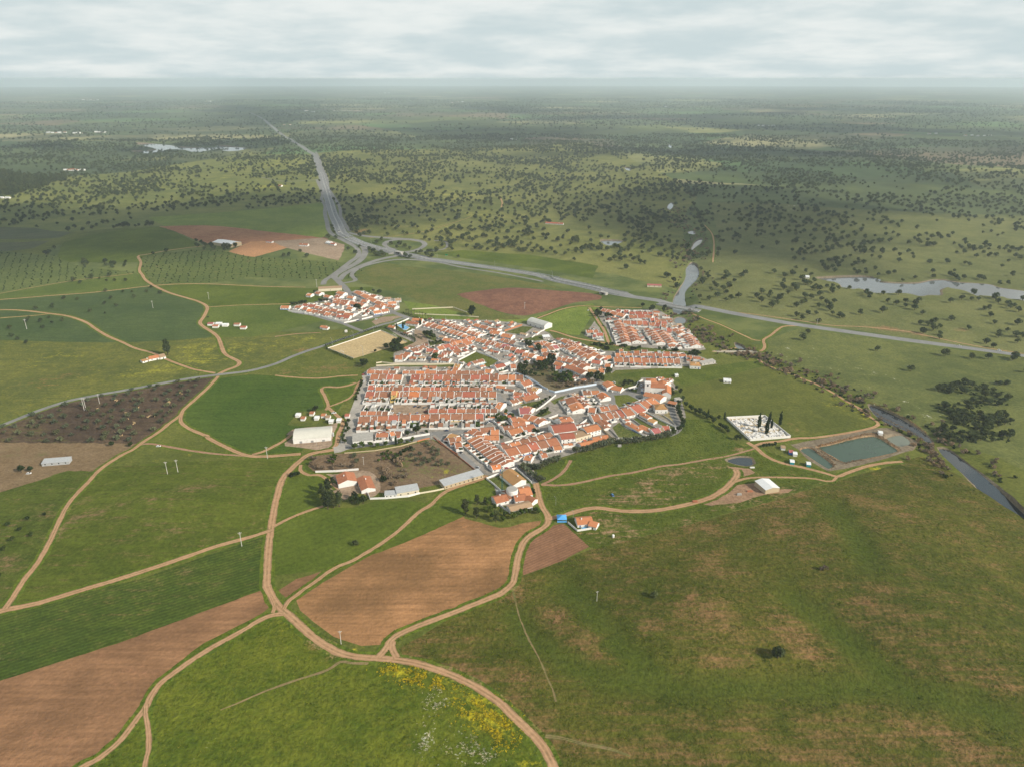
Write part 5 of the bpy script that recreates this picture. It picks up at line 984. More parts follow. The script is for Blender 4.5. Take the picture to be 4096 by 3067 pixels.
# ---------------------------------------------------------------- the south
row('beside the curved park wall', 'b6', [(1240, 398), (1402, 345), None, (1345, 478), (1465, 470), (1572, 500)], None, ['rust', '', '', 'brown', 'ochre'], zr=5.6, d1=5.5, d2=5)
row('round the green garden pool', 'b6', [(1285, 588), (1392, 570), (1492, 545), None, (1135, 558), (1290, 580), None, (1105, 640), (1225, 615), None, (1048, 715), (1180, 672), (1312, 630)], None, ['red', 'rust', '', '', 'rust', '', '', 'red', '', '', 'brown', 'brown'], zr=4.8, d1=4.5, d2=4.5)
row('above the small square', 'b6', [(1215, 850), (1425, 838), None, (1300, 812), (1460, 850)], None, ['maroon', '', '', 'orange'], zr=5.6, d1=8, d2=5)
row('right of the small square', 'b6', [(1310, 955), (1430, 980), (1550, 1015), (1655, 1068)], None, ['rust', 'orange', 'rust'], d1=5.5, d2=5, plinth=PLB)
row('south of the small square', 'b6', [(1065, 1022), (1195, 998), None, (1190, 1000), (1335, 1085), None, (1088, 1108), (1335, 1090), None, (1018, 1240), (1255, 1180), None, (1265, 1168), (1485, 1128), None, (925, 1180), (1110, 1148)], None, ['rust', '', '', 'orange', '', '', 'rust', '', '', 'orange', '', '', 'rust', '', '', 'brown'], d1=5.5, d2=5)
row('by the square parking bays', 'b6', [(378, 1198), (480, 1250), (592, 1302), None, (525, 1200), (785, 1178), None, (718, 1230), (872, 1230), None, (598, 1330), (875, 1328)], None, ['rust', 'rust', '', '', 'brown', '', '', 'orange', '', '', 'orange'], d1=5, d2=4.5)
row('in the long slope row', 'c1', [(400, 230), (737, 500)], 10, ['orange', 'rust', 'rust', 'brown', 'rust', 'brown', 'rust', 'rust', 'brown', 'rust'], d1=11, d2=4, side='L', zr=5.4, y1=7)
row('in the south street top terrace', 'c1', [(640, 335), (730, 312), (830, 285), (920, 262), (1000, 240), (1070, 220), (1150, 195)], None, ['brown', 'orange', 'brown', 'brown', 'rust', 'brown'], d1=4.5, d2=4.5, y2=5)
row('in the southernmost terrace', 'c1', [(678, 375), (800, 345), (910, 318), (1000, 295), (1100, 275), (1212, 253)], None, ['rust', 'rust', 'red', 'brown', 'rust'], zr=5.8, d1=9, d2=4, y1=8)
row('in front of the southernmost terrace', 'c1', [(885, 438), (965, 452), None, (1170, 345), (1260, 335), None, (1040, 420), (1110, 410)], None, ['orange', '', '', 'orange', '', '', 'rust'], zr=4.2, d1=4, d2=3.5)
row('at the foot of the slope row', 'c1', [(542, 540), (642, 522)], None, ['bright orange'], zr=4.4, d1=4, d2=3.5)
row('by the collapsed ruin', 'c1', [(118, 212), (200, 235), None, (108, 262), (175, 252), None, (165, 250), (248, 248), None, (172, 308), (245, 300)], None, ['ochre', '', '', 'brown', '', '', 'orange', '', '', 'rust'], zr=4.6, d1=4.5, d2=4, y1=5)
# ---------------------------------------------------------------- the north-west hamlet
row('in the long hamlet terrace', 'b1', [(1440, 146), (1560, 200), (1680, 265), (1800, 325), (1930, 375)], None, ['orange', 'orange', 'orange', 'orange'], d1=5, d2=5.5)
row('at the hamlet street end', 'b1', [(1880, 372), (2010, 388), (2152, 415), None, (1980, 350), (2132, 330), None, (2115, 285), (2225, 278)], None, ['orange', 'orange', '', '', 'orange', '', '', 'tan'], d1=5, d2=5)
row('in the hamlet upper row', 'b1', [(498, 378), (600, 385), (732, 400), None, (718, 418), (800, 428), (872, 440), None, (858, 460), (990, 470), (1118, 480), None, (1098, 503), (1242, 510), None, (1228, 532), (1402, 548)], None, ['red', 'red', '', '', 'rust', 'rust', '', '', 'rust', 'rust', '', '', 'rust', '', '', 'rust'], d1=4.5, d2=4.5)
row('in the hamlet lower row', 'b1', [(378, 402), (482, 414), None, (508, 438), (592, 447), None, (578, 468), (702, 478), None, (668, 482), (802, 495), None, (778, 505), (902, 518), None, (898, 528), (1012, 541), None, (1008, 543), (1142, 560), None, (1098, 575), (1335, 590)], None, ['rust', '', '', 'rust', '', '', 'bright orange', '', '', 'rust'], d1=5, d2=3.5, y1=5)
row('in the hamlet middle', 'b1', [(1058, 283), (1180, 304), (1312, 325), None, (1048, 320), (1170, 340), (1292, 360), None, (1338, 333), (1465, 356), (1592, 380)], None, ['orange', 'rust', '', '', 'rust', 'rust', '', '', 'rust', 'rust'], d1=5.5, d2=4.5)
row('scattered round the hamlet', 'b1', [(1118, 156), (1242, 185), None, (1092, 213), (1182, 235), None, (1288, 238), (1405, 250), None, (1538, 303), (1652, 315), None, (1688, 433), (1792, 455), None, (1768, 398), (1922, 415), None, (1718, 513), (1860, 488), (1992, 463), None, (888, 218), (992, 235), None, (748, 158), (827, 180), None, (578, 193), (662, 200), None, (898, 353), (1012, 375), None, (1298, 428), (1392, 450), None, (1718, 208), (1802, 240), None, (110, 412), (262, 413)], None, ['orange', 'rust', 'orange', 'rust'], d1=5, d2=4)
FREE = build_rows()
INFILL = []; rn = random.Random(77); free, FC, FT, FN, FH, FA, FB = FREE
def clear(q, r):
    i, j = int((q[0] + 520) / 1.5), int((q[1] - 640) / 1.5); k = int(r / 1.5) + 1
    if not (k <= i < free.shape[0] - k and k <= j < free.shape[1] - k) or not free[i - k:i + k + 1, j - k:j + k + 1].all(): return False
    d = q - FC; return not bool(((np.abs((d * FT).sum(1)) < FH + r) & ((d * FN).sum(1) > -FB - r) & ((d * FN).sum(1) < FA + r)).any())
for _ in range(9000):
    if len(INFILL) > 150: break
    q = np.array((rn.uniform(-330, 330), rn.uniform(760, 1330)))
    if not clear(q, 5.2): continue
    j = int(np.argmin(np.hypot(*(FC - q).T))); tt, nn = (FT[j], FN[j]) if rn.random() < .6 else (FN[j], FT[j]); hl = rn.uniform(3., 5.5)
    rf = rn.choice(['brown', 'rust', 'rust', 'orange', 'red', 'tan']); h = house(q - tt * hl, q + tt * hl, zr=rn.uniform(3.4, 4.4), d1=rn.uniform(2.4, 3.4), d2=rn.uniform(2.2, 3.2), e1=2.5, roof=rf, par=False, name='annex', y1=rn.choice((0, 3., 4.)), y2=rn.choice((0, 3.)), rnd=rn, chimney=rn.random() < .3)
    del h['_r']; h['_look'] = f'white annex with {rf} roof'; INFILL.append(h)
    FC = np.vstack((FC, q)); FT = np.vstack((FT, tt)); FN = np.vstack((FN, nn)); FH = np.append(FH, hl); FA = np.append(FA, 4.5); FB = np.append(FB, 4.5)
rank_bands(INFILL, 'small white annex', 'of annexes', 'annex', 'small annexes between the terraces', 14)
for wh, hs in ROWS.items():
    rank(hs, 'white house', wh, 'shed' if 'among the long gardens' in wh else 'house', 'houses ' + wh)
# ================================================================ larger buildings
def one(name, label, cat, t, ridge, into=None, **kw):
    zr = kw.get('zr', 5.); a = at(t, *ridge[0], zr)[:2]; b = at(t, *ridge[1], zr)[:2]
    kw.setdefault('par', False); h = house(a, b, name=name, into=into, **kw)
    if into is None: del h['_r']; setp(h, label, cat)
    return h
def local(root, p):
    """A world point in a thing's own axes."""
    c, s = math.cos(-root.rotation_euler.z), math.sin(-root.rotation_euler.z); x, y = p[0] - root.location.x, p[1] - root.location.y
    return Vector((x * c - y * s, x * s + y * c, p[2] - root.location.z if len(p) > 2 else 0.))
def barrel(name, label, t, g0, g1, depth, eave, crown, roofm, cat='warehouse'):
    """A shed under an arched roof; g0, g1: foot of its long side towards the viewer."""
    a, b = at(t, *g0), at(t, *g1); L = np.hypot(*(b - a)[:2]); tt = (b - a)[:2] / L; n = np.array((-tt[1], tt[0]))
    if n @ a[:2] < 0: n = -n
    c = (a + b)[:2] / 2 + n * depth / 2; root = empty(name, (c[0], c[1], min(a[2], b[2])), math.atan2(tt[1], tt[0]))
    hl, hd = L / 2, depth / 2; arc = [(-hd + 2 * hd * i / 12, eave + (crown - eave) * math.sin(math.pi * i / 12)) for i in range(13)]
    w = MB(); pr = [(-hd, -2.)] + arc + [(hd, -2.)]; k = len(pr)
    w.add([(-hl, y, z) for y, z in pr] + [(hl, y, z) for y, z in pr], [tuple(range(k)), tuple(range(2 * k - 1, k - 1, -1)), (0, k, k + 1, 1), (k - 2, 2 * k - 2, 2 * k - 1, k - 1)])
    w.build('wall', WHITE, root)
    r = MB(); o = [(y * 1.012, z + .14) for y, z in arc]; i_ = [(y, z + .02) for y, z in arc]; x = hl + .25
    for p, q, p2, q2 in zip(o[:-1], o[1:], i_[:-1], i_[1:]):
        r.add([(-x, *p), (x, *p), (x, *q), (-x, *q), (-x, *p2), (x, *p2), (x, *q2), (-x, *q2)], [(0, 1, 2, 3), (7, 6, 5, 4), (0, 4, 5, 1), (3, 2, 6, 7), (0, 3, 7, 4), (1, 5, 6, 2)])
    r.build('roof', roofm, root, smooth=False)
    for s in (-.6, 0, .6): link('door', GARAGE[3], root, (hl * s, -hd - .02, 0))
    setp(root, label, cat); return root
barrel('barrel_warehouse', 'large white warehouse with arched pale roof beside the green field', 't15', (384, 495), (716, 466), 26, 4.6, 7.6, plain('pale_sheet', (.60, .58, .50), .6, .3, .08, .12))
barrel('barrel_warehouse', 'white arch-roofed warehouse standing behind the orange garden wall', 'b3', (478, 300), (783, 398), 17, 6., 9., plain('grey_sheet', (.50, .50, .46), .6, .3, .10, .2))
def shed(name, label, t, g0, g1, depth, zf, zb, wallm, roofm, cat='shed', doors=3, opening=False):
    """A single-slope shed; g0, g1: foot of the side towards the viewer."""
    a, b = at(t, *g0), at(t, *g1); L = np.hypot(*(b - a)[:2]); tt = (b - a)[:2] / L; n = np.array((-tt[1], tt[0]))
    if n @ a[:2] < 0: n = -n
    c = (a + b)[:2] / 2; root = empty(name, (c[0], c[1], min(a[2], b[2])), math.atan2(tt[1], tt[0])); hl = L / 2
    if n @ np.array((-tt[1], tt[0])) < 0: root.rotation_euler.z += math.pi
    m = MB()
    if opening:
        m.prism([(-hl, depth - .3), (hl, depth - .3), (hl, depth), (-hl, depth)], -1.5, zb)
        for s in (-1, 1): m.prism([(s * hl - (.3 if s > 0 else 0), .4), (s * hl + (0 if s > 0 else .3), .4), (s * hl + (0 if s > 0 else .3), depth - .3), (s * hl - (.3 if s > 0 else 0), depth - .3)], -1.5, [zf, zf, zb, zb])
        k = max(2, int(L / 6))
        for i in range(k + 1): link('post', POSTM, root, (-hl + .2 + (2 * hl - .4) * i / k, .2, 0)).scale = (1, 1, zf / 3.)
    else: m.prism([(-hl, 0), (hl, 0), (hl, depth), (-hl, depth)], -1.5, [zf, zf, zb, zb])
    m.build('wall', wallm, root)
    r = MB(); o = .35
    r.slab([(-hl - o, -o, zf + .16), (hl + o, -o, zf + .16), (hl + o, depth + o, zb + .16), (-hl - o, depth + o, zb + .16)], .14); r.build('roof', roofm, root)
    if not opening:
        for i in range(doors): link('window', WIN, root, (-hl + 2 * hl * (i + .5) / doors, -.02, 1.2))
    setp(root, label, cat); return root
POSTM = box_mesh('post', .3, .3, 3., CONC)
shed('long_shed', 'very long low shed with grey sheet roof below the slope row', 'c1', (72, 778), (466, 660), 10, 3.6, 4.8, OCHREW, TIN, doors=9)
shed('grey_roof_warehouse', 'white warehouse with stained grey roof at the street bend', 'b5', (52, 1498), (408, 1462), 15, 4.2, 5.6, WHITE, ASB, 'warehouse', 2)
shed('farm_shed', 'low grey-roofed farm shed on white wall beside the taller shed', 't15', (1192, 975), (1298, 968), 6, 3.2, 4., WHITE, TIN)
shed('farm_shed', 'grey patched sheet roof farm shed at the right of the farmyard', 't15', (1300, 965), (1494, 930), 9, 3.8, 5.2, CREAM, TIN)
shed('long_white_shed', 'long pale shed with tan roof by the motorway ramp', 'b1', (770, 168), (1182, 142), 9, 5., 6.4, CREAM, ROOF['tan'], doors=1)
shed('cattle_shed', 'rusty corrugated cattle shed in the brown pasture', 't7', (372, 362), (612, 342), 8, 3., 4., TIN, TIN, doors=4)
shed('flat_white_house', 'flat-roofed white two-storey house beside the long garden wall', 'b2', (2062, 1068), (2168, 1030), 9, 6.2, 6.2, WHITE, CONC, 'house', 3)
shed('carport', 'open orange-roofed carport on white posts near the church', 'b7', (1850, 800), (1990, 830), 6, 3., 3.6, WHITE, ROOF['orange'], opening=True)
shed('garden_shelter', 'grey-roofed shelter beside the curved track near the church', 'b7', (2020, 760), (2110, 745), 6, 3.2, 4., WHITE, ASB, opening=True)
shed('market_shelter', 'open red-roofed shelter on white posts above the small square', 'b6', (1345, 770), (1575, 690), 8, 3.2, 4.6, WHITE, ROOF['rust'], opening=True)
shed('bridge_shed', 'long low grey shed beside the river bridge house', 'b4', (2110, 1165), (2350, 1120), 7, 3., 4., GREYW, ASB)
shed('hen_house', 'small red-roofed shed standing alone in the eastern meadow', 't14', (1300, 108), (1425, 112), 7, 3., 4., CREAM, ROOF['maroon'])
shed('garage', 'dark open garage with pale roof near the arch warehouse', 'b3', (768, 565), (885, 555), 7, 3., 4., GREYW, TINW)
fh = one('farmhouse', 'orange-roofed white farmhouse standing in the dusty farmyard', 'farmhouse', 't15', [(838, 738), (862, 812)], zr=7., d1=8.5, d2=8., e1=4.2, roof='rust', side='L', chimney=True, plinth=PLB)
fb = one('farm_barn', 'half tiled half grey-roofed barn beside the farmyard', 'barn', 't15', [(998, 775), (1042, 880)], zr=5., d1=6, d2=6.5, e1=3.2, roof='rust', side='L')
one('moss_roof_barn', 'white barn with mossy ochre tile roof beside the mast', 'barn', 'c3', [(462, 62), (600, 172)], zr=6.2, d1=9, d2=5, e1=3.2, roof='ochre', side='L', win=False)
v = one('round_tower_villa', 'white courtyard villa with a round white tower', 'villa', 'c3', [(430, 300), (545, 265)], zr=6, d1=8, d2=6, e1=3.4, roof='brown', win=True)
one('', '', '', 'c3', [(315, 350), (440, 320)], into=v, zr=5.4, d1=6.5, d2=5, e1=3., roof='rust')
one('', '', '', 'c3', [(570, 265), (685, 248)], into=v, zr=6, d1=8, d2=6, e1=3.2, roof='orange')
one('', '', '', 'c3', [(520, 335), (640, 318)], into=v, zr=5.4, d1=6, d2=5, e1=3.2, roof='rust')
one('', '', '', 'c3', [(655, 335), (735, 372)], into=v, zr=5, d1=5, d2=4, e1=3., roof='rust', side='L')
one('', '', '', 'c3', [(470, 450), (690, 400)], into=v, zr=5, d1=5, d2=5, e1=3.6, roof='tan', chimney=False)
tw = local(v, at('c3', 502, 350)); m = MB(); m.lathe([(5.2, -1), (5.2, 8.2), (5.0, 8.6)], 20, (tw.x, tw.y)); m.build('round_tower', WHITE, v, smooth=False)
m = MB(); m.lathe([(5.0, 8.62), (4.6, 9.), (.2, 9.2)], 20, (tw.x, tw.y)); m.build('tower_roof', CONC, v)
ch = one('church', 'big white church with orange roofs and square bell tower', 'church', 'b7', [(1530, 398), (1808, 412)], zr=11, d1=7, d2=6, e1=8., roof='rust', chimney=False)
one('', '', '', 'b7', [(1470, 330), (1690, 330)], into=ch, zr=10, d1=8, d2=8, e1=7, roof='orange', hip=True, chimney=False, win=False)
one('', '', '', 'b7', [(1690, 332), (1850, 395)], into=ch, zr=9.5, d1=9, d2=7, e1=6, roof='orange', hip=True, chimney=False, win=False)
one('', '', '', 'b7', [(1465, 560), (1640, 600)], into=ch, zr=7, d1=6, d2=5, e1=4.6, roof='orange', chimney=False)
one('', '', '', 'b7', [(1640, 590), (1790, 640)], into=ch, zr=7, d1=7, d2=6, e1=4.6, roof='orange', chimney=False)
one('', '', '', 'b7', [(1840, 430), (1845, 560)], into=ch, zr=7.5, d1=5, d2=5, e1=5, roof='orange', chimney=False, win=False)
tw = local(ch, at('b7', 1492, 600)); m = MB(); m.box(tw.x - 3.2, tw.y - 3.2, -1, tw.x + 3.2, tw.y + 3.2, 14.5); m.box(tw.x - 3.5, tw.y - 3.5, 14.5, tw.x + 3.5, tw.y + 3.5, 15.1); m.build('bell_tower', WHITE, ch)
m = MB(); m.box(tw.x - .8, tw.y - 3.3, 11, tw.x + .8, tw.y - 3.2, 13.6); m.build('belfry_shade_panel', GLASS, ch)  # dark panel on the tower face, painted shade of an opening
hp = one('pool_villa', 'two-level white villa with orange roofs beside the covered pool', 'villa', 'b2', [(445, 190), (618, 200)], zr=8.4, d1=5, d2=5, e1=6, roof='orange', tall=True)
one('', '', '', 'b2', [(345, 240), (560, 262)], into=hp, zr=5, d1=6, d2=4, e1=3, roof='rust')
one('pool_house', 'small orange-roofed house at the corner of the pool yard', 'house', 'b2', [(32, 312), (140, 330)], zr=5, d1=4.5, d2=4, roof='orange')
one('corner_house', 'long orange-roofed white house opposite the church car park', 'house', 'b3', [(1895, 1298), (1985, 1372)], zr=6.4, d1=7, d2=6, e1=4.2, roof='orange', side='L', tall=True, plinth=PLB)
one('corner_house_wing', 'low orange-roofed house behind the church car park wall', 'house', 'b3', [(1990, 1372), (2160, 1405)], zr=5.6, d1=6, d2=5, roof='orange')
sh = one('roadside_house', 'small white house with orange roof and pool at the track fork', 'house', 't16', [(893, 1152), (1030, 1140)], zr=5.2, d1=6, d2=5, roof='orange', chimney=True)
one('', '', '', 't16', [(1015, 1178), (1085, 1195)], into=sh, zr=4.4, d1=4, d2=4, roof='orange')
fa = one('meadow_farmhouse', 'long white farmhouse with orange and grey roof in the yellow meadow', 'farmhouse', 't5', [(1312, 942), (1398, 926)], zr=5, d1=5, d2=4, roof='orange', wall=WHITE)
one('', '', '', 't5', [(1398, 926), (1448, 915)], into=fa, zr=5.2, d1=6, d2=4, roof='tan')
one('', '', '', 't5', [(1245, 972), (1308, 955)], into=fa, zr=3.6, d1=4, d2=3, e1=2.5, roof='ochre')
one('big_barn', 'large grey-roofed barn on the red ploughed field', 'barn', 't1', [(1925, 1452), (2085, 1478)], zr=9.5, d1=16, d2=14, e1=6.5, roof=TINW, wall=OCHREW, win=False, chimney=False)
one('hut', 'white farmhouse with blue trim in the motorway smallholding', 'house', 't2', [(440, 1488), (515, 1492)], zr=5, d1=5, d2=4, roof='rust')
one('hut', 'white-roofed shed at the right of the motorway smallholding', 'shed', 't2', [(680, 1468), (720, 1475)], zr=5, d1=6, d2=4, roof=TINW)
one('hut', 'red-roofed hut right of the white shed by the motorway', 'hut', 't2', [(715, 1482), (755, 1490)], zr=4.4, d1=4, d2=3, roof='red')
one('hut', 'red-roofed hut left end of the motorway smallholding', 'hut', 't2', [(150, 1462), (200, 1468)], zr=4, d1=4, d2=3, roof='red')
one('hut', 'small white house ringed by yellow flowers left of the motorway', 'house', 't2', [(250, 970), (282, 972)], zr=6, d1=6, d2=4, roof='rust')
one('hut', 'long ruined farm building with red roof in the oak pasture', 'ruin', 't3', [(405, 1298), (560, 1308)], zr=5, d1=5, d2=4, roof='red')
one('hut', 'flat white pump house at the end of the lake dam', 'hut', 't6', [(465, 225), (522, 228)], zr=4, d1=6, d2=4, roof=TINW)
one('hut', 'white hut right of the eastern terrace in the meadow', 'hut', 'b7', [(1990, 250), (2040, 250)], zr=3, d1=3, d2=3, e1=2.4, roof=TINW)
one('hut', 'white flat hut alone in the field east of church', 'hut', 't14', [(1975, 915), (2040, 920)], zr=3.4, d1=5, d2=3, e1=2.6, roof=TINW)
r_ = one('open_barn', 'white-roofed open barn on the bare red earth', 'barn', 't12', [(548, 693), (645, 765)], zr=6, d1=7, d2=7, e1=4.6, roof=TINW, wall=OCHREW, side='L', win=False, chimney=False)
for i, (x, y, lb, rf) in enumerate(((1862, 640, 'red-roofed hut beside the bend of the track', 'maroon'), (1905, 660, 'low rust-roofed hut below the red hut', 'rust'), (1932, 638, 'white-roofed square hut by the track bend', None), (1990, 648, 'long white-roofed shed right of the huts', None), (2095, 645, 'brown-roofed hut among the meadow huts', 'brown'), (2150, 672, 'small red-roofed hut right of the meadow huts', 'red'))):
    one('hut', lb, 'hut', 't5', [(x - 25, y), (x + 25, y + 1)], zr=4, d1=4, d2=3, e1=2.8, roof=rf or TINW, win=False, chimney=False)
for x, y, lb, rf in ((860, 765, 'orange-roofed allotment hut below the hamlet', 'orange'), (900, 780, 'low rusty-roofed hut in the hamlet allotment', 'rust')):
    one('hut', lb, 'hut', 'b1', [(x - 45, y), (x + 45, y + 8)], zr=3.6, d1=4, d2=3, e1=2.5, roof=rf, win=False, chimney=False)
for x, y, lb, rf in ((425, 225, 'white shack at the left of the junk yard', None), (470, 255, 'low rusty shack in the junk yard', 'rust'), (548, 212, 'small white hut at the top of the junk yard', 'rust'), (650, 230, 'orange-walled shack in the junk yard', 'orange'), (690, 245, 'tan-roofed shack right of the orange shack', 'tan'), (718, 280, 'white square water tank hut below the junk yard', None), (786, 272, 'right white tank hut below the junk yard', None), (860, 232, 'small red hut by the street verge', 'red'), (590, 950 - 700, 'grey shed above the junk yard', None)):
    one('shack', lb, 'shack', 't15', [(x - 18, y), (x + 18, y)], zr=3.4, d1=3.5, d2=3, e1=2.5, roof=rf or TINW, win=False, chimney=False)
for x, y, lb, rf in ((840, 455, 'white-roofed hut by the settling ponds', None), (805, 440, 'blue hut by the settling ponds', 'maroon'), (815, 525, 'turquoise hut above the pond track', None), (960, 545, 'white shed right of the turquoise hut', None), (735, 400, 'tan round-topped hut by the pond lane', 'tan'), (1595, 270, 'white pump hut at the pond corner', None)):
    one('pond_hut', lb, 'hut', 't12', [(x - 18, y), (x + 18, y + 4)], zr=3.4, d1=3, d2=3, e1=2.5, roof=rf or TINW, wall=plain('turquoise_paint', (.02, .30, .36)) if 'turq' in lb else plain('blue_paint', (.05, .18, .5)) if 'blue' in lb else WHITE, win=False, chimney=False)
# far hamlets and farms
FAR = [('t2', 500, 320, 'upper farm below the far town', 3, 9, 14), ('t2', 560, 330, 'farm below the far town', 4, 16, 14), ('t2', 860, 318, 'far white village behind the motorway', 22, 130, 9), ('t1', 500, 515, 'far left white farm left wing', 5, 70, 16), ('t1', 700, 518, 'far left white farm middle', 3, 40, 14), ('t1', 890, 512, 'far left white farm right wing', 4, 35, 16), ('t1', 660, 845, 'pale winery by the left wood', 6, 75, 14), ('t1', 40, 1092, 'white barn at the left edge', 2, 30, 12),
       ('t3', 125, 572, 'white farm in the far clearing', 2, 20, 12), ('t3', 1480, 285, 'tiny far white farm', 2, 20, 16), ('t4', 140, 450, 'white farm on the far right', 4, 60, 14), ('t4', 2010, 540, 'far white sheds by the right edge', 5, 110, 14), ('t4', 1610, 522, 'tiny red farm on the far right', 2, 30, 12), ('t2', 500, 108, 'town near the horizon', 26, 160, 22), ('t1', 330, 148, 'pale sheds near the left horizon', 3, 35, 26), ('t2', 330, 443, 'white farm beside the far motorway', 2, 30, 12), ('t1', 800, 225, 'pale buildings on the far left clearing', 5, 60, 22), ('t1', 1840, 240, 'pale building left of the far motorway', 2, 15, 22), ('t2', 1830, 245, 'white sheds in the far middle', 3, 50, 22), ('t2', 1190, 162, 'pale dots near the horizon', 3, 40, 26)]
for t, x, y, wh, n, sp, sz in FAR:
    rn = random.Random(x * 3 + y); grp = []
    for i in range(n):
        px = x + (i - (n - 1) / 2) / max(1, n - 1) * 2 * sp + rn.uniform(-4, 4); py = y + rn.uniform(-3, 3)
        g = at(t, px, py); k = sz * rn.uniform(.7, 1.25); rz = rn.uniform(-.3, .3); dx = Vector((math.cos(rz), math.sin(rz))) * k * .75
        h = house((g[0] - dx.x, g[1] - dx.y), (g[0] + dx.x, g[1] + dx.y), zr=k * .5, d1=k * .35, d2=k * .35, e1=k * .33, roof=rn.choice(['rust', 'orange', 'tan']) if n > 10 or rn.random() < .4 else TINW, par=False, win=False, chimney=False, name='far_building')
        del h['_r']; grp.append(h)
    rank(grp, 'tiny pale building', 'in the ' + wh, 'building', 'buildings in the ' + wh)
# ---------------------------------------------------------------- free-standing walls
def wall_line(label, t, pts, h=2., th=.3, mat=None, name='wall', cat='wall', base=-.8):
    g = [at(t, *p) for p in pts]; m = MB(); c = np.mean(g, 0)
    L = resample(np.array([q[:2] for q in g]), lambda a: 8.)
    T = np.gradient(L, axis=0); T /= np.linalg.norm(T, axis=1)[:, None] + 1e-9; N = np.stack((-T[:, 1], T[:, 0]), 1) * th / 2
    vs = []
    for p, n in zip(L, N):
        z = ground_z(*p)
        vs += [(p[0] + n[0] - c[0], p[1] + n[1] - c[1], z + base - c[2]), (p[0] - n[0] - c[0], p[1] - n[1] - c[1], z + base - c[2]), (p[0] - n[0] - c[0], p[1] - n[1] - c[1], z + h - c[2]), (p[0] + n[0] - c[0], p[1] + n[1] - c[1], z + h - c[2])]
    fs = [(0, 1, 2, 3), tuple(len(vs) - 4 + i for i in (3, 2, 1, 0))]
    for i in range(len(L) - 1):
        a = 4 * i; fs += [(a + k, a + 4 + k, a + 4 + (k + 1) % 4, a + (k + 1) % 4) for k in range(4)]
    m.add(vs, fs); o = m.build(name, mat or WHITE, loc=tuple(c)); setp(o, label, cat); return o
PALEBLUE = whitewash('pale_blue_wash', (.62, .72, .84))
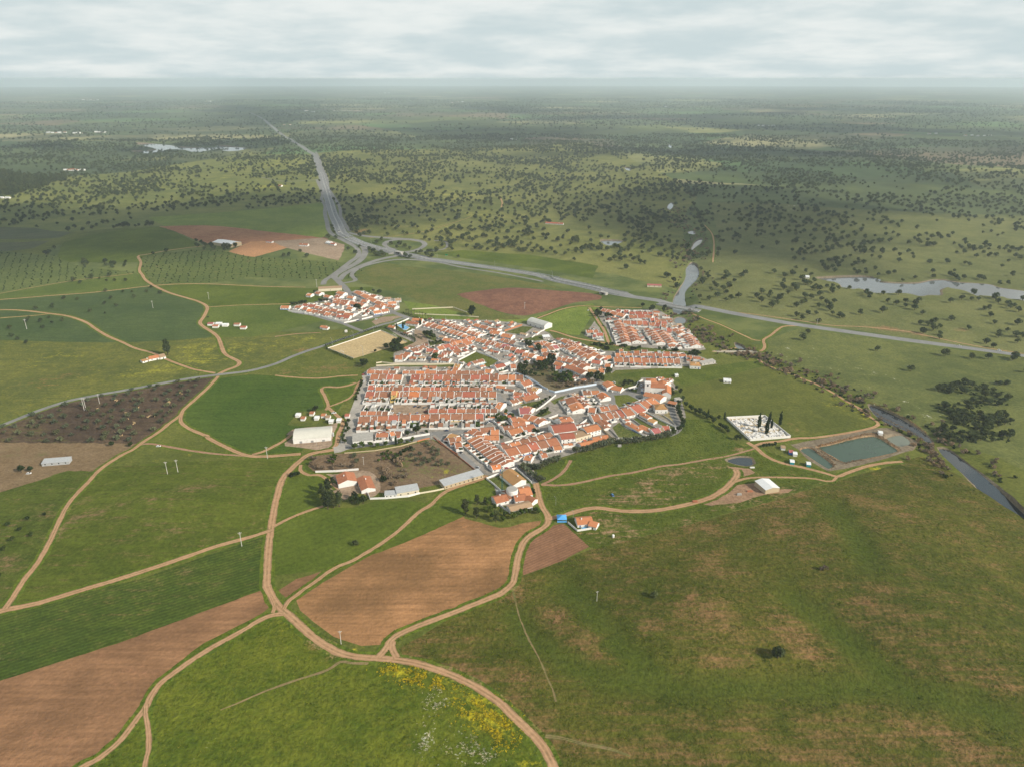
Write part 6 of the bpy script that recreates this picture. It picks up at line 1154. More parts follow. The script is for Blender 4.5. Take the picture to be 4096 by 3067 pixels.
for lb, t, pts, h, mt in (
    ('curved white and blue wall on the left of the park', 'b6', [(1150, 240), (1300, 290), (1450, 372), (1560, 432), (1640, 490), (1725, 528)], 2.2, PALEBLUE),
    ('pale blue pillared wall along the bottom of the park', 'b6', [(1745, 545), (1850, 578), (2000, 548), (2208, 500)], 2.2, PALEBLUE),
    ('pale blue park wall running right to the church street', 'b7', [(215, 500), (400, 475), (598, 440)], 2.2, PALEBLUE),
    ('white wall on the left of the pool garden', 'b2', [(1250, 945), (1400, 870), (1560, 785)], 2., None), ('white wall on the right of the pool garden', 'b2', [(1560, 785), (1760, 850), (1960, 945)], 2., None),
    ('long white wall below the pool garden', 'b2', [(1190, 970), (1500, 1045), (1890, 1120)], 2.2, None), ('white wall above the top terrace lane', 'b2', [(-200, 1040), (200, 1020), (700, 1018), (1180, 1005)], 2., CREAM),
    ('cream retaining wall under the upper lane', 'b2', [(-200, 990), (-100, 975), (100, 1000), (700, 1000)], 1.6, CREAM),
    ('long white wall along the southern street', 'b5', [(912, 1400), (1150, 1355), (1410, 1312)], 2.2, None), ('white wall in front of the grey-roofed warehouse', 'b5', [(412, 1458), (690, 1425)], 2., None),
    ('white wall on the left of the mast enclosure', 'c3', [(242, 165), (320, 225), (392, 292)], 1.8, None), ('white wall behind the mossy barn', 'c3', [(498, 72), (545, 62), (620, 130), (700, 202)], 1.8, None), ('white wall above the mast enclosure', 'c3', [(242, 165), (330, 130), (400, 108)], 1.8, None),
    ('white wall along the top of the farmyard', 't15', [(578, 748), (760, 742), (960, 726)], 2., None), ('white wall along the bottom of the farmyard', 't15', [(1040, 930), (1060, 985), (1200, 980), (1400, 962), (1500, 935)], 1.8, None), ('low cream wall from farmyard to the long shed', 't15', [(1500, 935), (1620, 915), (1715, 895)], 1.4, CREAM),
    ('white wall below the arch warehouse', 'b3', [(560, 540), (690, 450), (790, 405)], 1.8, None), ('orange brick wall of the northern garden', 'b3', [(80, 425), (230, 375), (390, 320)], 2.2, ROOF['orange']),
    ('white wall curving along the church car park', 'b7', [(875, 565), (1060, 545), (1180, 505), (1295, 475), (1330, 405), (1415, 365)], 2., None), ('white wall at the bottom of the long gardens', 'b7', [(980, 1395), (1200, 1400), (1440, 1368)], 2., None), ('white wall bottom right of the long gardens', 'b7', [(1460, 1360), (1700, 1310), (1830, 1270), (2000, 1215)], 2., None),
    ('brick wall down the left of the long gardens', 'b7', [(660, 1190), (780, 1300), (900, 1405)], 2., OCHREW), ('pale garden wall second from the left', 'b7', [(790, 1190), (880, 1270), (985, 1375)], 1.5, GREYW), ('pale garden wall in the middle of the long gardens', 'b7', [(1060, 1090), (1230, 1210), (1440, 1345)], 1.6, None), ('pale garden wall right of the middle', 'b7', [(1220, 1040), (1400, 1170), (1540, 1260)], 1.4, GREYW), ('pale garden wall below the church houses', 'b7', [(1300, 1000), (1480, 1110), (1660, 1210)], 1.4, GREYW), ('white garden wall under the church bend house', 'b7', [(1470, 920), (1700, 1050), (2000, 1190)], 1.6, None), ('garden wall along the bend street', 'b7', [(1760, 970), (1900, 1060), (1990, 1150)], 1.2, GREYW),
    ('white sloping wall beside the cypress lane', 'b6', [(1510, 905), (1660, 800), (1870, 625)], 2., None), ('white wall round the triangular ruin yard', 'b7', [(200, 1130), (300, 1160), (430, 1065)], 2.4, None),
    ('white wall along the hamlet lower street', 'b1', [(240, 515), (520, 545), (760, 590), (1000, 670), (1220, 722)], 1.8, None), ('white wall at the hamlet corner', 'b1', [(1220, 722), (1360, 695), (1475, 668)], 1.8, None), ('white wall in front of the hamlet end houses', 'b1', [(1535, 660), (1640, 635), (1725, 612)], 1.8, None), ('pale wall of the hamlet kitchen gardens', 'b1', [(800, 200), (880, 260), (980, 305)], 1.6, GREYW),
    ('long pale wall in the meadow beyond the palms', 'b2', [(440, 40), (800, 22), (1160, 8)], 1.8, CREAM), ('long pale wall below the meadow by the palms', 'b2', [(480, 118), (800, 135), (1200, 148), (1610, 178)], 1.5, CREAM), ('thin pale wall climbing to the round tree', 'b2', [(1170, 8), (1280, 50), (1410, 95)], 1.4, CREAM),
    ('white wall behind the pool yard', 'b2', [(130, 310), (240, 270), (380, 205)], 1.8, None), ('white wall in front of the pool yard', 'b2', [(100, 395), (290, 468), (470, 400)], 1.6, None), ('white wall right of the pool villa', 'b2', [(505, 378), (620, 310), (720, 265)], 1.8, None),
    ('white wall in front of the roadside house', 't16', [(820, 1195), (905, 1268), (1085, 1238)], 1.8, None), ('white wall left of the round tower villa', 'c3', [(300, 400), (380, 440), (465, 500)], 2., None), ('red brick wall along the lower street', 'b5', [(1480, 1365), (1600, 1480), (1790, 1600), (1900, 1660)], 1.2, ROOF['rust']), ('stone wall along the orchard top', 'b5', [(-100, 1645), (440, 1600), (900, 1520), (1180, 1440)], 1.1, OCHREW), ('orange brick wall end of the orchard', 'b5', [(1190, 1440), (1300, 1405), (1410, 1385)], 1.3, ROOF['orange']),
    ('red brick wall beside the slope street', 'c1', [(10, 285), (150, 400), (280, 500), (390, 590)], 1.2, ROOF['rust'])):
    wall_line(lb, t, pts, h, .35, mt)
# pillars of the park wall
# ---------------------------------------------------------------- cemetery
cc = at('t12', 515, 260); cem = empty('cemetery', tuple(cc))
corner = [at('t12', *p) for p in ((232, 165), (570, 148), (798, 330), (440, 358))]
for i in range(4):
    a, b = corner[i][:2] - cc[:2], corner[(i + 1) % 4][:2] - cc[:2]; d = (b - a) / np.linalg.norm(b - a); n = np.array((-d[1], d[0])) * .25
    m = MB(); za = ground_z(*corner[i][:2]) - cc[2]; zb = ground_z(*corner[(i + 1) % 4][:2]) - cc[2]; e = d * .25
    m.prism([a - n + e, b - n - e, b + n - e, a + n + e], [za - .8, zb - .8, zb - .8, za - .8], [za + 2.6, zb + 2.6, zb + 2.6, za + 2.6]); m.build('wall', WHITE, cem)
m = MB(); g = [q - cc for q in corner]; m.prism([q[:2] * .985 for q in g], -1., [q[2] + .12 for q in g]); m.build('sand_floor', plain('cemetery_sand', (.46, .36, .22), .95, .1, .2, .4), cem)
rn = random.Random(5); m = MB(); u = corner[1] - corner[0]; v_ = corner[3] - corner[0]; w2 = corner[2] - corner[3]
for i in range(30):
    for j in range(17):
        a = (i + .5) / 30; b = (j + .5) / 17
        if abs(a - .52) < .03 or abs(b - .38) < .035 or abs(b - .68) < .035 or rn.random() < .12: continue
        if not (.03 < a < .97 and .05 < b < .95): continue
        p = corner[0] + (u * (1 - b) + w2 * b) * a + v_ * b - cc
        sx, sy, h = rn.uniform(.7, 1.), rn.uniform(.9, 1.4), rn.uniform(.6, 1.1)
        m.box(p[0] - sx, p[1] - sy, -.5, p[0] + sx, p[1] + sy, h, rn.choice((0, 0, 0, 1, 2)))
        if rn.random() < .7: m.box(p[0] - .5, p[1] + sy - .25, h, p[0] + .5, p[1] + sy, h + rn.uniform(.5, 1.1), 0)
tb = m.build('tombs', [WHITE, plain('grey_marble', (.30, .30, .30), .4, .4), plain('beige_stone', (.55, .48, .36))], cem); tb['kind'] = 'stuff'
setp(cem, 'white-walled cemetery full of white tombs beside the ponds', 'cemetery')
# ---------------------------------------------------------------- motorway structures
def strip(name, label, line, off, w, h0, h1, mat, cat, step=12.):
    L = resample(catmull(line, n=6), lambda a: max(step, np.hypot(*a) / 90)); T = np.gradient(L, axis=0); T /= np.linalg.norm(T, axis=1)[:, None] + 1e-9; N = np.stack((-T[:, 1], T[:, 0]), 1)
    c = L.mean(0); m = MB(); vs = []
    for p, n in zip(L, N):
        z = ground_z(*p)
        for s, hh in ((off - w / 2, h0), (off + w / 2, h0), (off + w / 2, h1), (off - w / 2, h1)): q = p + n * s; vs.append((q[0] - c[0], q[1] - c[1], z + hh))
    fs = [(3, 2, 1, 0), tuple(len(vs) - 4 + i for i in (0, 1, 2, 3))]
    for i in range(len(L) - 1): a = 4 * i; fs += [(a + (k + 1) % 4, a + 4 + (k + 1) % 4, a + 4 + k, a + k) for k in range(4)]
    m.add(vs, fs); return setp(m.build(name, mat, loc=(c[0], c[1], 0)), label, cat)
MED = plain('pale_concrete', (.50, .49, .45), .9, .1); PAINT = plain('road_paint', (.72, .72, .70), .7, .2)
strip('median_barrier', 'pale concrete barrier down the middle of the motorway', mw[9:23], 0., .8, -.3, .95, MED, 'barrier')
for s, nm in ((1, 'left'), (-1, 'right')):
    strip('guard_rail', f'grey steel guard rail on the {"upper" if s > 0 else "lower"} side of the motorway', mw[10:24], s * 11.6, .3, -.3, .75, TIN, 'guard rail')
for o_, lb in ((-9.6, 'white edge line on the lower side of the motorway'), (9.6, 'white edge line on the upper side of the motorway'), (-1.2, 'white line just below the motorway barrier'), (1.2, 'white line just above the motorway barrier')):
    strip('road_marking', lb, mw[8:22], o_, .35, .03, .06, PAINT, 'road marking')
# underpass
up = at('t2', 1305, 1590); d = mw[17] - mw[16]; d = d / np.linalg.norm(d); rzu = math.atan2(d[1], d[0])
u_ = empty('underpass', (up[0], up[1], ground_z(*up[:2])), rzu)
m = MB(); m.box(-9, -1, -1, -4.5, 9, 5.6); m.box(4.5, -1, -1, 9, 9, 5.6); m.box(-9, -1.2, 5.6, 9, 9, 6.4); m.build('portal', CONC, u_)
m = MB(); m.box(-4.5, 6., -1, 4.5, 6.4, 5.6); m.build('bore_shade_panel', GLASS, u_)  # near-black panel stands in for the shade inside the underpass
for s in (-1, 1):
    m = MB(); m.prism([(s * 9, -1), (s * 19, -8), (s * 19.4, -7.4), (s * 9, 0)][::s], -1, [5.4, 1.6, 1.6, 5.4]); m.build('wing_wall', CONC, u_)
setp(u_, 'concrete underpass portal beneath the motorway near the loop', 'underpass')
up = at('t14', 905, 175); d = mw[22] - mw[21]; d /= np.linalg.norm(d)
u2 = empty('underpass', (up[0], up[1], ground_z(*up[:2])), math.atan2(d[1], d[0]))
m = MB(); m.box(-7, -1, -1, -3, 6, 3.6); m.box(3, -1, -1, 7, 6, 3.6); m.box(-7, -1.1, 3.6, 7, 6, 4.2); m.build('portal', CONC, u2)
m = MB(); m.box(-3, 4., -1, 3, 4.3, 3.6); m.build('bore_shade_panel', GLASS, u2)  # dark panel closing the culvert, its colour stands for the shade within
setp(u2, 'small concrete culvert under the motorway above the red field', 'underpass')
# river bridge
bd = (br - bl)[:2]; Lb = np.linalg.norm(bd); bc = (bl + br) / 2; zt = max(ground_z(*bl[:2]), ground_z(*br[:2])) + 1.2
bg_ = empty('river_bridge', (bc[0], bc[1], zt), math.atan2(bd[1], bd[0])); hl = Lb / 2 + 6
m = MB(); m.box(-hl, -6.6, -1.5, hl, 6.6, -.1); m.build('deck', MED, bg_)
m = MB(); m.box(-hl, -6.3, -.1, hl, 6.3, .05); m.build('carriageway', GM['motorway'], bg_)
for s in (-1, 1):
    m = MB(); m.box(-hl, s * 6.45 - .15, -.1, hl, s * 6.45 + .15, .95); m.build('parapet', MED, bg_)
for f in (-.42, .22, .46):
    m = MB(); m.box(hl * f * 1.6 - 1., -4, -12, hl * f * 1.6 + 1., 4, -1.5); m.build('pier', MED, bg_)
setp(bg_, 'concrete motorway bridge on piers over the river', 'bridge')
fb0, fb1 = at('t6', -330, 885, 1.5), at('t6', 60, 905, 1.5); fbd = (fb1 - fb0)[:2]; fc = (fb0 + fb1) / 2
fb_ = empty('low_bridge', (fc[0], fc[1], ground_z(*fc[:2]) + 2.6), math.atan2(fbd[1], fbd[0])); hl = np.linalg.norm(fbd) / 2
m = MB(); m.box(-hl, -2.6, -.7, hl, 2.6, 0); m.build('deck', plain('sandy_concrete', (.42, .35, .24), .9), fb_)
for s in (-1, 1): m = MB(); m.box(-hl, s * 2.5 - .12, 0, hl, s * 2.5 + .12, .5); m.build('kerb', MED, fb_)
for k in range(5): m = MB(); x = -hl + 2 * hl * (k + .5) / 5; m.box(x - .6, -2.2, -4, x + .6, 2.2, -.7); m.build('pier', MED, fb_)
setp(fb_, 'low narrow sandy bridge carrying the lane over the river', 'bridge')
# ---------------------------------------------------------------- pools and small structures
POOLW = plain('pool_water', (.10, .36, .62), .15, .5, .08, .3); POOLT = plain('pale_pool_water', (.30, .58, .66), .15, .5, .08, .3)
def pool(label, t, pts, wm, name='swimming_pool'):
    g = np.array([at(t, *p) for p in pts]); c = g.mean(0); r = empty(name, tuple(c)); q = [(p - c)[:2] for p in g]
    m = MB(); m.prism([x * 1.16 for x in q], -1, .22); m.build('rim', MED, r)
    m = MB(); m.prism(q, .1, .26); m.build('water', wm, r); setp(r, label, 'pool')
pool('big bright blue covered pool beside the football pitch', 'b2', [(175, 318), (260, 298), (385, 358), (330, 400), (290, 400)], POOLW)
pool('pale blue swimming pool in the walled garden', 'b2', [(1605, 1010), (1680, 962), (1745, 975), (1660, 1020)], POOLT)
pool('small dark blue pool on the manor terrace', 'b3', [(1025, 1120), (1060, 1105), (1125, 1128), (1085, 1145)], POOLW)
pool('small bright blue pool beside the roadside house', 't16', [(938, 1238), (985, 1222), (998, 1235), (950, 1250)], POOLW)
tent = at('t16', 765, 1165); te = empty('blue_marquee', tuple(tent)); BLUE = plain('blue_canvas', (.10, .36, .72), .7)
m = MB(); m.add([(-4, -4, 2.6), (4, -4, 2.6), (4, 4, 2.6), (-4, 4, 2.6), (0, 0, 4.6)], [(0, 1, 4), (1, 2, 4), (2, 3, 4), (3, 0, 4), (3, 2, 1, 0)]); m.build('canopy', BLUE, te)
for x in (-3.8, 3.8):
    for y in (-3.8, 3.8): link('post', POSTM, te, (x, y, -.3)).scale = (.5, .5, .95)
m = MB(); m.box(-3.9, -4, 0, 3.9, -3.9, 1.6); m.build('side_curtain', BLUE, te)
setp(te, 'bright blue peaked marquee at the fork of the tracks', 'tent')
# mast
mp = at('c3', 402, 275); ms = empty('lattice_mast', tuple(mp)); GREENM = plain('green_steel', (.03, .12, .10), .5, .4); m = MB(); H_ = 24
for a in range(3):
    p = lambda z, k=a: Vector((math.cos(k * 2.094) * (.9 - z * .012), math.sin(k * 2.094) * (.9 - z * .012), z))
    q = lambda z, k=a + 1: Vector((math.cos(k * 2.094) * (.9 - z * .012), math.sin(k * 2.094) * (.9 - z * .012), z))
    m.tube(p(-.5), p(H_), .16, .12, 5)
    for z in range(0, H_, 2): m.tube(p(z), q(z + 2), .07, .07, 4); m.tube(q(z), p(z + 2), .07, .07, 4)
m.build('lattice', GREENM, ms)
for k in range(3):
    m = MB(); m.box(-.2, -.15, H_ - 3, .2, .15, H_ + .6); o = m.build('antenna', MED, ms); o.location = (math.cos(k * 2.094) * 1.3, math.sin(k * 2.094) * 1.3, 0)
for k in range(3):
    m = MB(); m.box(-1, -.6, -.5, 1, .6, 1.8); o = m.build('equipment_cabinet', WHITE, ms); o.location = (-4 + k * 2.6, -3.2, 0)
setp(ms, 'tall green lattice phone mast beside the mossy barn', 'mast')
# ================================================================ trees
def leafmat(name, col, var=.4, sc_=.5, trans=.25):
    t = NT(name); n = t.noise(t.pos(), sc_, 3, .7); oi = t.n('ObjectInfo').outputs['Random']
    k = t.math('MULTIPLY', t.lin(n, .3, .7, 1 - var, 1 + var), t.lin(oi, 0, 1, .72, 1.35)); c = t.mix(1., t.mix(t.math('FRACT', t.math('MULTIPLY', oi, 7.31)), col, (col[0] * 1.55, col[1] * 1.3, col[2] * 1.05)), t.n('CombineColor', {0: k, 1: k, 2: k}).outputs[0], 'MULTIPLY')
    d = t.n('BsdfDiffuse', {0: c}); tr = t.n('BsdfTranslucent', {0: c}); m = t.n('MixShader', {0: trans, 1: d.outputs[0], 2: tr.outputs[0]})
    o = t.n('OutputMaterial'); t.t.links.new(m.outputs[0], o.inputs[0]); return t.m
BARK = plain('bark', (.09, .065, .045), .95, .05, .2, 2.)
LEAF = {'oak': leafmat('leaves_oak', (.050, .070, .032)), 'olive': leafmat('leaves_olive', (.085, .105, .065)), 'euc': leafmat('leaves_eucalyptus', (.055, .075, .032)), 'cypress': leafmat('leaves_cypress', (.018, .034, .014)),
        'dark': leafmat('leaves_dark', (.028, .046, .016)), 'green': leafmat('leaves_green', (.052, .085, .018)), 'reed': leafmat('dry_reeds', (.19, .13, .075)), 'bare': leafmat('bare_twigs', (.17, .14, .105)), 'palm': leafmat('palm_fronds', (.050, .075, .028)), 'hedge': leafmat('leaves_hedge', (.030, .050, .018))}
def leaves(m, lobes, n, size, rn, mi=1, flat=.35):
    """n small leaf sheets over and inside the lobes (centre, radii)."""
    wts = [a * b * c for _, (a, b, c) in lobes]
    for _ in range(n):
        (c, r) = rn.choices(lobes, wts)[0]; d = Vector((rn.gauss(0, 1), rn.gauss(0, 1), rn.gauss(0, 1))).normalized()
        k = rn.uniform(.55, 1.04); q = Vector((c[0] + d.x * r[0] * k, c[1] + d.y * r[1] * k, c[2] + d.z * r[2] * k))
        nrm = (d * .8 + Vector((rn.gauss(0, .6), rn.gauss(0, .6), rn.gauss(0, .6) + flat))).normalized(); u = nrm.orthogonal().normalized(); v = nrm.cross(u); a = rn.uniform(0, 6.28)
        u, v = u * math.cos(a) + v * math.sin(a), v * math.cos(a) - u * math.sin(a); s = size * rn.uniform(.6, 1.3)
        m.add([q + u * s, q + v * s * .8, q - u * s, q - v * s * .8], [(0, 1, 2, 3)], mi)
def tree_mesh(kind, seed, n=None, lod=1.):
    rn = random.Random(seed); m = MB()
    if kind == 'oak':
        m.tube((0, 0, -.6), (rn.uniform(-.3, .3), rn.uniform(-.3, .3), 2.4), .38, .26, 6, 0)
        lob = []
        for k in range(7):
            a = k * 6.28 / 7 + rn.uniform(-.4, .4); rr = rn.uniform(1.3, 2.8) if k else 0
            c = (math.cos(a) * rr, math.sin(a) * rr, rn.uniform(3.2, 5.8) if k else 6.); lob.append((c, (rn.uniform(1.7, 2.5), rn.uniform(1.7, 2.5), rn.uniform(1.5, 2.2))))
            m.tube((0, 0, 2.), c, .16, .06, 4, 0)
        leaves(m, lob, n or 190, .85, rn)
    elif kind == 'olive':
        m.tube((0, 0, -.5), (.1, 0, 1.3), .3, .2, 5, 0)
        lob = [((math.cos(a) * 1.1, math.sin(a) * 1.1, rn.uniform(2., 3.)), (rn.uniform(1., 1.5), rn.uniform(1., 1.5), rn.uniform(.8, 1.2))) for a in (0.3, 1.7, 3.1, 4.6)]
        for c, r in lob: m.tube((0, 0, 1.), c, .12, .05, 4, 0)
        leaves(m, lob, n or 110, .55, rn)
    elif kind == 'euc':
        m.tube((0, 0, -.6), (.4, .2, 7), .5, .3, 6, 0); lob = []
        for k in range(11):
            a = k * 2.4 + rn.uniform(-.3, .3); z = 4.5 + k * .95; rr = rn.uniform(.8, 2.9) * (1 - .045 * k)
            c = (math.cos(a) * rr, math.sin(a) * rr, z); lob.append((c, (rn.uniform(1.5, 2.5), rn.uniform(1.5, 2.5), rn.uniform(1.2, 2.)))); m.tube((0, 0, max(3., z - 2.5)), c, .16, .05, 4, 0)
        leaves(m, lob, n or 900, .62, rn, flat=0.)
    elif kind == 'cypress':
        m.tube((0, 0, -.5), (0, 0, 2), .25, .2, 5, 0)
        lob = [((0, 0, 1.4 + k * 1.25), (1.25 - abs(k - 2.2) * .12 - (k > 5) * .3, 1.25 - abs(k - 2.2) * .12 - (k > 5) * .3, 1.1)) for k in range(8)]; leaves(m, lob, n or 420, .45, rn, flat=0.)
    elif kind == 'round':
        m.tube((0, 0, -.5), (.1, 0, 2.2), .25, .18, 5, 0); lob = [((rn.uniform(-1, 1), rn.uniform(-1, 1), rn.uniform(2.6, 4.4)), (rn.uniform(1.2, 1.9), rn.uniform(1.2, 1.9), rn.uniform(1., 1.6))) for _ in range(6)]
        for c, r in lob[:3]: m.tube((0, 0, 1.8), c, .12, .05, 4, 0)
        leaves(m, lob, n or 240, .6, rn)
    elif kind == 'bush':
        m.tube((0, 0, -.3), (0, 0, .8), .12, .08, 4, 0); lob = [((rn.uniform(-.8, .8), rn.uniform(-.8, .8), rn.uniform(.6, 1.5)), (rn.uniform(.7, 1.2), rn.uniform(.7, 1.2), rn.uniform(.6, 1.))) for _ in range(4)]; leaves(m, lob, n or 90, .5, rn)
    elif kind == 'palm':
        m.tube((0, 0, -.5), (.2, 0, 6.5), .32, .24, 7, 0)
        for k in range(18):
            a = k * 6.28 / 18; e = rn.uniform(-.2, .9); p = Vector((.2, 0, 6.6)); dv = Vector((math.cos(a), math.sin(a), e)).normalized(); sd = Vector((-math.sin(a), math.cos(a), 0))
            for j in range(4):
                q = p + dv * .75; w0, w1 = .32 - .06 * j, .26 - .07 * j; m.add([p + sd * w0, q + sd * w1, q - sd * w1, p - sd * w0], [(0, 1, 2, 3)], 1); p = q; dv = (dv + Vector((0, 0, -.34))).normalized()
    elif kind == 'bare':
        lob = [((rn.uniform(-1.6, 1.6), rn.uniform(-1.6, 1.6), rn.uniform(1., 3.)), (1.2, 1.2, 1.)) for _ in range(5)]
        for c, r in lob: m.tube((0, 0, -.3), c, .12, .04, 4, 0)
        leaves(m, lob, n or 110, .55, rn)
    return m
def protos(kind, leaf, k, n=None): return [tree_mesh(kind, 100 + i * 7, n).mesh('tree_' + kind, [BARK, LEAF[leaf]]) for i in range(k)]
TM = {'oak': protos('oak', 'oak', 4), 'olive': protos('olive', 'olive', 3), 'euc': protos('euc', 'euc', 3), 'cypress': protos('cypress', 'cypress', 2), 'dark': protos('round', 'dark', 3), 'green': protos('round', 'green', 3), 'bush': protos('bush', 'dark', 3), 'bushg': protos('bush', 'green', 2), 'palm': protos('palm', 'palm', 2), 'bare': protos('bare', 'bare', 2), 'bigoak': protos('oak', 'oak', 2, 620)}
def plant(name, kind, p, scale=1., rz=None, rn=random, sz=None):
    o = link(name, rn.choice(TM[kind]), None, (p[0], p[1], ground_z(p[0], p[1])), rn.uniform(0, 6.28) if rz is None else rz); o.scale = (scale, scale, scale * (sz or 1.)); return o
def plant_list(name, kind, t, pts, scale, what, where, cat, group=None, rn=None, jitter=.15, sz=None):
    rn = rn or random.Random(len(pts) * 13 + int(pts[0][0])); ob = []
    for p in pts: ob.append(plant(name, kind, at(t, p[0], p[1]), scale * (p[2] if len(p) > 2 else 1) * rn.uniform(1 - jitter, 1 + jitter), rn=rn, sz=sz))
    if len(ob) > 20: rank_bands(ob, what, where, cat, group or name.replace('_', ' ') + 's ' + where)
    else: rank(ob, what, where, cat, group or name.replace('_', ' ') + 's ' + where)
    return ob
# ---- trees one can point to
plant_list('lone_tree', 'bigoak', 't10', [(1362, 155)], .72, 'small dark oak with long shadow', 'on the hill pasture', 'tree')
plant_list('lone_tree', 'bigoak', 't11', [(245, 690)], 1.05, 'large dark round oak', 'on the brown hill slope', 'tree')
plant_list('lone_tree', 'bare', 't12', [(1085, 1500)], 1.3, 'half bare greyish tree', 'on the upper hill pasture', 'tree')
plant_list('lone_tree', 'bigoak', 't15', [(935, 1392)], .62, 'round dark tree', 'alone in the green crop field', 'tree')
plant_list('eucalyptus', 'euc', 't15', [(640, 960), (690, 930), (660, 1010), (720, 1020), (740, 1060), (790, 1050), (690, 1070), (730, 850, .6)], .95, 'tall eucalyptus', 'in the clump by the farmyard', 'tree')
plant_list('round_tree', 'dark', 't15', [(900, 1015), (960, 1030), (1000, 1020), (930, 985)], 1.5, 'dark round bushy tree', 'right of the eucalyptus clump', 'tree')
plant_list('eucalyptus', 'euc', 't5', [(1482, 930)], 1.5, 'big dark tree', 'behind the meadow farmhouse', 'tree')
plant_list('round_tree', 'dark', 'b2', [(1485, 160)], 3.4, 'big dark round tree', 'beside the pale meadow wall', 'tree')
plant_list('palm_tree', 'palm', 'b2', [(330, 110), (370, 120), (425, 130), (475, 128), (525, 145), (572, 155), (622, 170), (672, 200), (722, 225), (770, 235), (820, 245)], 1.0, 'palm tree', 'in the palm avenue', 'palm')
plant_list('round_tree', 'dark', 'b2', [(100, 770), (160, 790), (200, 740), (240, 780), (130, 700, 1.2), (190, 680, 1.2)], 1.7, 'large dark tree', 'below the football pitch corner', 'tree')
plant_list('round_tree', 'dark', 'b2', [(660, 490, 1.2), (700, 500, 1.2), (760, 540, 1.3), (810, 560, 1.2), (760, 490)], 1.2, 'dark leafy tree', 'by the sandy lane bend', 'tree')
plant_list('round_tree', 'green', 'b2', [(840, 935)], 2.0, 'round-crowned green tree', 'on the small traffic island', 'tree')
plant_list('round_tree', 'dark', 'b2', [(745, 640), (800, 650), (850, 660), (900, 640), (940, 620), (980, 650), (860, 620)], .8, 'orchard tree', 'in the walled orchard', 'tree')
plant_list('conifer', 'cypress', 'b2', [(160, 385), (275, 380), (580, 320)], 1.3, 'dark conifer', 'in the pool yard', 'tree', sz=.8)
plant_list('round_tree', 'dark', 'b3', [(505, 715, 1.4), (685, 790, 1.4), (590, 680, .7)], 1.5, 'dark green street tree', 'by the double courtyard', 'tree')
gr = []
rn = random.Random(9)
for k in range(44):
    gr.append((rn.uniform(300, 940), rn.uniform(1010, 1230), rn.uniform(.7, 1.3)))
plant_list('grove_tree', 'dark', 'b3', gr + [(860, 990, 1.4), (920, 960, 1.6), (880, 940, 1.5)], 1.15, 'dark grove tree', 'of the dark grove', 'tree')
plant_list('park_tree', 'green', 'b3', [(1040, 1300, 1.3), (1100, 1310, 1.5), (1150, 1330, 1.3), (1220, 1310, 1.5), (970, 1330), (990, 1240), (1260, 1340), (1180, 1280)], 1.4, 'round park tree', 'in the park', 'tree')
plant_list('park_tree', 'bare', 'b3', [(1000, 1400), (1060, 1420), (1120, 1400), (1300, 1360), (1380, 1370), (1450, 1350), (1520, 1350), (1600, 1330), (1650, 1330), (920, 1270), (1190, 1380), (1250, 1400)], 1.2, 'bare brown park tree', 'in the park', 'tree')
plant_list('round_tree', 'dark', 'b3', [(1580, 1290, 1.5), (1200, 1180, .8), (1250, 1200, .8), (1720, 1220), (1780, 1250), (1800, 1310), (1850, 1170), (1900, 1160), (1940, 1150), (1700, 1300)], 1.2, 'dark tree', 'beside the manor', 'tree')
plant_list('square_tree', 'green', 'b6', [(985, 950), (850, 1010), (1060, 1000), (1110, 1010), (850, 1080), (890, 1090), (930, 1080), (985, 1050), (910, 1040)], 1.0, 'leafy tree', 'in the small square', 'tree')
plant_list('round_tree', 'dark', 'b6', [(1560, 830), (1500, 850), (1600, 800), (1640, 760), (1690, 720), (1760, 680)], .8, 'dark hedge tree', 'along the sloping white wall', 'tree')
plant_list('round_tree', 'dark', 'b6', [(1600, 990), (1640, 960), (1680, 930), (1720, 900), (1620, 940), (790, 1420), (840, 1410), (905, 1400, 1.3), (1300, 1340), (1500, 1270), (1560, 1290)], .9, 'dark garden tree', 'between the southern roofs', 'tree')
plant_list('street_tree', 'green', 'b5', [(85, 1575, 1.3), (220, 1545, 1.3), (360, 1525), (485, 1540, 1.2), (630, 1515, 1.1), (890, 1490, 1.2), (1015, 1470, .8), (1100, 1440)], 1.0, 'round street tree', 'along the southern street', 'tree')
plant_list('conifer', 'cypress', 'b5', [(812, 1500)], 1.15, 'broad dark conifer', 'on the southern street', 'tree')
plant_list('round_tree', 'dark', 'b5', [(1180, 1300, 1.6), (1355, 1295, .8), (1010, 1340), (655, 1275, .8)], 1.1, 'dark tree', 'behind the southern street wall', 'tree')
plant_list('verge_bush', 'bush', 'b5', [(200, 420), (180, 480), (150, 540), (130, 600), (110, 660), (100, 700), (210, 380), (190, 450), (160, 510)], 1.3, 'dark bush', 'along the wide street verge', 'bush')
plant_list('round_tree', 'dark', 't15', [(870, 310), (855, 345), (870, 380), (850, 400), (830, 440), (815, 470), (835, 490), (580, 215, 1.4)], .9, 'roadside bush tree', 'right of the big warehouse', 'tree')
plant_list('hedge_tree', 'olive', 'b7', [(1000, 1470), (1050, 1480), (1100, 1475), (1160, 1470), (1220, 1460), (1280, 1455), (1340, 1450), (1400, 1440), (1460, 1430), (1520, 1420), (1580, 1415), (1640, 1405), (1700, 1390), (1760, 1375), (1830, 1360), (1880, 1350)], 1.7, 'grey-green tree', 'in the hedge below long gardens', 'tree')
plant_list('hedge_tree', 'olive', 'b7', [(360, 1620), (420, 1610), (480, 1590), (540, 1580), (600, 1560), (660, 1545), (720, 1530), (780, 1510), (840, 1490), (890, 1460), (240, 1640)], 1.8, 'grey-green tree', 'in the hedge below solar roofs', 'tree')
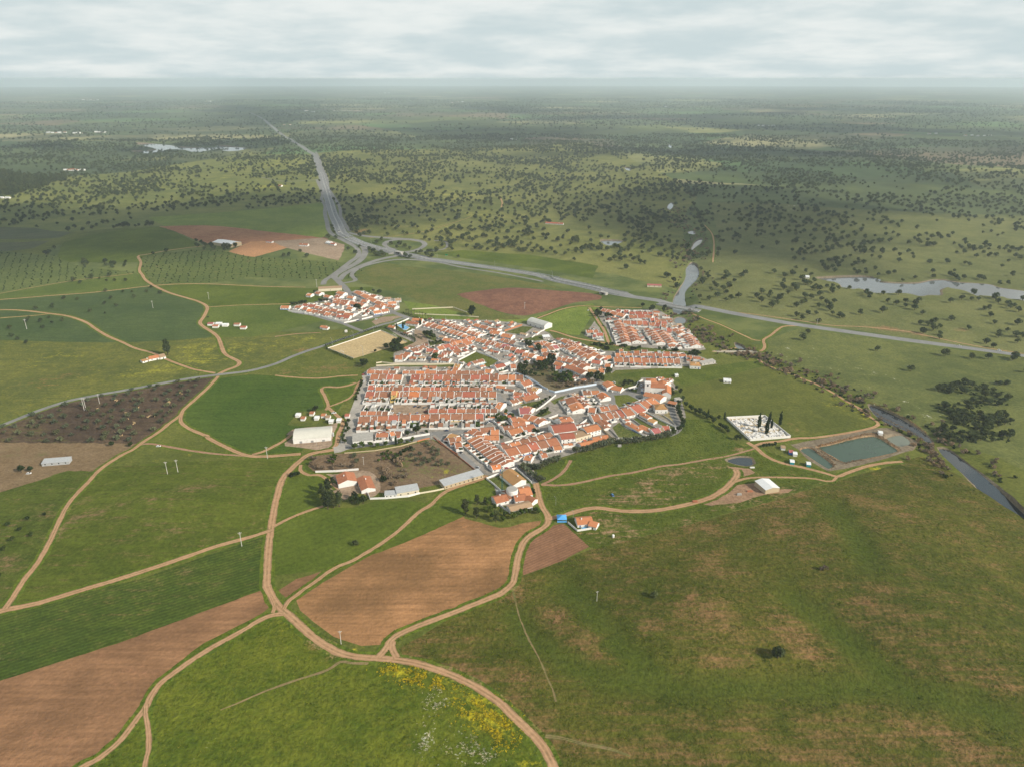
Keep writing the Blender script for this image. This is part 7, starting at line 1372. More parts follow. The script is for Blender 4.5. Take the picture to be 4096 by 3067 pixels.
plant_list('hedge_tree', 'olive', 'c1', [(860, 570), (885, 590), (910, 610), (940, 640), (970, 660), (1000, 680), (1030, 690), (1060, 700), (880, 560), (920, 560), (960, 570), (1000, 580), (1040, 570), (1080, 550), (1120, 530), (1170, 510), (1190, 490), (1210, 500), (1150, 500), (1230, 480)], 1.6, 'dusky green tree', 'in the corner hedge by southern terrace', 'tree')
plant_list('hedge_tree', 'dark', 'b7', [(2040, 920), (2060, 980), (2080, 1040), (2110, 1100), (2130, 1150), (2110, 1210), (2050, 1260), (1960, 1310), (2030, 880)], 1.2, 'dark tree', 'in the hedge outside the bend', 'tree')
plant_list('roadside_pine', 'dark', 't12', [(30, 140), (60, 160), (100, 170), (120, 200), (180, 240), (200, 250), (225, 270), (245, 290), (350, 350), (325, 350), (-40, 110), (-80, 90), (-130, 60), (165, 170), (0, 120)], 1.1, 'small dark pine', 'lining the cemetery lane', 'tree')
plant_list('cypress', 'cypress', 't12', [(70, 150), (215, 165)], 1.0, 'dark cypress', 'on the cemetery lane', 'tree')
plant_list('cypress', 'cypress', 't12', [(518, 245, 1.15), (612, 200), (585, 300, 1.2), (628, 255, .8), (705, 220)], 1.45, 'tall dark cypress', 'at the cemetery', 'tree')
plant_list('round_tree', 'dark', 't12', [(560, 415), (585, 412), (610, 408), (640, 405), (665, 400)], .7, 'dark shrub tree', 'beside the cemetery fork', 'tree')
plant_list('villa_tree', 'euc', 'c3', [(30, 520, 1.2), (150, 420, .8), (340, 600, 1.1), (140, 560, .9), (230, 420, .6)], .75, 'leafy tree', 'in the villa grove', 'tree')
plant_list('villa_tree', 'green', 'c3', [(260, 430), (290, 500), (240, 500), (330, 470), (390, 510), (430, 540), (520, 570, 1.2), (560, 540), (600, 520), (640, 515), (680, 510), (740, 500), (770, 520), (410, 590), (300, 560)], .95, 'green grove tree', 'around the round tower villa', 'tree')
plant_list('villa_tree', 'dark', 'c3', [(715, 300), (720, 325)], .9, 'dark hedge tree', 'right of the round tower villa', 'tree')
plant_list('church_tree', 'dark', 'b7', [(1840, 650), (1930, 560), (1960, 620), (2080, 590), (2010, 520), (2120, 720), (2050, 770), (1920, 650), (1080, 470), (1150, 440), (1230, 420), (1100, 420), (1180, 410), (620, 280), (680, 300), (710, 350), (800, 190), (480, 330, 1.4)], 1.0, 'dark garden tree', 'around the church', 'tree')
plant_list('lane_tree', 'dark', 'b4', [(250, 260, 1.3), (300, 300, 1.3), (270, 220), (330, 200), (430, 320, 1.1), (490, 310, 1.1), (240, 300), (1060, 130, 1.2), (1240, 190, 1.2), (1450, 170, 1.3), (1430, 210), (1200, 200)], 1.3, 'dark tree', 'round the north-east quarter', 'tree')
plant_list('gully_bush', 'bush', 'b4', [(210, 800), (270, 800), (340, 830), (400, 860), (450, 880), (420, 800), (510, 800), (680, 830), (740, 830), (880, 880), (930, 880), (990, 860), (1360, 870), (1450, 880), (1600, 900), (1650, 910), (1900, 960), (1960, 970), (2020, 980), (2000, 930), (1950, 930), (2050, 950)], 2.0, 'dark scrub bush', 'in the north-east gully', 'bush')
plant_list('hamlet_tree', 'dark', 'b1', [(1430, 480, 1.4), (1480, 470, 1.3), (1500, 500), (290, 400), (330, 405), (380, 400), (430, 390), (480, 385), (540, 380), (790, 350), (830, 350), (880, 345), (920, 345), (700, 195), (1740, 170), (1830, 200), (1860, 190), (1530, 150)], 1.15, 'dark tree', 'by the hamlet roofs', 'tree')
plant_list('pitch_tree', 'dark', 'b1', [(2080, 1170, 1.6), (2140, 1160, 1.7), (2180, 1190, 1.6), (1960, 1180, 1.1), (1770, 1240, .7), (1570, 1500, 1.3), (1600, 1460, 1.2), (1540, 1440)], 1.3, 'dark tree', 'by the football pitch', 'tree')
plant_list('orchard_tree', 'olive', 't15', [(1580, 520), (1620, 545), (1660, 560), (1600, 580), (1540, 640), (1580, 660), (1520, 690, 1.2), (1470, 650), (1620, 640), (1660, 600), (1690, 690), (1640, 690), (1750, 680), (920, 620), (945, 660), (920, 600), (1420, 610), (1500, 600), (1440, 560), (1560, 500), (1690, 660)], 1.1, 'grey olive tree', 'in the village orchard', 'tree')
plant_list('orchard_tree', 'green', 't15', [(1165, 605), (1200, 600), (1245, 590), (1215, 625), (1225, 640), (1180, 640), (1135, 655), (1280, 600), (1215, 580), (720, 630), (750, 640), (730, 670), (760, 620), (700, 660), (740, 610)], .75, 'small green fruit tree', 'in the village orchard', 'tree')
plant_list('orchard_tree', 'bare', 't15', [(560, 640, 1.3), (540, 680), (590, 710), (640, 720), (740, 715), (1160, 720), (1210, 760, 1.3), (1240, 800), (1330, 690, 1.3), (1290, 660), (1340, 650), (1380, 790), (1280, 860, 1.2), (1310, 800), (1360, 740), (820, 700), (900, 705)], 1.2, 'bare brown tree', 'in the village orchard', 'tree')
plant_list('orchard_tree', 'bush', 't15', [(1300, 610), (1330, 590), (1360, 565), (1390, 550), (1420, 535), (1270, 640), (1180, 820, 1.5), (370, 780, 1.2), (400, 770), (420, 765)], 1.5, 'dark bush', 'along the orchard edge', 'bush')
plant_list('small_tree', 'dark', 't7', [(395, 800), (243, 838), (75, 890), (178, 935), (278, 985), (110, 1025), (40, 1110), (0, 1340)], .75, 'small dark tree', 'in the left crop field', 'tree')
plant_list('pasture_tree', 'dark', 't7', [(190, 415, 1.5), (270, 410), (990, 185), (1155, 190)], 1.0, 'dark tree', 'in the brown pasture', 'tree')
plant_list('field_oak', 'oak', 't5', [(235, 830, .9), (317, 528), (470, 512, 1.2), (565, 440, 1.1), (685, 442, .8), (797, 552, 1.1), (925, 485), (980, 435, 1.1), (1028, 505), (930, 565, .7), (1185, 425, 1.1), (1090, 378), (935, 372), (1165, 378, .8), (1295, 378, .9), (1415, 392), (1338, 340), (1110, 278), (1015, 278), (942, 280, .8), (710, 300, 1.3), (880, 262, .8), (255, 620, 1.2), (240, 640), (358, 640), (432, 605, .8), (460, 650, .8), (555, 630), (380, 695), (90, 700, 1.2), (105, 770), (160, 795, .8), (1840, 600, .5)], .78, 'dark spreading oak', 'in the blue-green fields', 'tree')
# ---- olive groves
def fill(poly, spc, rn, jitter=.25, an=0.):
    c = poly.mean(0); r = np.abs(poly - c).max() * 1.5; ca, sa = math.cos(an), math.sin(an); out = []
    for i in np.arange(-r, r, spc):
        for j in np.arange(-r, r, spc):
            x, y = i + rn.uniform(-1, 1) * spc * jitter, j + rn.uniform(-1, 1) * spc * jitter; out.append((c[0] + x * ca - y * sa, c[1] + x * sa + y * ca))
    out = np.array(out); return out[inpoly(out, poly)]
def region(mat, nth=0): return [pl for nm, m, pl in REG if m == mat][nth]
def vis(q, mg=40):
    u, v = project((q[0], q[1], ground_z(q[0], q[1]) + 2)); return -mg < u < 4096 + mg and -mg < v < 3067 + mg
rn = random.Random(21)
ol = [plant('olive_tree', 'olive', q, rn.uniform(1.05, 1.6), rn=rn) for q in fill(region('grove_brown'), 13.5, rn) if vis(q) and REG[owner_at(*q)][1] == 'grove_brown' and rn.random() < .86]
rank_bands(ol, 'grey-green olive tree', 'of the brown grove', 'tree', 'olive trees in the brown grove', 13)
# ---- everything past counting: instanced masses
def scatter(name, label, pts, coll_objs, lo, hi, seed):
    """One object of kind stuff: a tree on every point."""
    cl = bpy.data.collections.new(name + '_kinds')
    for o in coll_objs: cl.objects.link(o)
    me = bpy.data.meshes.new(name); P_ = [(q[0], q[1], z - .1) for q, z in zip(pts, hgt(pts[:, 0], pts[:, 1]))]; me.from_pydata(P_, [], [])
    rg = np.random.RandomState(seed); me.attributes.new('size', 'FLOAT', 'POINT').data.foreach_set('value', rg.uniform(lo, hi, len(P_)).astype(np.float32)); me.attributes.new('turn', 'FLOAT', 'POINT').data.foreach_set('value', rg.uniform(0, 6.28, len(P_)).astype(np.float32))
    o = link(name, me); g = bpy.data.node_groups.new(name, 'GeometryNodeTree'); g.interface.new_socket('Geometry', in_out='INPUT', socket_type='NodeSocketGeometry'); g.interface.new_socket('Geometry', in_out='OUTPUT', socket_type='NodeSocketGeometry')
    N = g.nodes.new; a = N('NodeGroupInput'); b = N('NodeGroupOutput'); mp = N('GeometryNodeMeshToPoints'); ip = N('GeometryNodeInstanceOnPoints'); ci = N('GeometryNodeCollectionInfo')
    ci.inputs['Collection'].default_value = cl; ci.inputs['Separate Children'].default_value = True; ci.inputs['Reset Children'].default_value = True
    s1 = N('GeometryNodeInputNamedAttribute'); s1.data_type = 'FLOAT'; s1.inputs[0].default_value = 'size'; s2 = N('GeometryNodeInputNamedAttribute'); s2.data_type = 'FLOAT'; s2.inputs[0].default_value = 'turn'
    cx = N('ShaderNodeCombineXYZ'); L_ = g.links.new; L_(a.outputs[0], mp.inputs[0]); L_(mp.outputs[0], ip.inputs['Points']); L_(ci.outputs[0], ip.inputs['Instance']); ip.inputs['Pick Instance'].default_value = True
    L_(s1.outputs[0], ip.inputs['Scale']); L_(s2.outputs[0], cx.inputs[2]); er = N('FunctionNodeEulerToRotation'); L_(cx.outputs[0], er.inputs[0]); L_(er.outputs[0], ip.inputs['Rotation']); L_(ip.outputs[0], b.inputs[0])
    md = o.modifiers.new('trees', 'NODES'); md.node_group = g; setp(o, label, kind='stuff'); return o
def darts(n, r0, r1, half, rg):
    r = np.sqrt(rg.uniform(r0 * r0, r1 * r1, n)); a = rg.uniform(-half, half, n); return np.stack((r * np.sin(a), r * np.cos(a)), 1)
def nz(P_, s, o=0.): return np.array([noise.noise((x / s + o, y / s - o, o)) for x, y in P_])
rg = np.random.RandomState(11); PASTS = ('pasture_far_left', 'pasture_yellow', 'pasture_east', 'pasture_south_east', 'land')
cand = darts(62000, 700, 5200, R(42), rg)
own = np.full(len(cand), -1)
for i, (nm, m, poly) in enumerate(REG): own[inpoly(cand, poly)] = i
mk = np.array(['land' if i < 0 else REG[i][1] for i in own]); ok = np.isin(mk, PASTS)
near_land = (mk == 'land') & (np.hypot(cand[:, 0], cand[:, 1]) < 1500); ok &= ~near_land
cand, mk = cand[ok], mk[ok]; dens = .5 + 1.3 * nz(cand, 300., 3.) + .7 * nz(cand, 90., 8.)
base = np.select([mk == 'pasture_east', mk == 'pasture_south_east', mk == 'pasture_yellow', mk == 'pasture_far_left'], [.48, .36, .95, .80], .75)
keep = rg.uniform(0, 1, len(cand)) < np.clip(dens, 0.03, 1.3) * base; cand, mk = cand[keep], mk[keep]
order = np.argsort(np.hypot(cand[:, 0], cand[:, 1])); cand, mk = cand[order], mk[order]
cell = set(); sel = []
for i, q in enumerate(cand):
    k = (int(q[0] // 8), int(q[1] // 8))
    if k in cell: continue
    cell.add(k); sel.append(i)
cand, mk = cand[sel], mk[sel]
shown = np.array([vis(q, 0) for q in cand[:900]]); idx = np.where(shown)[0][:235]; rest = np.setdiff1d(np.arange(len(cand)), idx)
oaks = {}
WHERE = {'pasture_east': 'of the lake pasture', 'pasture_south_east': 'of the riverside pasture', 'pasture_yellow': 'of the yellow oak pasture', 'pasture_far_left': 'of the far left pasture', 'land': 'of the open country'}
rn = random.Random(4)
for i in idx: oaks.setdefault(mk[i], []).append(plant('holm_oak', 'oak', cand[i], rn.uniform(.85, 1.45), rn=rn))
for k, l in oaks.items(): rank_bands(l, 'dark holm oak', WHERE[k], 'tree', 'holm oaks ' + WHERE[k], 15)
P_OAK = [o for l in oaks.values() for o in l]
kinds = []
for me in TM['oak']:
    kinds.append(next(o for o in P_OAK if o.data == me))
scatter('oak_trees', 'countless dark holm oaks dotted over the far pastures', cand[rest], kinds, .85, 1.5, 2)
# woods further off
wc = darts(32000, 4700, 15000, R(38), rg); d1 = nz(wc, 1400., 1.) + .5 * nz(wc, 420., 6.); wc = wc[rg.uniform(0, 1, len(wc)) < np.clip(.42 + 1.1 * d1, .04, 1)]
own = np.full(len(wc), -1)
for i, (nm, m, poly) in enumerate(REG): own[inpoly(wc, poly)] = i
wc = wc[own < 0]
scatter('distant_woods', 'hazy dark woods and scattered oaks towards the horizon', wc, kinds, 1.1, 2.0, 5)
# young olives, riverside scrub, reeds, vineyard edge
yo = np.concatenate([fill(region(k), s, rn, .2, a) for k, s, a in (('grove_red', 13., .3), ('grove_green', 14., .5))])
own = np.full(len(yo), -1)
for i, (nm, m, poly) in enumerate(REG): own[inpoly(yo, poly)] = i
yo = yo[[k >= 0 and REG[k][1] in ('grove_red', 'grove_green') for k in own]]
pt = plant_list('young_olive', 'bush', 't5', [(1300, 150), (1420, 170), (1500, 120)], .8, 'small dark young olive', 'beside the red track', 'tree')
scatter('young_olives', 'rows of small young olive bushes on the reddish slope', yo, pt, .55, 1.0, 8)
rv = catmull(riv[6:], n=10); sc_pts = []
for k in range(1300):
    i = rg.randint(len(rv)); q = rv[i] + rg.normal(0, 1, 2) * (15 if i < 60 else 13); sc_pts.append(q)
sc_pts = np.array(sc_pts); own = np.full(len(sc_pts), -1)
for i, (nm, m, poly) in enumerate(REG): own[inpoly(sc_pts, poly)] = i
wt_ = [pl for nm, m, pl in REG if m.startswith('water')]; nearw = np.zeros(len(sc_pts), bool)
for dx, dy in ((6, 0), (-6, 0), (0, 6), (0, -6), (0, -11)):
    for pl in wt_: nearw |= inpoly(sc_pts + np.array((dx, dy)), pl)
sc_pts, own = sc_pts[~nearw], own[~nearw]
sc_pts = sc_pts[[not (k >= 0 and (REG[k][1].startswith('water') or REG[k][0] in ('motorway', 'dirt_track', 'village_ground'))) for k in own]]
pb = plant_list('river_tree', 'bare', 't6', [(950, 1330), (600, 1170), (300, 1060)], 1.2, 'bare brown willow', 'on the river bank', 'tree'); pd = plant_list('river_tree', 'bush', 't6', [(800, 1290), (700, 1230)], 1.4, 'dark green willow bush', 'on the river bank', 'bush')
scatter('riverside_scrub', 'tangle of brown willows and dark bushes along the river', sc_pts, pb + pd, .6, 1.5, 3)
th = np.array([at('t6', rg.uniform(1650, 2300), rg.uniform(1180, 1700))[:2] for _ in range(700)]); th = th[nz(th, 30., 2.) > -.02]
scatter('thicket', 'dark thicket of scrub at the right edge beyond the river', th, pd + kinds[:1], .5, 1.1, 6)
wp_ = P('t1', [(-80, 1090), (-80, 870), (100, 860), (250, 895), (420, 905), (590, 885), (560, 935), (330, 1010), (120, 1065), (0, 1085)]); wd = fill(jit(resample(np.concatenate((wp_, wp_[:1])), lambda a: 40.), 25.), 11., rn, .5)
pw = plant_list('eucalyptus', 'euc', 't1', [(570, 930), (585, 925)], 1.0, 'tall dark eucalyptus', 'at the end of the left wood', 'tree')
scatter('left_wood', 'dense dark wood at the left edge', wd, pw + kinds[:2], .8, 1.3, 9)
# ---- hedges
def hedge(label, t, pts, w=2., h=2., leaf='hedge', n_per_m=9.):
    if leaf == 'hedge': w, h = w * 1.5, h * 1.35
    g = np.array([at(t, *p)[:2] for p in pts]); L = resample(g, lambda a: 1.5); c = L.mean(0); z0 = ground_z(*c); rn = random.Random(len(L)); m = MB()
    for p in L:
        z = ground_z(*p) - z0
        leaves(m, [((p[0] - c[0], p[1] - c[1], z + h * .45), (1.1, w * .55, h * .6))], int(n_per_m * 1.5), .5, rn, 0, .2)
    setp(m.build('hedge', LEAF[leaf], loc=(c[0], c[1], z0)), label, 'hedge')
hedge('clipped dark hedge on the left end of the pitch', 'b1', [(890, 1130), (920, 1190), (1150, 1290), (1380, 1380)], 3, 2.6)
hedge('dark hedge between the pitch and the road', 'b1', [(900, 1120), (1100, 1050), (1400, 945), (1700, 840), (1900, 790)], 2.4, 2.4)
hedge('hedge along the pool side of the pitch', 'b1', [(1930, 800), (2100, 860), (2350, 960), (2480, 1020)], 2.4, 3.)
hedge('hedge curving round the right end of the pitch', 'b2', [(330, 470), (480, 560), (490, 610), (330, 660)], 2.6, 2.6)
hedge('low hedge beside the sandy lane', 'b2', [(450, 490), (540, 530), (610, 565)], 3, 2.2)
hedge('dark hedge under the palm avenue', 'b2', [(270, 110), (420, 160), (640, 220), (870, 270)], 2.4, 2.4)
hedge('dark hedge below the junk yard', 't15', [(660, 305), (740, 308), (830, 300)], 3, 2.)
hedge('reddish brown reed belt along the big pond', 't12', [(1050, 405), (1200, 370), (1330, 335), (1450, 302), (1560, 300)], 3, 1.6, 'reed', 6)
hedge('brown reeds on the right side of the big pond', 't12', [(1570, 310), (1660, 360), (1750, 430)], 3, 1.6, 'reed', 6)
hedge('brown reeds between the two green ponds', 't12', [(1045, 425), (1120, 480), (1200, 530), (1280, 555), (1440, 525)], 3, 1.6, 'reed', 6)
hedge('brown reeds right of the narrow pond', 't12', [(985, 425), (1070, 475), (1150, 525), (1190, 575)], 2.4, 1.6, 'reed', 6)
hedge('dry reeds along the lower river bank', 't6', [(1090, 1430), (1200, 1500), (1330, 1560), (1450, 1620), (1530, 1690)], 3, 2., 'reed', 4)
hedge('dry reeds along the upper river bank', 't6', [(1060, 1350), (1200, 1400), (1400, 1500), (1560, 1620)], 3, 2., 'reed', 4)

# ---- tufts of grass and flowers in the near meadows
def tuft(name, col, seed, x):
    rn = random.Random(seed); m = MB(); mt = leafmat('leaf_' + name, col, .35, .8, .3)
    for _ in range(9):
        a = rn.uniform(0, 6.28); q = Vector((rn.uniform(-.5, .5), rn.uniform(-.5, .5), 0)); d = Vector((math.cos(a) * .45, math.sin(a) * .45, rn.uniform(.25, .6))); sd = Vector((-math.sin(a), math.cos(a), 0)) * .16
        m.add([q - sd, q + sd, q + d + sd * .4, q + d - sd * .4], [(0, 1, 2, 3)])
    g = at('t9', x, 1100); o = m.build(name, mt, loc=(g[0], g[1], ground_z(g[0], g[1]))); o['kind'] = 'stuff'; return o
tg = [tuft('grass_tuft', (.075, .115, .014), 1, 500), tuft('grass_tuft', (.13, .155, .022), 2, 520), tuft('grass_tuft', (.055, .09, .012), 3, 540)]; ty = [tuft('yellow_flowers', (.50, .42, .02), 4, 1900), tg[1]]; tw_ = [tuft('white_flowers', (.6, .6, .5), 5, 1640), tg[0]]
def on(mats, n, box):
    q = np.array([(rg.uniform(box[0], box[2]), rg.uniform(box[1], box[3])) for _ in range(n)]); o_ = np.full(len(q), -1)
    for i, (nm, m, poly) in enumerate(REG): o_[inpoly(q, poly)] = i
    return q[[k >= 0 and REG[k][1] in mats for k in o_]]
gp = on(('meadow_lush', 'verge', 'hill', 'scrub_soil', 'slope_green'), 90000, (-330, 240, 420, 760)); gp = gp[nz(gp, 14., 5.) > -.15]
scatter('meadow_grass', 'rough tufts of grass over the near meadows and verges', gp, tg, .5, 1.1, 12)
def blob(t, lst, n):
    out = []
    for x, y, dx, dy in lst:
        for _ in range(n): g = at(t, x + rg.normal(0, .55) * dx, y + rg.normal(0, .55) * dy); out.append(g[:2])
    q = np.array(out); o_ = np.full(len(q), -1)
    for i, (nm, m, poly) in enumerate(REG): o_[inpoly(q, poly)] = i
    q = q[[k >= 0 and REG[k][1] in ('meadow_lush', 'verge', 'hill') for k in o_]]; return q[nz(q, 6., 1.) > -.1]
scatter('flower_meadow', 'drifts of yellow flowers in the near meadow', blob('t9', [(1300, 790, 180, 60), (1450, 870, 180, 60), (2000, 1120, 240, 150), (2120, 1270, 160, 140), (1700, 910, 180, 60), (2250, 1350, 150, 150)], 700), ty, .5, 1.1, 13)
scatter('flower_drifts', 'drifts of white flowers in the near meadow', blob('t9', [(1640, 1080, 90, 120), (1540, 1420, 60, 130), (2050, 1560, 150, 90), (1880, 1470, 200, 150)], 260), tw_, .4, .8, 14)
# ================================================================ vehicles, poles, small things
CARC = {n: plain('car_' + n, c, .3, .5, .03, 1.) for n, c in (('white', (.78, .78, .77)), ('silver', (.45, .46, .47)), ('black', (.02, .02, .022)), ('dark blue', (.03, .05, .12)), ('red', (.35, .02, .02)), ('grey', (.16, .165, .17)), ('blue', (.06, .18, .42)))}
TYRE = plain('tyre', (.02, .02, .02), .9); CGL = plain('car_glass', (.03, .035, .04), .1, .5)
def car_proto():
    r = empty('car', (0, 0, -500)); m = MB(); prof = [(-2.15, .28), (-2.2, .62), (-2.05, .86), (-1.1, .92), (1.15, .95), (1.95, .86), (2.15, .6), (2.12, .28)]
    n = len(prof); m.add([(x, -.86, z) for x, z in prof] + [(x, .86, z) for x, z in prof], [tuple(range(n)), tuple(range(2 * n - 1, n - 1, -1))] + [(i, n + i, n + (i + 1) % n, (i + 1) % n) for i in range(n)]); bod = m
    g = MB(); pr = [(-1.75, .92), (-1.25, 1.40), (.45, 1.44), (1.3, .94)]; g.add([(x, -.76 + (.12 if z > 1.2 else 0), z) for x, z in pr] + [(x, .76 - (.12 if z > 1.2 else 0), z) for x, z in pr], [(0, 1, 2, 3), (7, 6, 5, 4), (0, 4, 5, 1), (2, 6, 7, 3)])
    t = MB(); t.add([(-1.25, -.64, 1.405), (.45, -.64, 1.445), (.45, .64, 1.445), (-1.25, .64, 1.405)], [(0, 1, 2, 3)]); t.slab([(-1.28, -.66, 1.47), (.48, -.66, 1.51), (.48, .66, 1.51), (-1.28, .66, 1.47)], .04)
    wmsh = MB(); wmsh.tube((0, -.1, 0), (0, .1, 0), .31, .31, 8); return r, bod, g.mesh('cabin_glass', CGL), t, wmsh.mesh('wheel', TYRE)
_r, BOD, CGM, CTOP, CWH = car_proto(); bpy.data.objects.remove(_r); BODM = {k: BOD.mesh('body', m) for k, m in CARC.items()}; TOPM = {k: CTOP.mesh('car_roof', m) for k, m in CARC.items()}
def car(t, x, y, rz, colr, label, van=False):
    g = at(t, x, y); r = empty('van' if van else 'car', (g[0], g[1], ground_z(g[0], g[1]) + .04), rz)
    link('body', BODM[colr], r); link('cabin_glass', CGM, r); link('car_roof', TOPM[colr], r)
    for wx in (-1.35, 1.35):
        for wy in (-.8, .8): link('wheel', CWH, r, (wx, wy, .31))
    if van: r.scale = (1.15, 1.1, 1.45)
    setp(r, label, 'van' if van else 'car')
aw = ang('b5', (700, 900), (1300, 900))
for x, y, c, dz, lb in ((735, 865, 'dark blue', .5, 'dark blue car at the upper left of the parking lot'), (740, 935, 'white', .2, 'white car at the lower left of the parking lot'), (872, 940, 'silver', 1.2, 'silver car at the bottom of the parking lot'), (1147, 822, 'dark blue', .9, 'dark blue car at the top of the parking lot'), (1225, 830, 'black', .9, 'black car at the top of the parking lot'), (1320, 842, 'grey', .8, 'grey car at the top right of the parking lot'), (1186, 945, 'blue', 1.5, 'blue car at the bottom right of the parking lot'), (1340, 910, 'red', .1, 'dark red car at the right edge of the parking lot'), (248, 383, 'white', 1.5, 'white car on the wide western street'), (238, 262, 'red', .6, 'red car at the top of the wide street'), (1707, 1247, 'dark blue', .1, 'dark blue car on the street below the west block'), (1693, 1452, 'black', 2.3, 'black car at the head of the slope street'), (1900, 1598, 'silver', 2.2, 'silver car on the slope street'), (1965, 1635, 'black', 2.2, 'black car below the silver one on the slope street'), (88, 1210, 'grey', 1.5, 'grey car on the wide street near the warehouse')):
    car('b5', x, y, aw + dz, c, lb)
for x, y, c, lb in ((625, 1130, 'black', 'lower black car in the square bays'), (645, 1108, 'grey', 'dark grey car in the square bays'), (672, 1093, 'silver', 'silver car in the middle of the square bays'), (708, 1078, 'dark blue', 'dark blue car at the end of square bays'), (778, 1100, 'white', 'white van on the small square')):
    car('b6', x, y, 2.2, c, lb, 'van' in lb)
car('b6', 1538, 450, 2.4, 'black', 'black car beside the curved park wall'); car('b6', 1020, 180, .3, 'black', 'black car on the forecourt by the garden wall')
for x, y, c, lb, rz in ((1200, 530, 'black', 'leftmost black car at the church car park wall', .9), (1240, 515, 'black', 'second black car at the church car park wall', .9), (1270, 508, 'white', 'left white car at the church car park wall', .9), (1305, 498, 'white', 'right white car at the church car park wall', .9), (1390, 455, 'white', 'white van in front of the church', 1.5), (1408, 520, 'blue', 'upper blue car in front of the church', 1.5), (1402, 572, 'blue', 'lower blue car in front of the church', 1.5), (1165, 762, 'dark blue', 'dark blue car on the grassy lot', 2.8), (1093, 792, 'silver', 'silver car on the grassy lot', 2.2), (1370, 680, 'black', 'black car below the church car park', 2.6), (440, 910, 'black', 'black car in the narrow lane', 2.2), (325, 1180, 'silver', 'silver pickup in the triangular yard', .3), (905, 400, 'white', 'white car behind the corner house', 2.6)):
    car('b7', x, y, rz, c, lb, 'van' in lb)
for x, y, c, lb in ((1775, 505, 'white', 'leftmost white car on the bus square'), (1802, 495, 'white', 'second white car on the bus square'), (1838, 498, 'grey', 'grey car on the bus square'), (1880, 510, 'red', 'red car on the bus square'), (1915, 520, 'white', 'white car right of the red car'), (1950, 528, 'silver', 'rightmost silver car on the bus square'), (828, 268, 'blue', 'blue car below the palm avenue'), (445, 405, 'white', 'white van beside the pool yard'), (425, 438, 'white', 'white car beside the pool yard'), (1655, 525, 'silver', 'silver car at the bus square corner')):
    car('b2', x, y, -.5, c, lb, 'van' in lb)
for x, y, c, lb, rz in ((1785, 658, 'white', 'white car on the gravel below the hamlet', .3), (1465, 682, 'dark blue', 'dark blue car at the hamlet corner', .3), (1690, 400, 'white', 'white van in the hamlet yard', .2), (1470, 325, 'black', 'black car in the hamlet street', .9), (1875, 600, 'grey', 'grey car by the hamlet end houses', .2)):
    car('b1', x, y, rz, c, lb, 'van' in lb)
for x, y, c, lb, rz in ((1570, 840, 'white', 'left white car below the fourth column', .1), (1640, 838, 'white', 'right white car below the fourth column', .1), (255, 325, 'silver', 'silver car under the lane trees', 1.5), (370, 460, 'black', 'black car on the north-east lane', 1.5), (1130, 690, 'dark blue', 'dark blue car between third column yards', 2.), (2010, 140, 'dark blue', 'dark car crossing the river bridge', -.3), (100, 190, 'white', 'white car on the grass by the fork', 1.2), (612, 900, 'silver', 'silver car behind the blue-trimmed terrace', 1.4)):
    car('b4', x, y, rz, c, lb)
am = math.atan2(*(mw[-3] - mw[-4])[::-1])
for t, x, y, c, lb in (('t6', 1850, 852, 'white', 'white car driving on the right part of the motorway'), ('t6', 2200, 893, 'white', 'white van at the right edge of the motorway'), ('t2', 780, 1368, 'white', 'white truck near the motorway bend'), ('t2', 745, 1210, 'dark blue', 'dark car before the motorway bend'), ('t2', 598, 785, 'white', 'white van far along the motorway'), ('t2', 645, 1010, 'white', 'white van on the motorway middle distance')):
    car(t, x, y, am if t == 't6' else 1.7, c, lb, 'van' in lb or 'truck' in lb)
car('t16', 1215, 950, 1.8, 'blue', 'blue car abandoned on the bare green field'); car('t15', 742, 228, .1, 'white', 'white van parked by the junk yard', True); car('t7', 255, 428, .2, 'white', 'white pickup under the pasture tree'); car('t7', 1400, 188, .1, 'white', 'white pickup at the track fork'); car('c1', 412, 556, 2.3, 'silver', 'silver car at the foot of the slope street'); car('c1', 697, 562, .3, 'red', 'red car behind the mossy barn')
# bus
g = at('b2', 1985, 600); bus = empty('bus', (g[0], g[1], ground_z(g[0], g[1])), .28); m = MB(); m.box(-6, -1.25, .5, 6, 1.25, 1.6); m.box(-6, -1.25, 2.6, 6, 1.25, 3.2); m.build('body', CARC['white'], bus); m = MB(); m.box(-5.95, -1.2, 1.6, 5.95, 1.2, 2.6); m.build('window_band', CGL, bus)
for x in (-4, 3.8):
    for y in (-1.15, 1.15): link('wheel', CWH, bus, (x, y, .5)).scale = (1.6, 1.4, 1.6)
setp(bus, 'white coach parked on the bus square', 'bus')
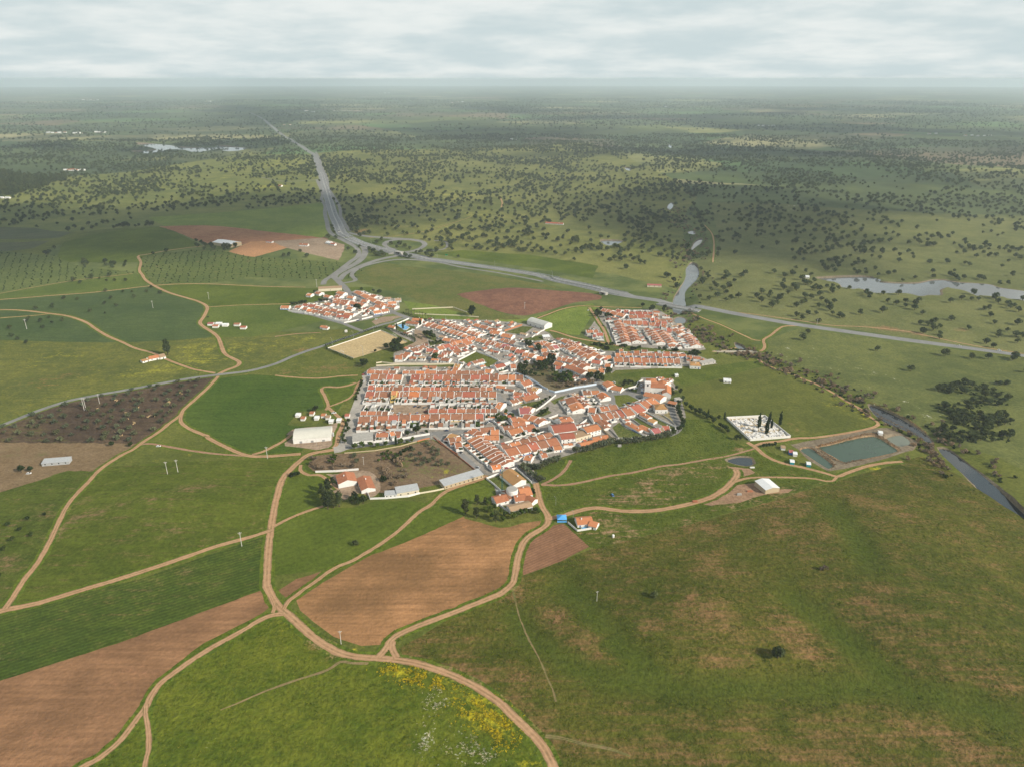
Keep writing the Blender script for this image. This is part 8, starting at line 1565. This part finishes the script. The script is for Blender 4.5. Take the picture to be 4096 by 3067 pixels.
# poles and lamps
POLEM = plain('pole_concrete', (.52, .50, .46), .9, .1); m = MB(); m.tube((0, 0, -.6), (0, 0, 11), .26, .16, 6); PSH = m.mesh('shaft', POLEM); m = MB(); m.box(-1.3, -.09, 10.2, 1.3, .09, 10.4); m.box(-.8, -.09, 9.5, .8, .09, 9.65); PCR = m.mesh('cross_arm', POLEM); m = MB()
for x in (-1.2, -.6, .6, 1.2): m.tube((x, 0, 10.4), (x, 0, 10.75), .07, .05, 5)
PIN = m.mesh('insulators', CONC)
def pole(t, x, y, s, label, rz=.2):
    g = at(t, x, y); r = empty('utility_pole', (g[0], g[1], ground_z(g[0], g[1])), rz); r.scale = (s, s, s); link('shaft', PSH, r); link('cross_arm', PCR, r); link('insulators', PIN, r); setp(r, label, 'pole')
for t, x, y, s, lb in (('t9', 805, 568, 1., 'white utility pole in the ploughed field corner'), ('t7', 1480, 430, 1.2, 'left of two utility poles in the big crop field'), ('t7', 1572, 412, 1.2, 'right of two utility poles in the big crop field'), ('t7', 2136, 1066, 1.2, 'utility pole beside the diagonal track'), ('t15', 155, 625, 1.2, 'utility pole beside the warehouse track'), ('t5', 745, 1415, 1.4, 'left pole of the pair in the brown grove'), ('t5', 762, 1417, 1.4, 'right pole of the pair in the brown grove'), ('t5', 880, 1355, 1.1, 'single pole near the paved road'), ('t5', 237, 700, 1.4, 'pole in the far left green field'), ('t5', 1352, 515, 1.1, 'pole in the middle of the blue-green field'), ('t5', 1845, 437, 1.1, 'pole in the field above the red track'), ('t10', 855, 190, .8, 'thin pole on the hill pasture'), ('t14', 218, 300, 1., 'pole in the red field'), ('b1', 740, 85, 1.3, 'pole at the corner of the long pale shed'), ('t15', 1005, 680, .8, 'pole in the orchard'), ('t6', 590, 665, .9, 'pole beside the eastern motorway')):
    pole(t, x, y, s, lb)
m = MB(); m.tube((0, 0, -.5), (0, 0, 8.5), .12, .08, 6); m.tube((0, 0, 8.4), (1.4, 0, 8.9), .06, .05, 5); LSH = m.mesh('post', TIN); m = MB(); m.box(1.2, -.15, 8.8, 2., .15, 8.98); LHD = m.mesh('lamp_head', POLEM)
for t, x, y, s, lb in (('b1', 1015, 1120, 1.25, 'tall floodlight at the road corner of the pitch'), ('b1', 1388, 1000, 1.25, 'tall floodlight on the road side of the pitch'), ('b1', 1740, 875, 1., 'floodlight near the far corner of the pitch'), ('b1', 1935, 1115, 1., 'dark floodlight post on the village side of the pitch'), ('b1', 1558, 1305, 1.6, 'tall dark floodlight post at the near side of the pitch'), ('c3', 714, 215, 1., 'street lamp beside the mast enclosure'), ('c3', 947, 428, .9, 'lamp post in the green field above the tracks'), ('c3', 1124, 560, .8, 'lamp post beside the blue marquee'), ('t15', 590, 1505 - 1000 + 10, 1., 'street lamp near the big warehouse'), ('t13', 590, 1500, 1.1, 'street lamp at the wide street corner'), ('b5', 1065, 960, 1., 'lamp post at the bottom of the parking lot'), ('b5', 1440, 1395, 1., 'street lamp on the southern street'), ('b6', 815, 1170, 1., 'lamp post on the small square'), ('b6', 715, 1460, 1., 'street lamp among the southern roofs'), ('b3', 1640, 1250, 1., 'street lamp at the park corner'), ('b2', 1030, 225, 1., 'street lamp below the palms meadow')):
    g = at(t, x, y); r = empty('lamp_post', (g[0], g[1], ground_z(g[0], g[1])), 2.6); r.scale = (s, s, s); link('post', LSH, r); link('lamp_head', LHD, r); setp(r, lb, 'lamp post')
# motorway lamps and signs
ml = []
for k, i in enumerate((14, 15, 16, 17, 18, 19)):
    q = (mw[i] + mw[i + 1]) / 2; d = mw[i + 1] - mw[i]; n_ = np.array((-d[1], d[0])) / np.linalg.norm(d) * 13; r = empty('lamp_post', (q[0] + n_[0], q[1] + n_[1], ground_z(*(q + n_))), math.atan2(-n_[1], -n_[0])); r.scale = (1.3,) * 3; link('post', LSH, r); link('lamp_head', LHD, r); ml.append(r)
rank(ml, 'tall motorway lamp', 'along the interchange', 'lamp post', 'lamps along the interchange')
GRS = plain('sign_green', (.01, .18, .08), .5)
for t, x, y, lb, mt in (('t2', 1735, 1605, 'green road sign on the motorway slip', GRS), ('t2', 790, 1400, 'pale road sign at the motorway bend', POLEM)):
    g = at(t, x, y); r = empty('road_sign', (g[0], g[1], ground_z(g[0], g[1])), .2); m = MB(); m.box(-2.6, -.06, 2.4, 2.6, .06, 4.6); m.build('panel', mt, r)
    for sx in (-2, 2): link('post', POSTM, r, (sx, .2, -.4)).scale = (.5, .5, 1.5)
    setp(r, lb, 'road sign')
# goals, pitch fence
for t, x, y, lb, rz in (('b1', 1185, 1240, 'white football goal at the near left end of the pitch', None), ('b1', 2110, 945, 'white football goal at the far right end of the pitch', None)):
    g = at(t, x, y); an_ = ang('b1', (935, 1165), (1390, 1345)); r = empty('football_goal', (g[0], g[1], ground_z(g[0], g[1])), an_); m = MB(); m.tube((-3.66, 0, 0), (-3.66, 0, 2.44), .1, .1, 6); m.tube((3.66, 0, 0), (3.66, 0, 2.44), .1, .1, 6); m.tube((-3.66, 0, 2.44), (3.66, 0, 2.44), .1, .1, 6); m.build('frame', WHITE, r); m = MB(); sy = 1.8
    for k in range(9): m.tube((-3.66 + k * .915, 0, 2.4), (-3.66 + k * .915, sy, 0), .03, .03, 4)
    m.build('net', WHITE, r); setp(r, lb, 'goal')
for lb, pts in (('low white advertising fence on the road side of the pitch', [(935, 1165), (1400, 1010), (1870, 852)]), ('low white fence on the near left end of the pitch', [(935, 1170), (1160, 1255), (1390, 1345)]), ('low white fence on the far right end of the pitch', [(1875, 852), (2100, 950), (2335, 1055)])):
    wall_line(lb, 'b1', pts, .9, .15, WHITE, 'pitch_fence', 'fence', -.2)
# cattle in the brown grove: lying and standing tan cows
COWM = plain('cow_tan', (.50, .36, .19), .9, .1, .2, 1.)
def cow_mesh():
    m = MB(); st = [(-1.05, 1.0, .30, .34), (-.7, 1.02, .40, .46), (0, .98, .42, .50), (.6, 1.05, .38, .46), (.95, 1.15, .24, .34), (1.25, 1.38, .17, .22), (1.5, 1.42, .19, .2), (1.85, 1.25, .10, .12)]; n = 8; vs = []
    for x, z, ry, rz_ in st: vs += [(x, ry * math.cos(6.2832 * k / n), z + rz_ * math.sin(6.2832 * k / n)) for k in range(n)]
    fs = [tuple(range(n))[::-1], tuple((len(st) - 1) * n + k for k in range(n))]
    for j in range(len(st) - 1): fs += [(j * n + k, j * n + (k + 1) % n, (j + 1) * n + (k + 1) % n, (j + 1) * n + k) for k in range(n)]
    m.add(vs, fs)
    for x, bend in ((-.8, -.12), (.65, .06)):
        for y in (-.24, .24): m.tube((x, y, .8), (x + bend, y, .42), .14, .08, 6); m.tube((x + bend, y, .45), (x, y, 0), .08, .06, 6)
    for y in (-.2, .2): m.tube((1.45, y * .7, 1.56), (1.4, y * 1.8, 1.6), .07, .03, 5)
    m.tube((-1.05, 0, 1.15), (-1.25, 0, .5), .05, .03, 5); return m.mesh('cow', COWM, True)
COW = cow_mesh(); cows = []; rn = random.Random(8)
for x, y in ((1590, 1265), (1605, 1275), (1490, 1345), (1500, 1352), (1478, 1355), (1225, 1395), (1110, 1440), (1118, 1450), (1320, 1470), (1305, 1480), (1340, 1465), (1185, 1525), (1180, 1540), (1195, 1530), (1020, 1330), (1035, 1335), (1450, 1280), (1080, 1640), (1020, 1615), (1060, 1645), (1135, 1495), (860, 1405), (1370, 1470)):
    g = at('t5', x, y); o = link('cow', COW, None, (g[0], g[1], ground_z(g[0], g[1])), rn.uniform(0, 6.28)); cows.append(o)
rank_bands(cows, 'tan cow standing', 'of the brown grove herd', 'cow', 'cows in the brown grove', 12)
# pond fence posts, trough, junk
for t, x, y, lb, s, mt in (('t12', 460, 595, 'white boat-like trough beside the dark pond', (2.2, .8, .8), WHITE), ('t12', 345, 835, 'grey cylindrical tank on the bare earth', (2., 1., 1.4), CONC), ('t12', 440, 805, 'rusty low trailer near the open barn', (2.6, 1.1, .8), ROOF['rust']), ('t16', 1942, 1005, 'rusty boulder-like heap on the main track', (2.2, 1.2, 1.), ROOF['rust']), ('t16', 1220, 1318, 'round white water tank in the roadside garden', (1., 1., 1.6), WHITE), ('b1', 1255, 880, 'small white cabin below the hamlet', (1.6, 1.4, 2.6), WHITE), ('t15', 735, 425, 'grey silo tank beside the big warehouse', (1., 1., 2.6), TIN), ('b7', 1005, 1520, 'pale concrete block by the garden hedge', (1.8, 1.4, 1.6), CONC)):
    g = at(t, x, y); m = MB()
    if s[0] == s[1]: m.lathe([(s[0] * .95, 0), (s[0], .2), (s[0], s[2] * 1.3), (s[0] * .6, s[2] * 1.6)], 10)
    else: m.prism([(-s[0], -s[1]), (s[0], -s[1]), (s[0] * 1.05, s[1]), (-s[0] * .95, s[1])], -.3, [s[2], s[2] * .9, s[2] * 1.1, s[2]]); m.box(-s[0] * .8, -s[1] * .75, s[2] * .9, s[0] * .8, s[1] * .7, s[2] * 1.2)
    setp(m.build('water_tank' if 'tank' in lb else 'trailer' if 'trailer' in lb else 'trough' if 'trough' in lb else 'cabin' if 'cabin' in lb else 'concrete_block' if 'block' in lb else 'earth_heap', mt, loc=(g[0], g[1], ground_z(g[0], g[1]))), lb, 'tank' if 'tank' in lb else 'object')
# ================================================================ air, and an unseen cloud field that shades the land
hz = NT('haze'); pv = hz.n('VolumePrincipled', {'Color': (.80, .92, 1.0), 'Density': 6.2e-5, 'Anisotropy': .15})
ho = hz.n('OutputMaterial'); hz.t.links.new(pv.outputs[0], ho.inputs['Volume'])
mb = MB(); mb.box(-46000, -46000, -30, 46000, 46000, 352)
setp(mb.build('haze', hz.m), kind='stuff')
ct = NT("cloud"); c1_ = ct.n("BsdfTranslucent", {0: (.86, .87, .88)}); c2_ = ct.n("BsdfDiffuse", {0: (.8, .81, .82)}); c3_ = ct.n("MixShader", {0: .25, 1: c1_.outputs[0], 2: c2_.outputs[0]}); co_ = ct.n("OutputMaterial"); ct.t.links.new(c3_.outputs[0], co_.inputs[0]); CM = ct.m
CSC, COX, COY = 1000., 14.1, 3.2  # noise scale and offset picked for where the cloud shade falls
GC, HX, Y0, Y1, CLT = 130., 9500., -9000., 9500., .62
def cdens(x, y):
    return .5 + .62 * (noise.noise((x / CSC + COX, y / CSC + COY, .5)) + .45 * noise.noise((x / CSC * 2.4 + 9. + COX, y / CSC * 2.4 + COY, 2.5)) + .25 * noise.noise((x / CSC * 5.2, y / CSC * 5.2 + 5., 7.)))
nx, ny = int(2 * HX / GC), int((Y1 - Y0) / GC)
DN = np.array([[cdens(-HX + i * GC, Y0 + j * GC) for j in range(ny + 1)] for i in range(nx + 1)])
keep = (DN[:-1, :-1] + DN[1:, :-1] + DN[:-1, 1:] + DN[1:, 1:]) / 4 > CLT
vid = {}; mb = MB()
def cvert(i, j, top):
    k = (i, j, top)
    if k not in vid:
        e = max(0., DN[i, j] - CLT + .04); vid[k] = len(mb.v)
        mb.v.append((-HX + i * GC, Y0 + j * GC, 1500 + (520 * min(e, .35) if top else -60 * min(e, .35))))
    return vid[k]
for i in range(nx):
    for j in range(ny):
        if keep[i, j]:
            q = [(i, j), (i + 1, j), (i + 1, j + 1), (i, j + 1)]
            mb.f.append(tuple(cvert(*c, True) for c in q)); mb.f.append(tuple(cvert(*c, False) for c in q[::-1]))
mb.mi = [0] * len(mb.f)
setp(mb.build('shading_clouds', CM, smooth=True), kind='stuff')  # unseen cloud field, ends short of the view, added for its dappled shade
print('cloud cover', keep.mean())
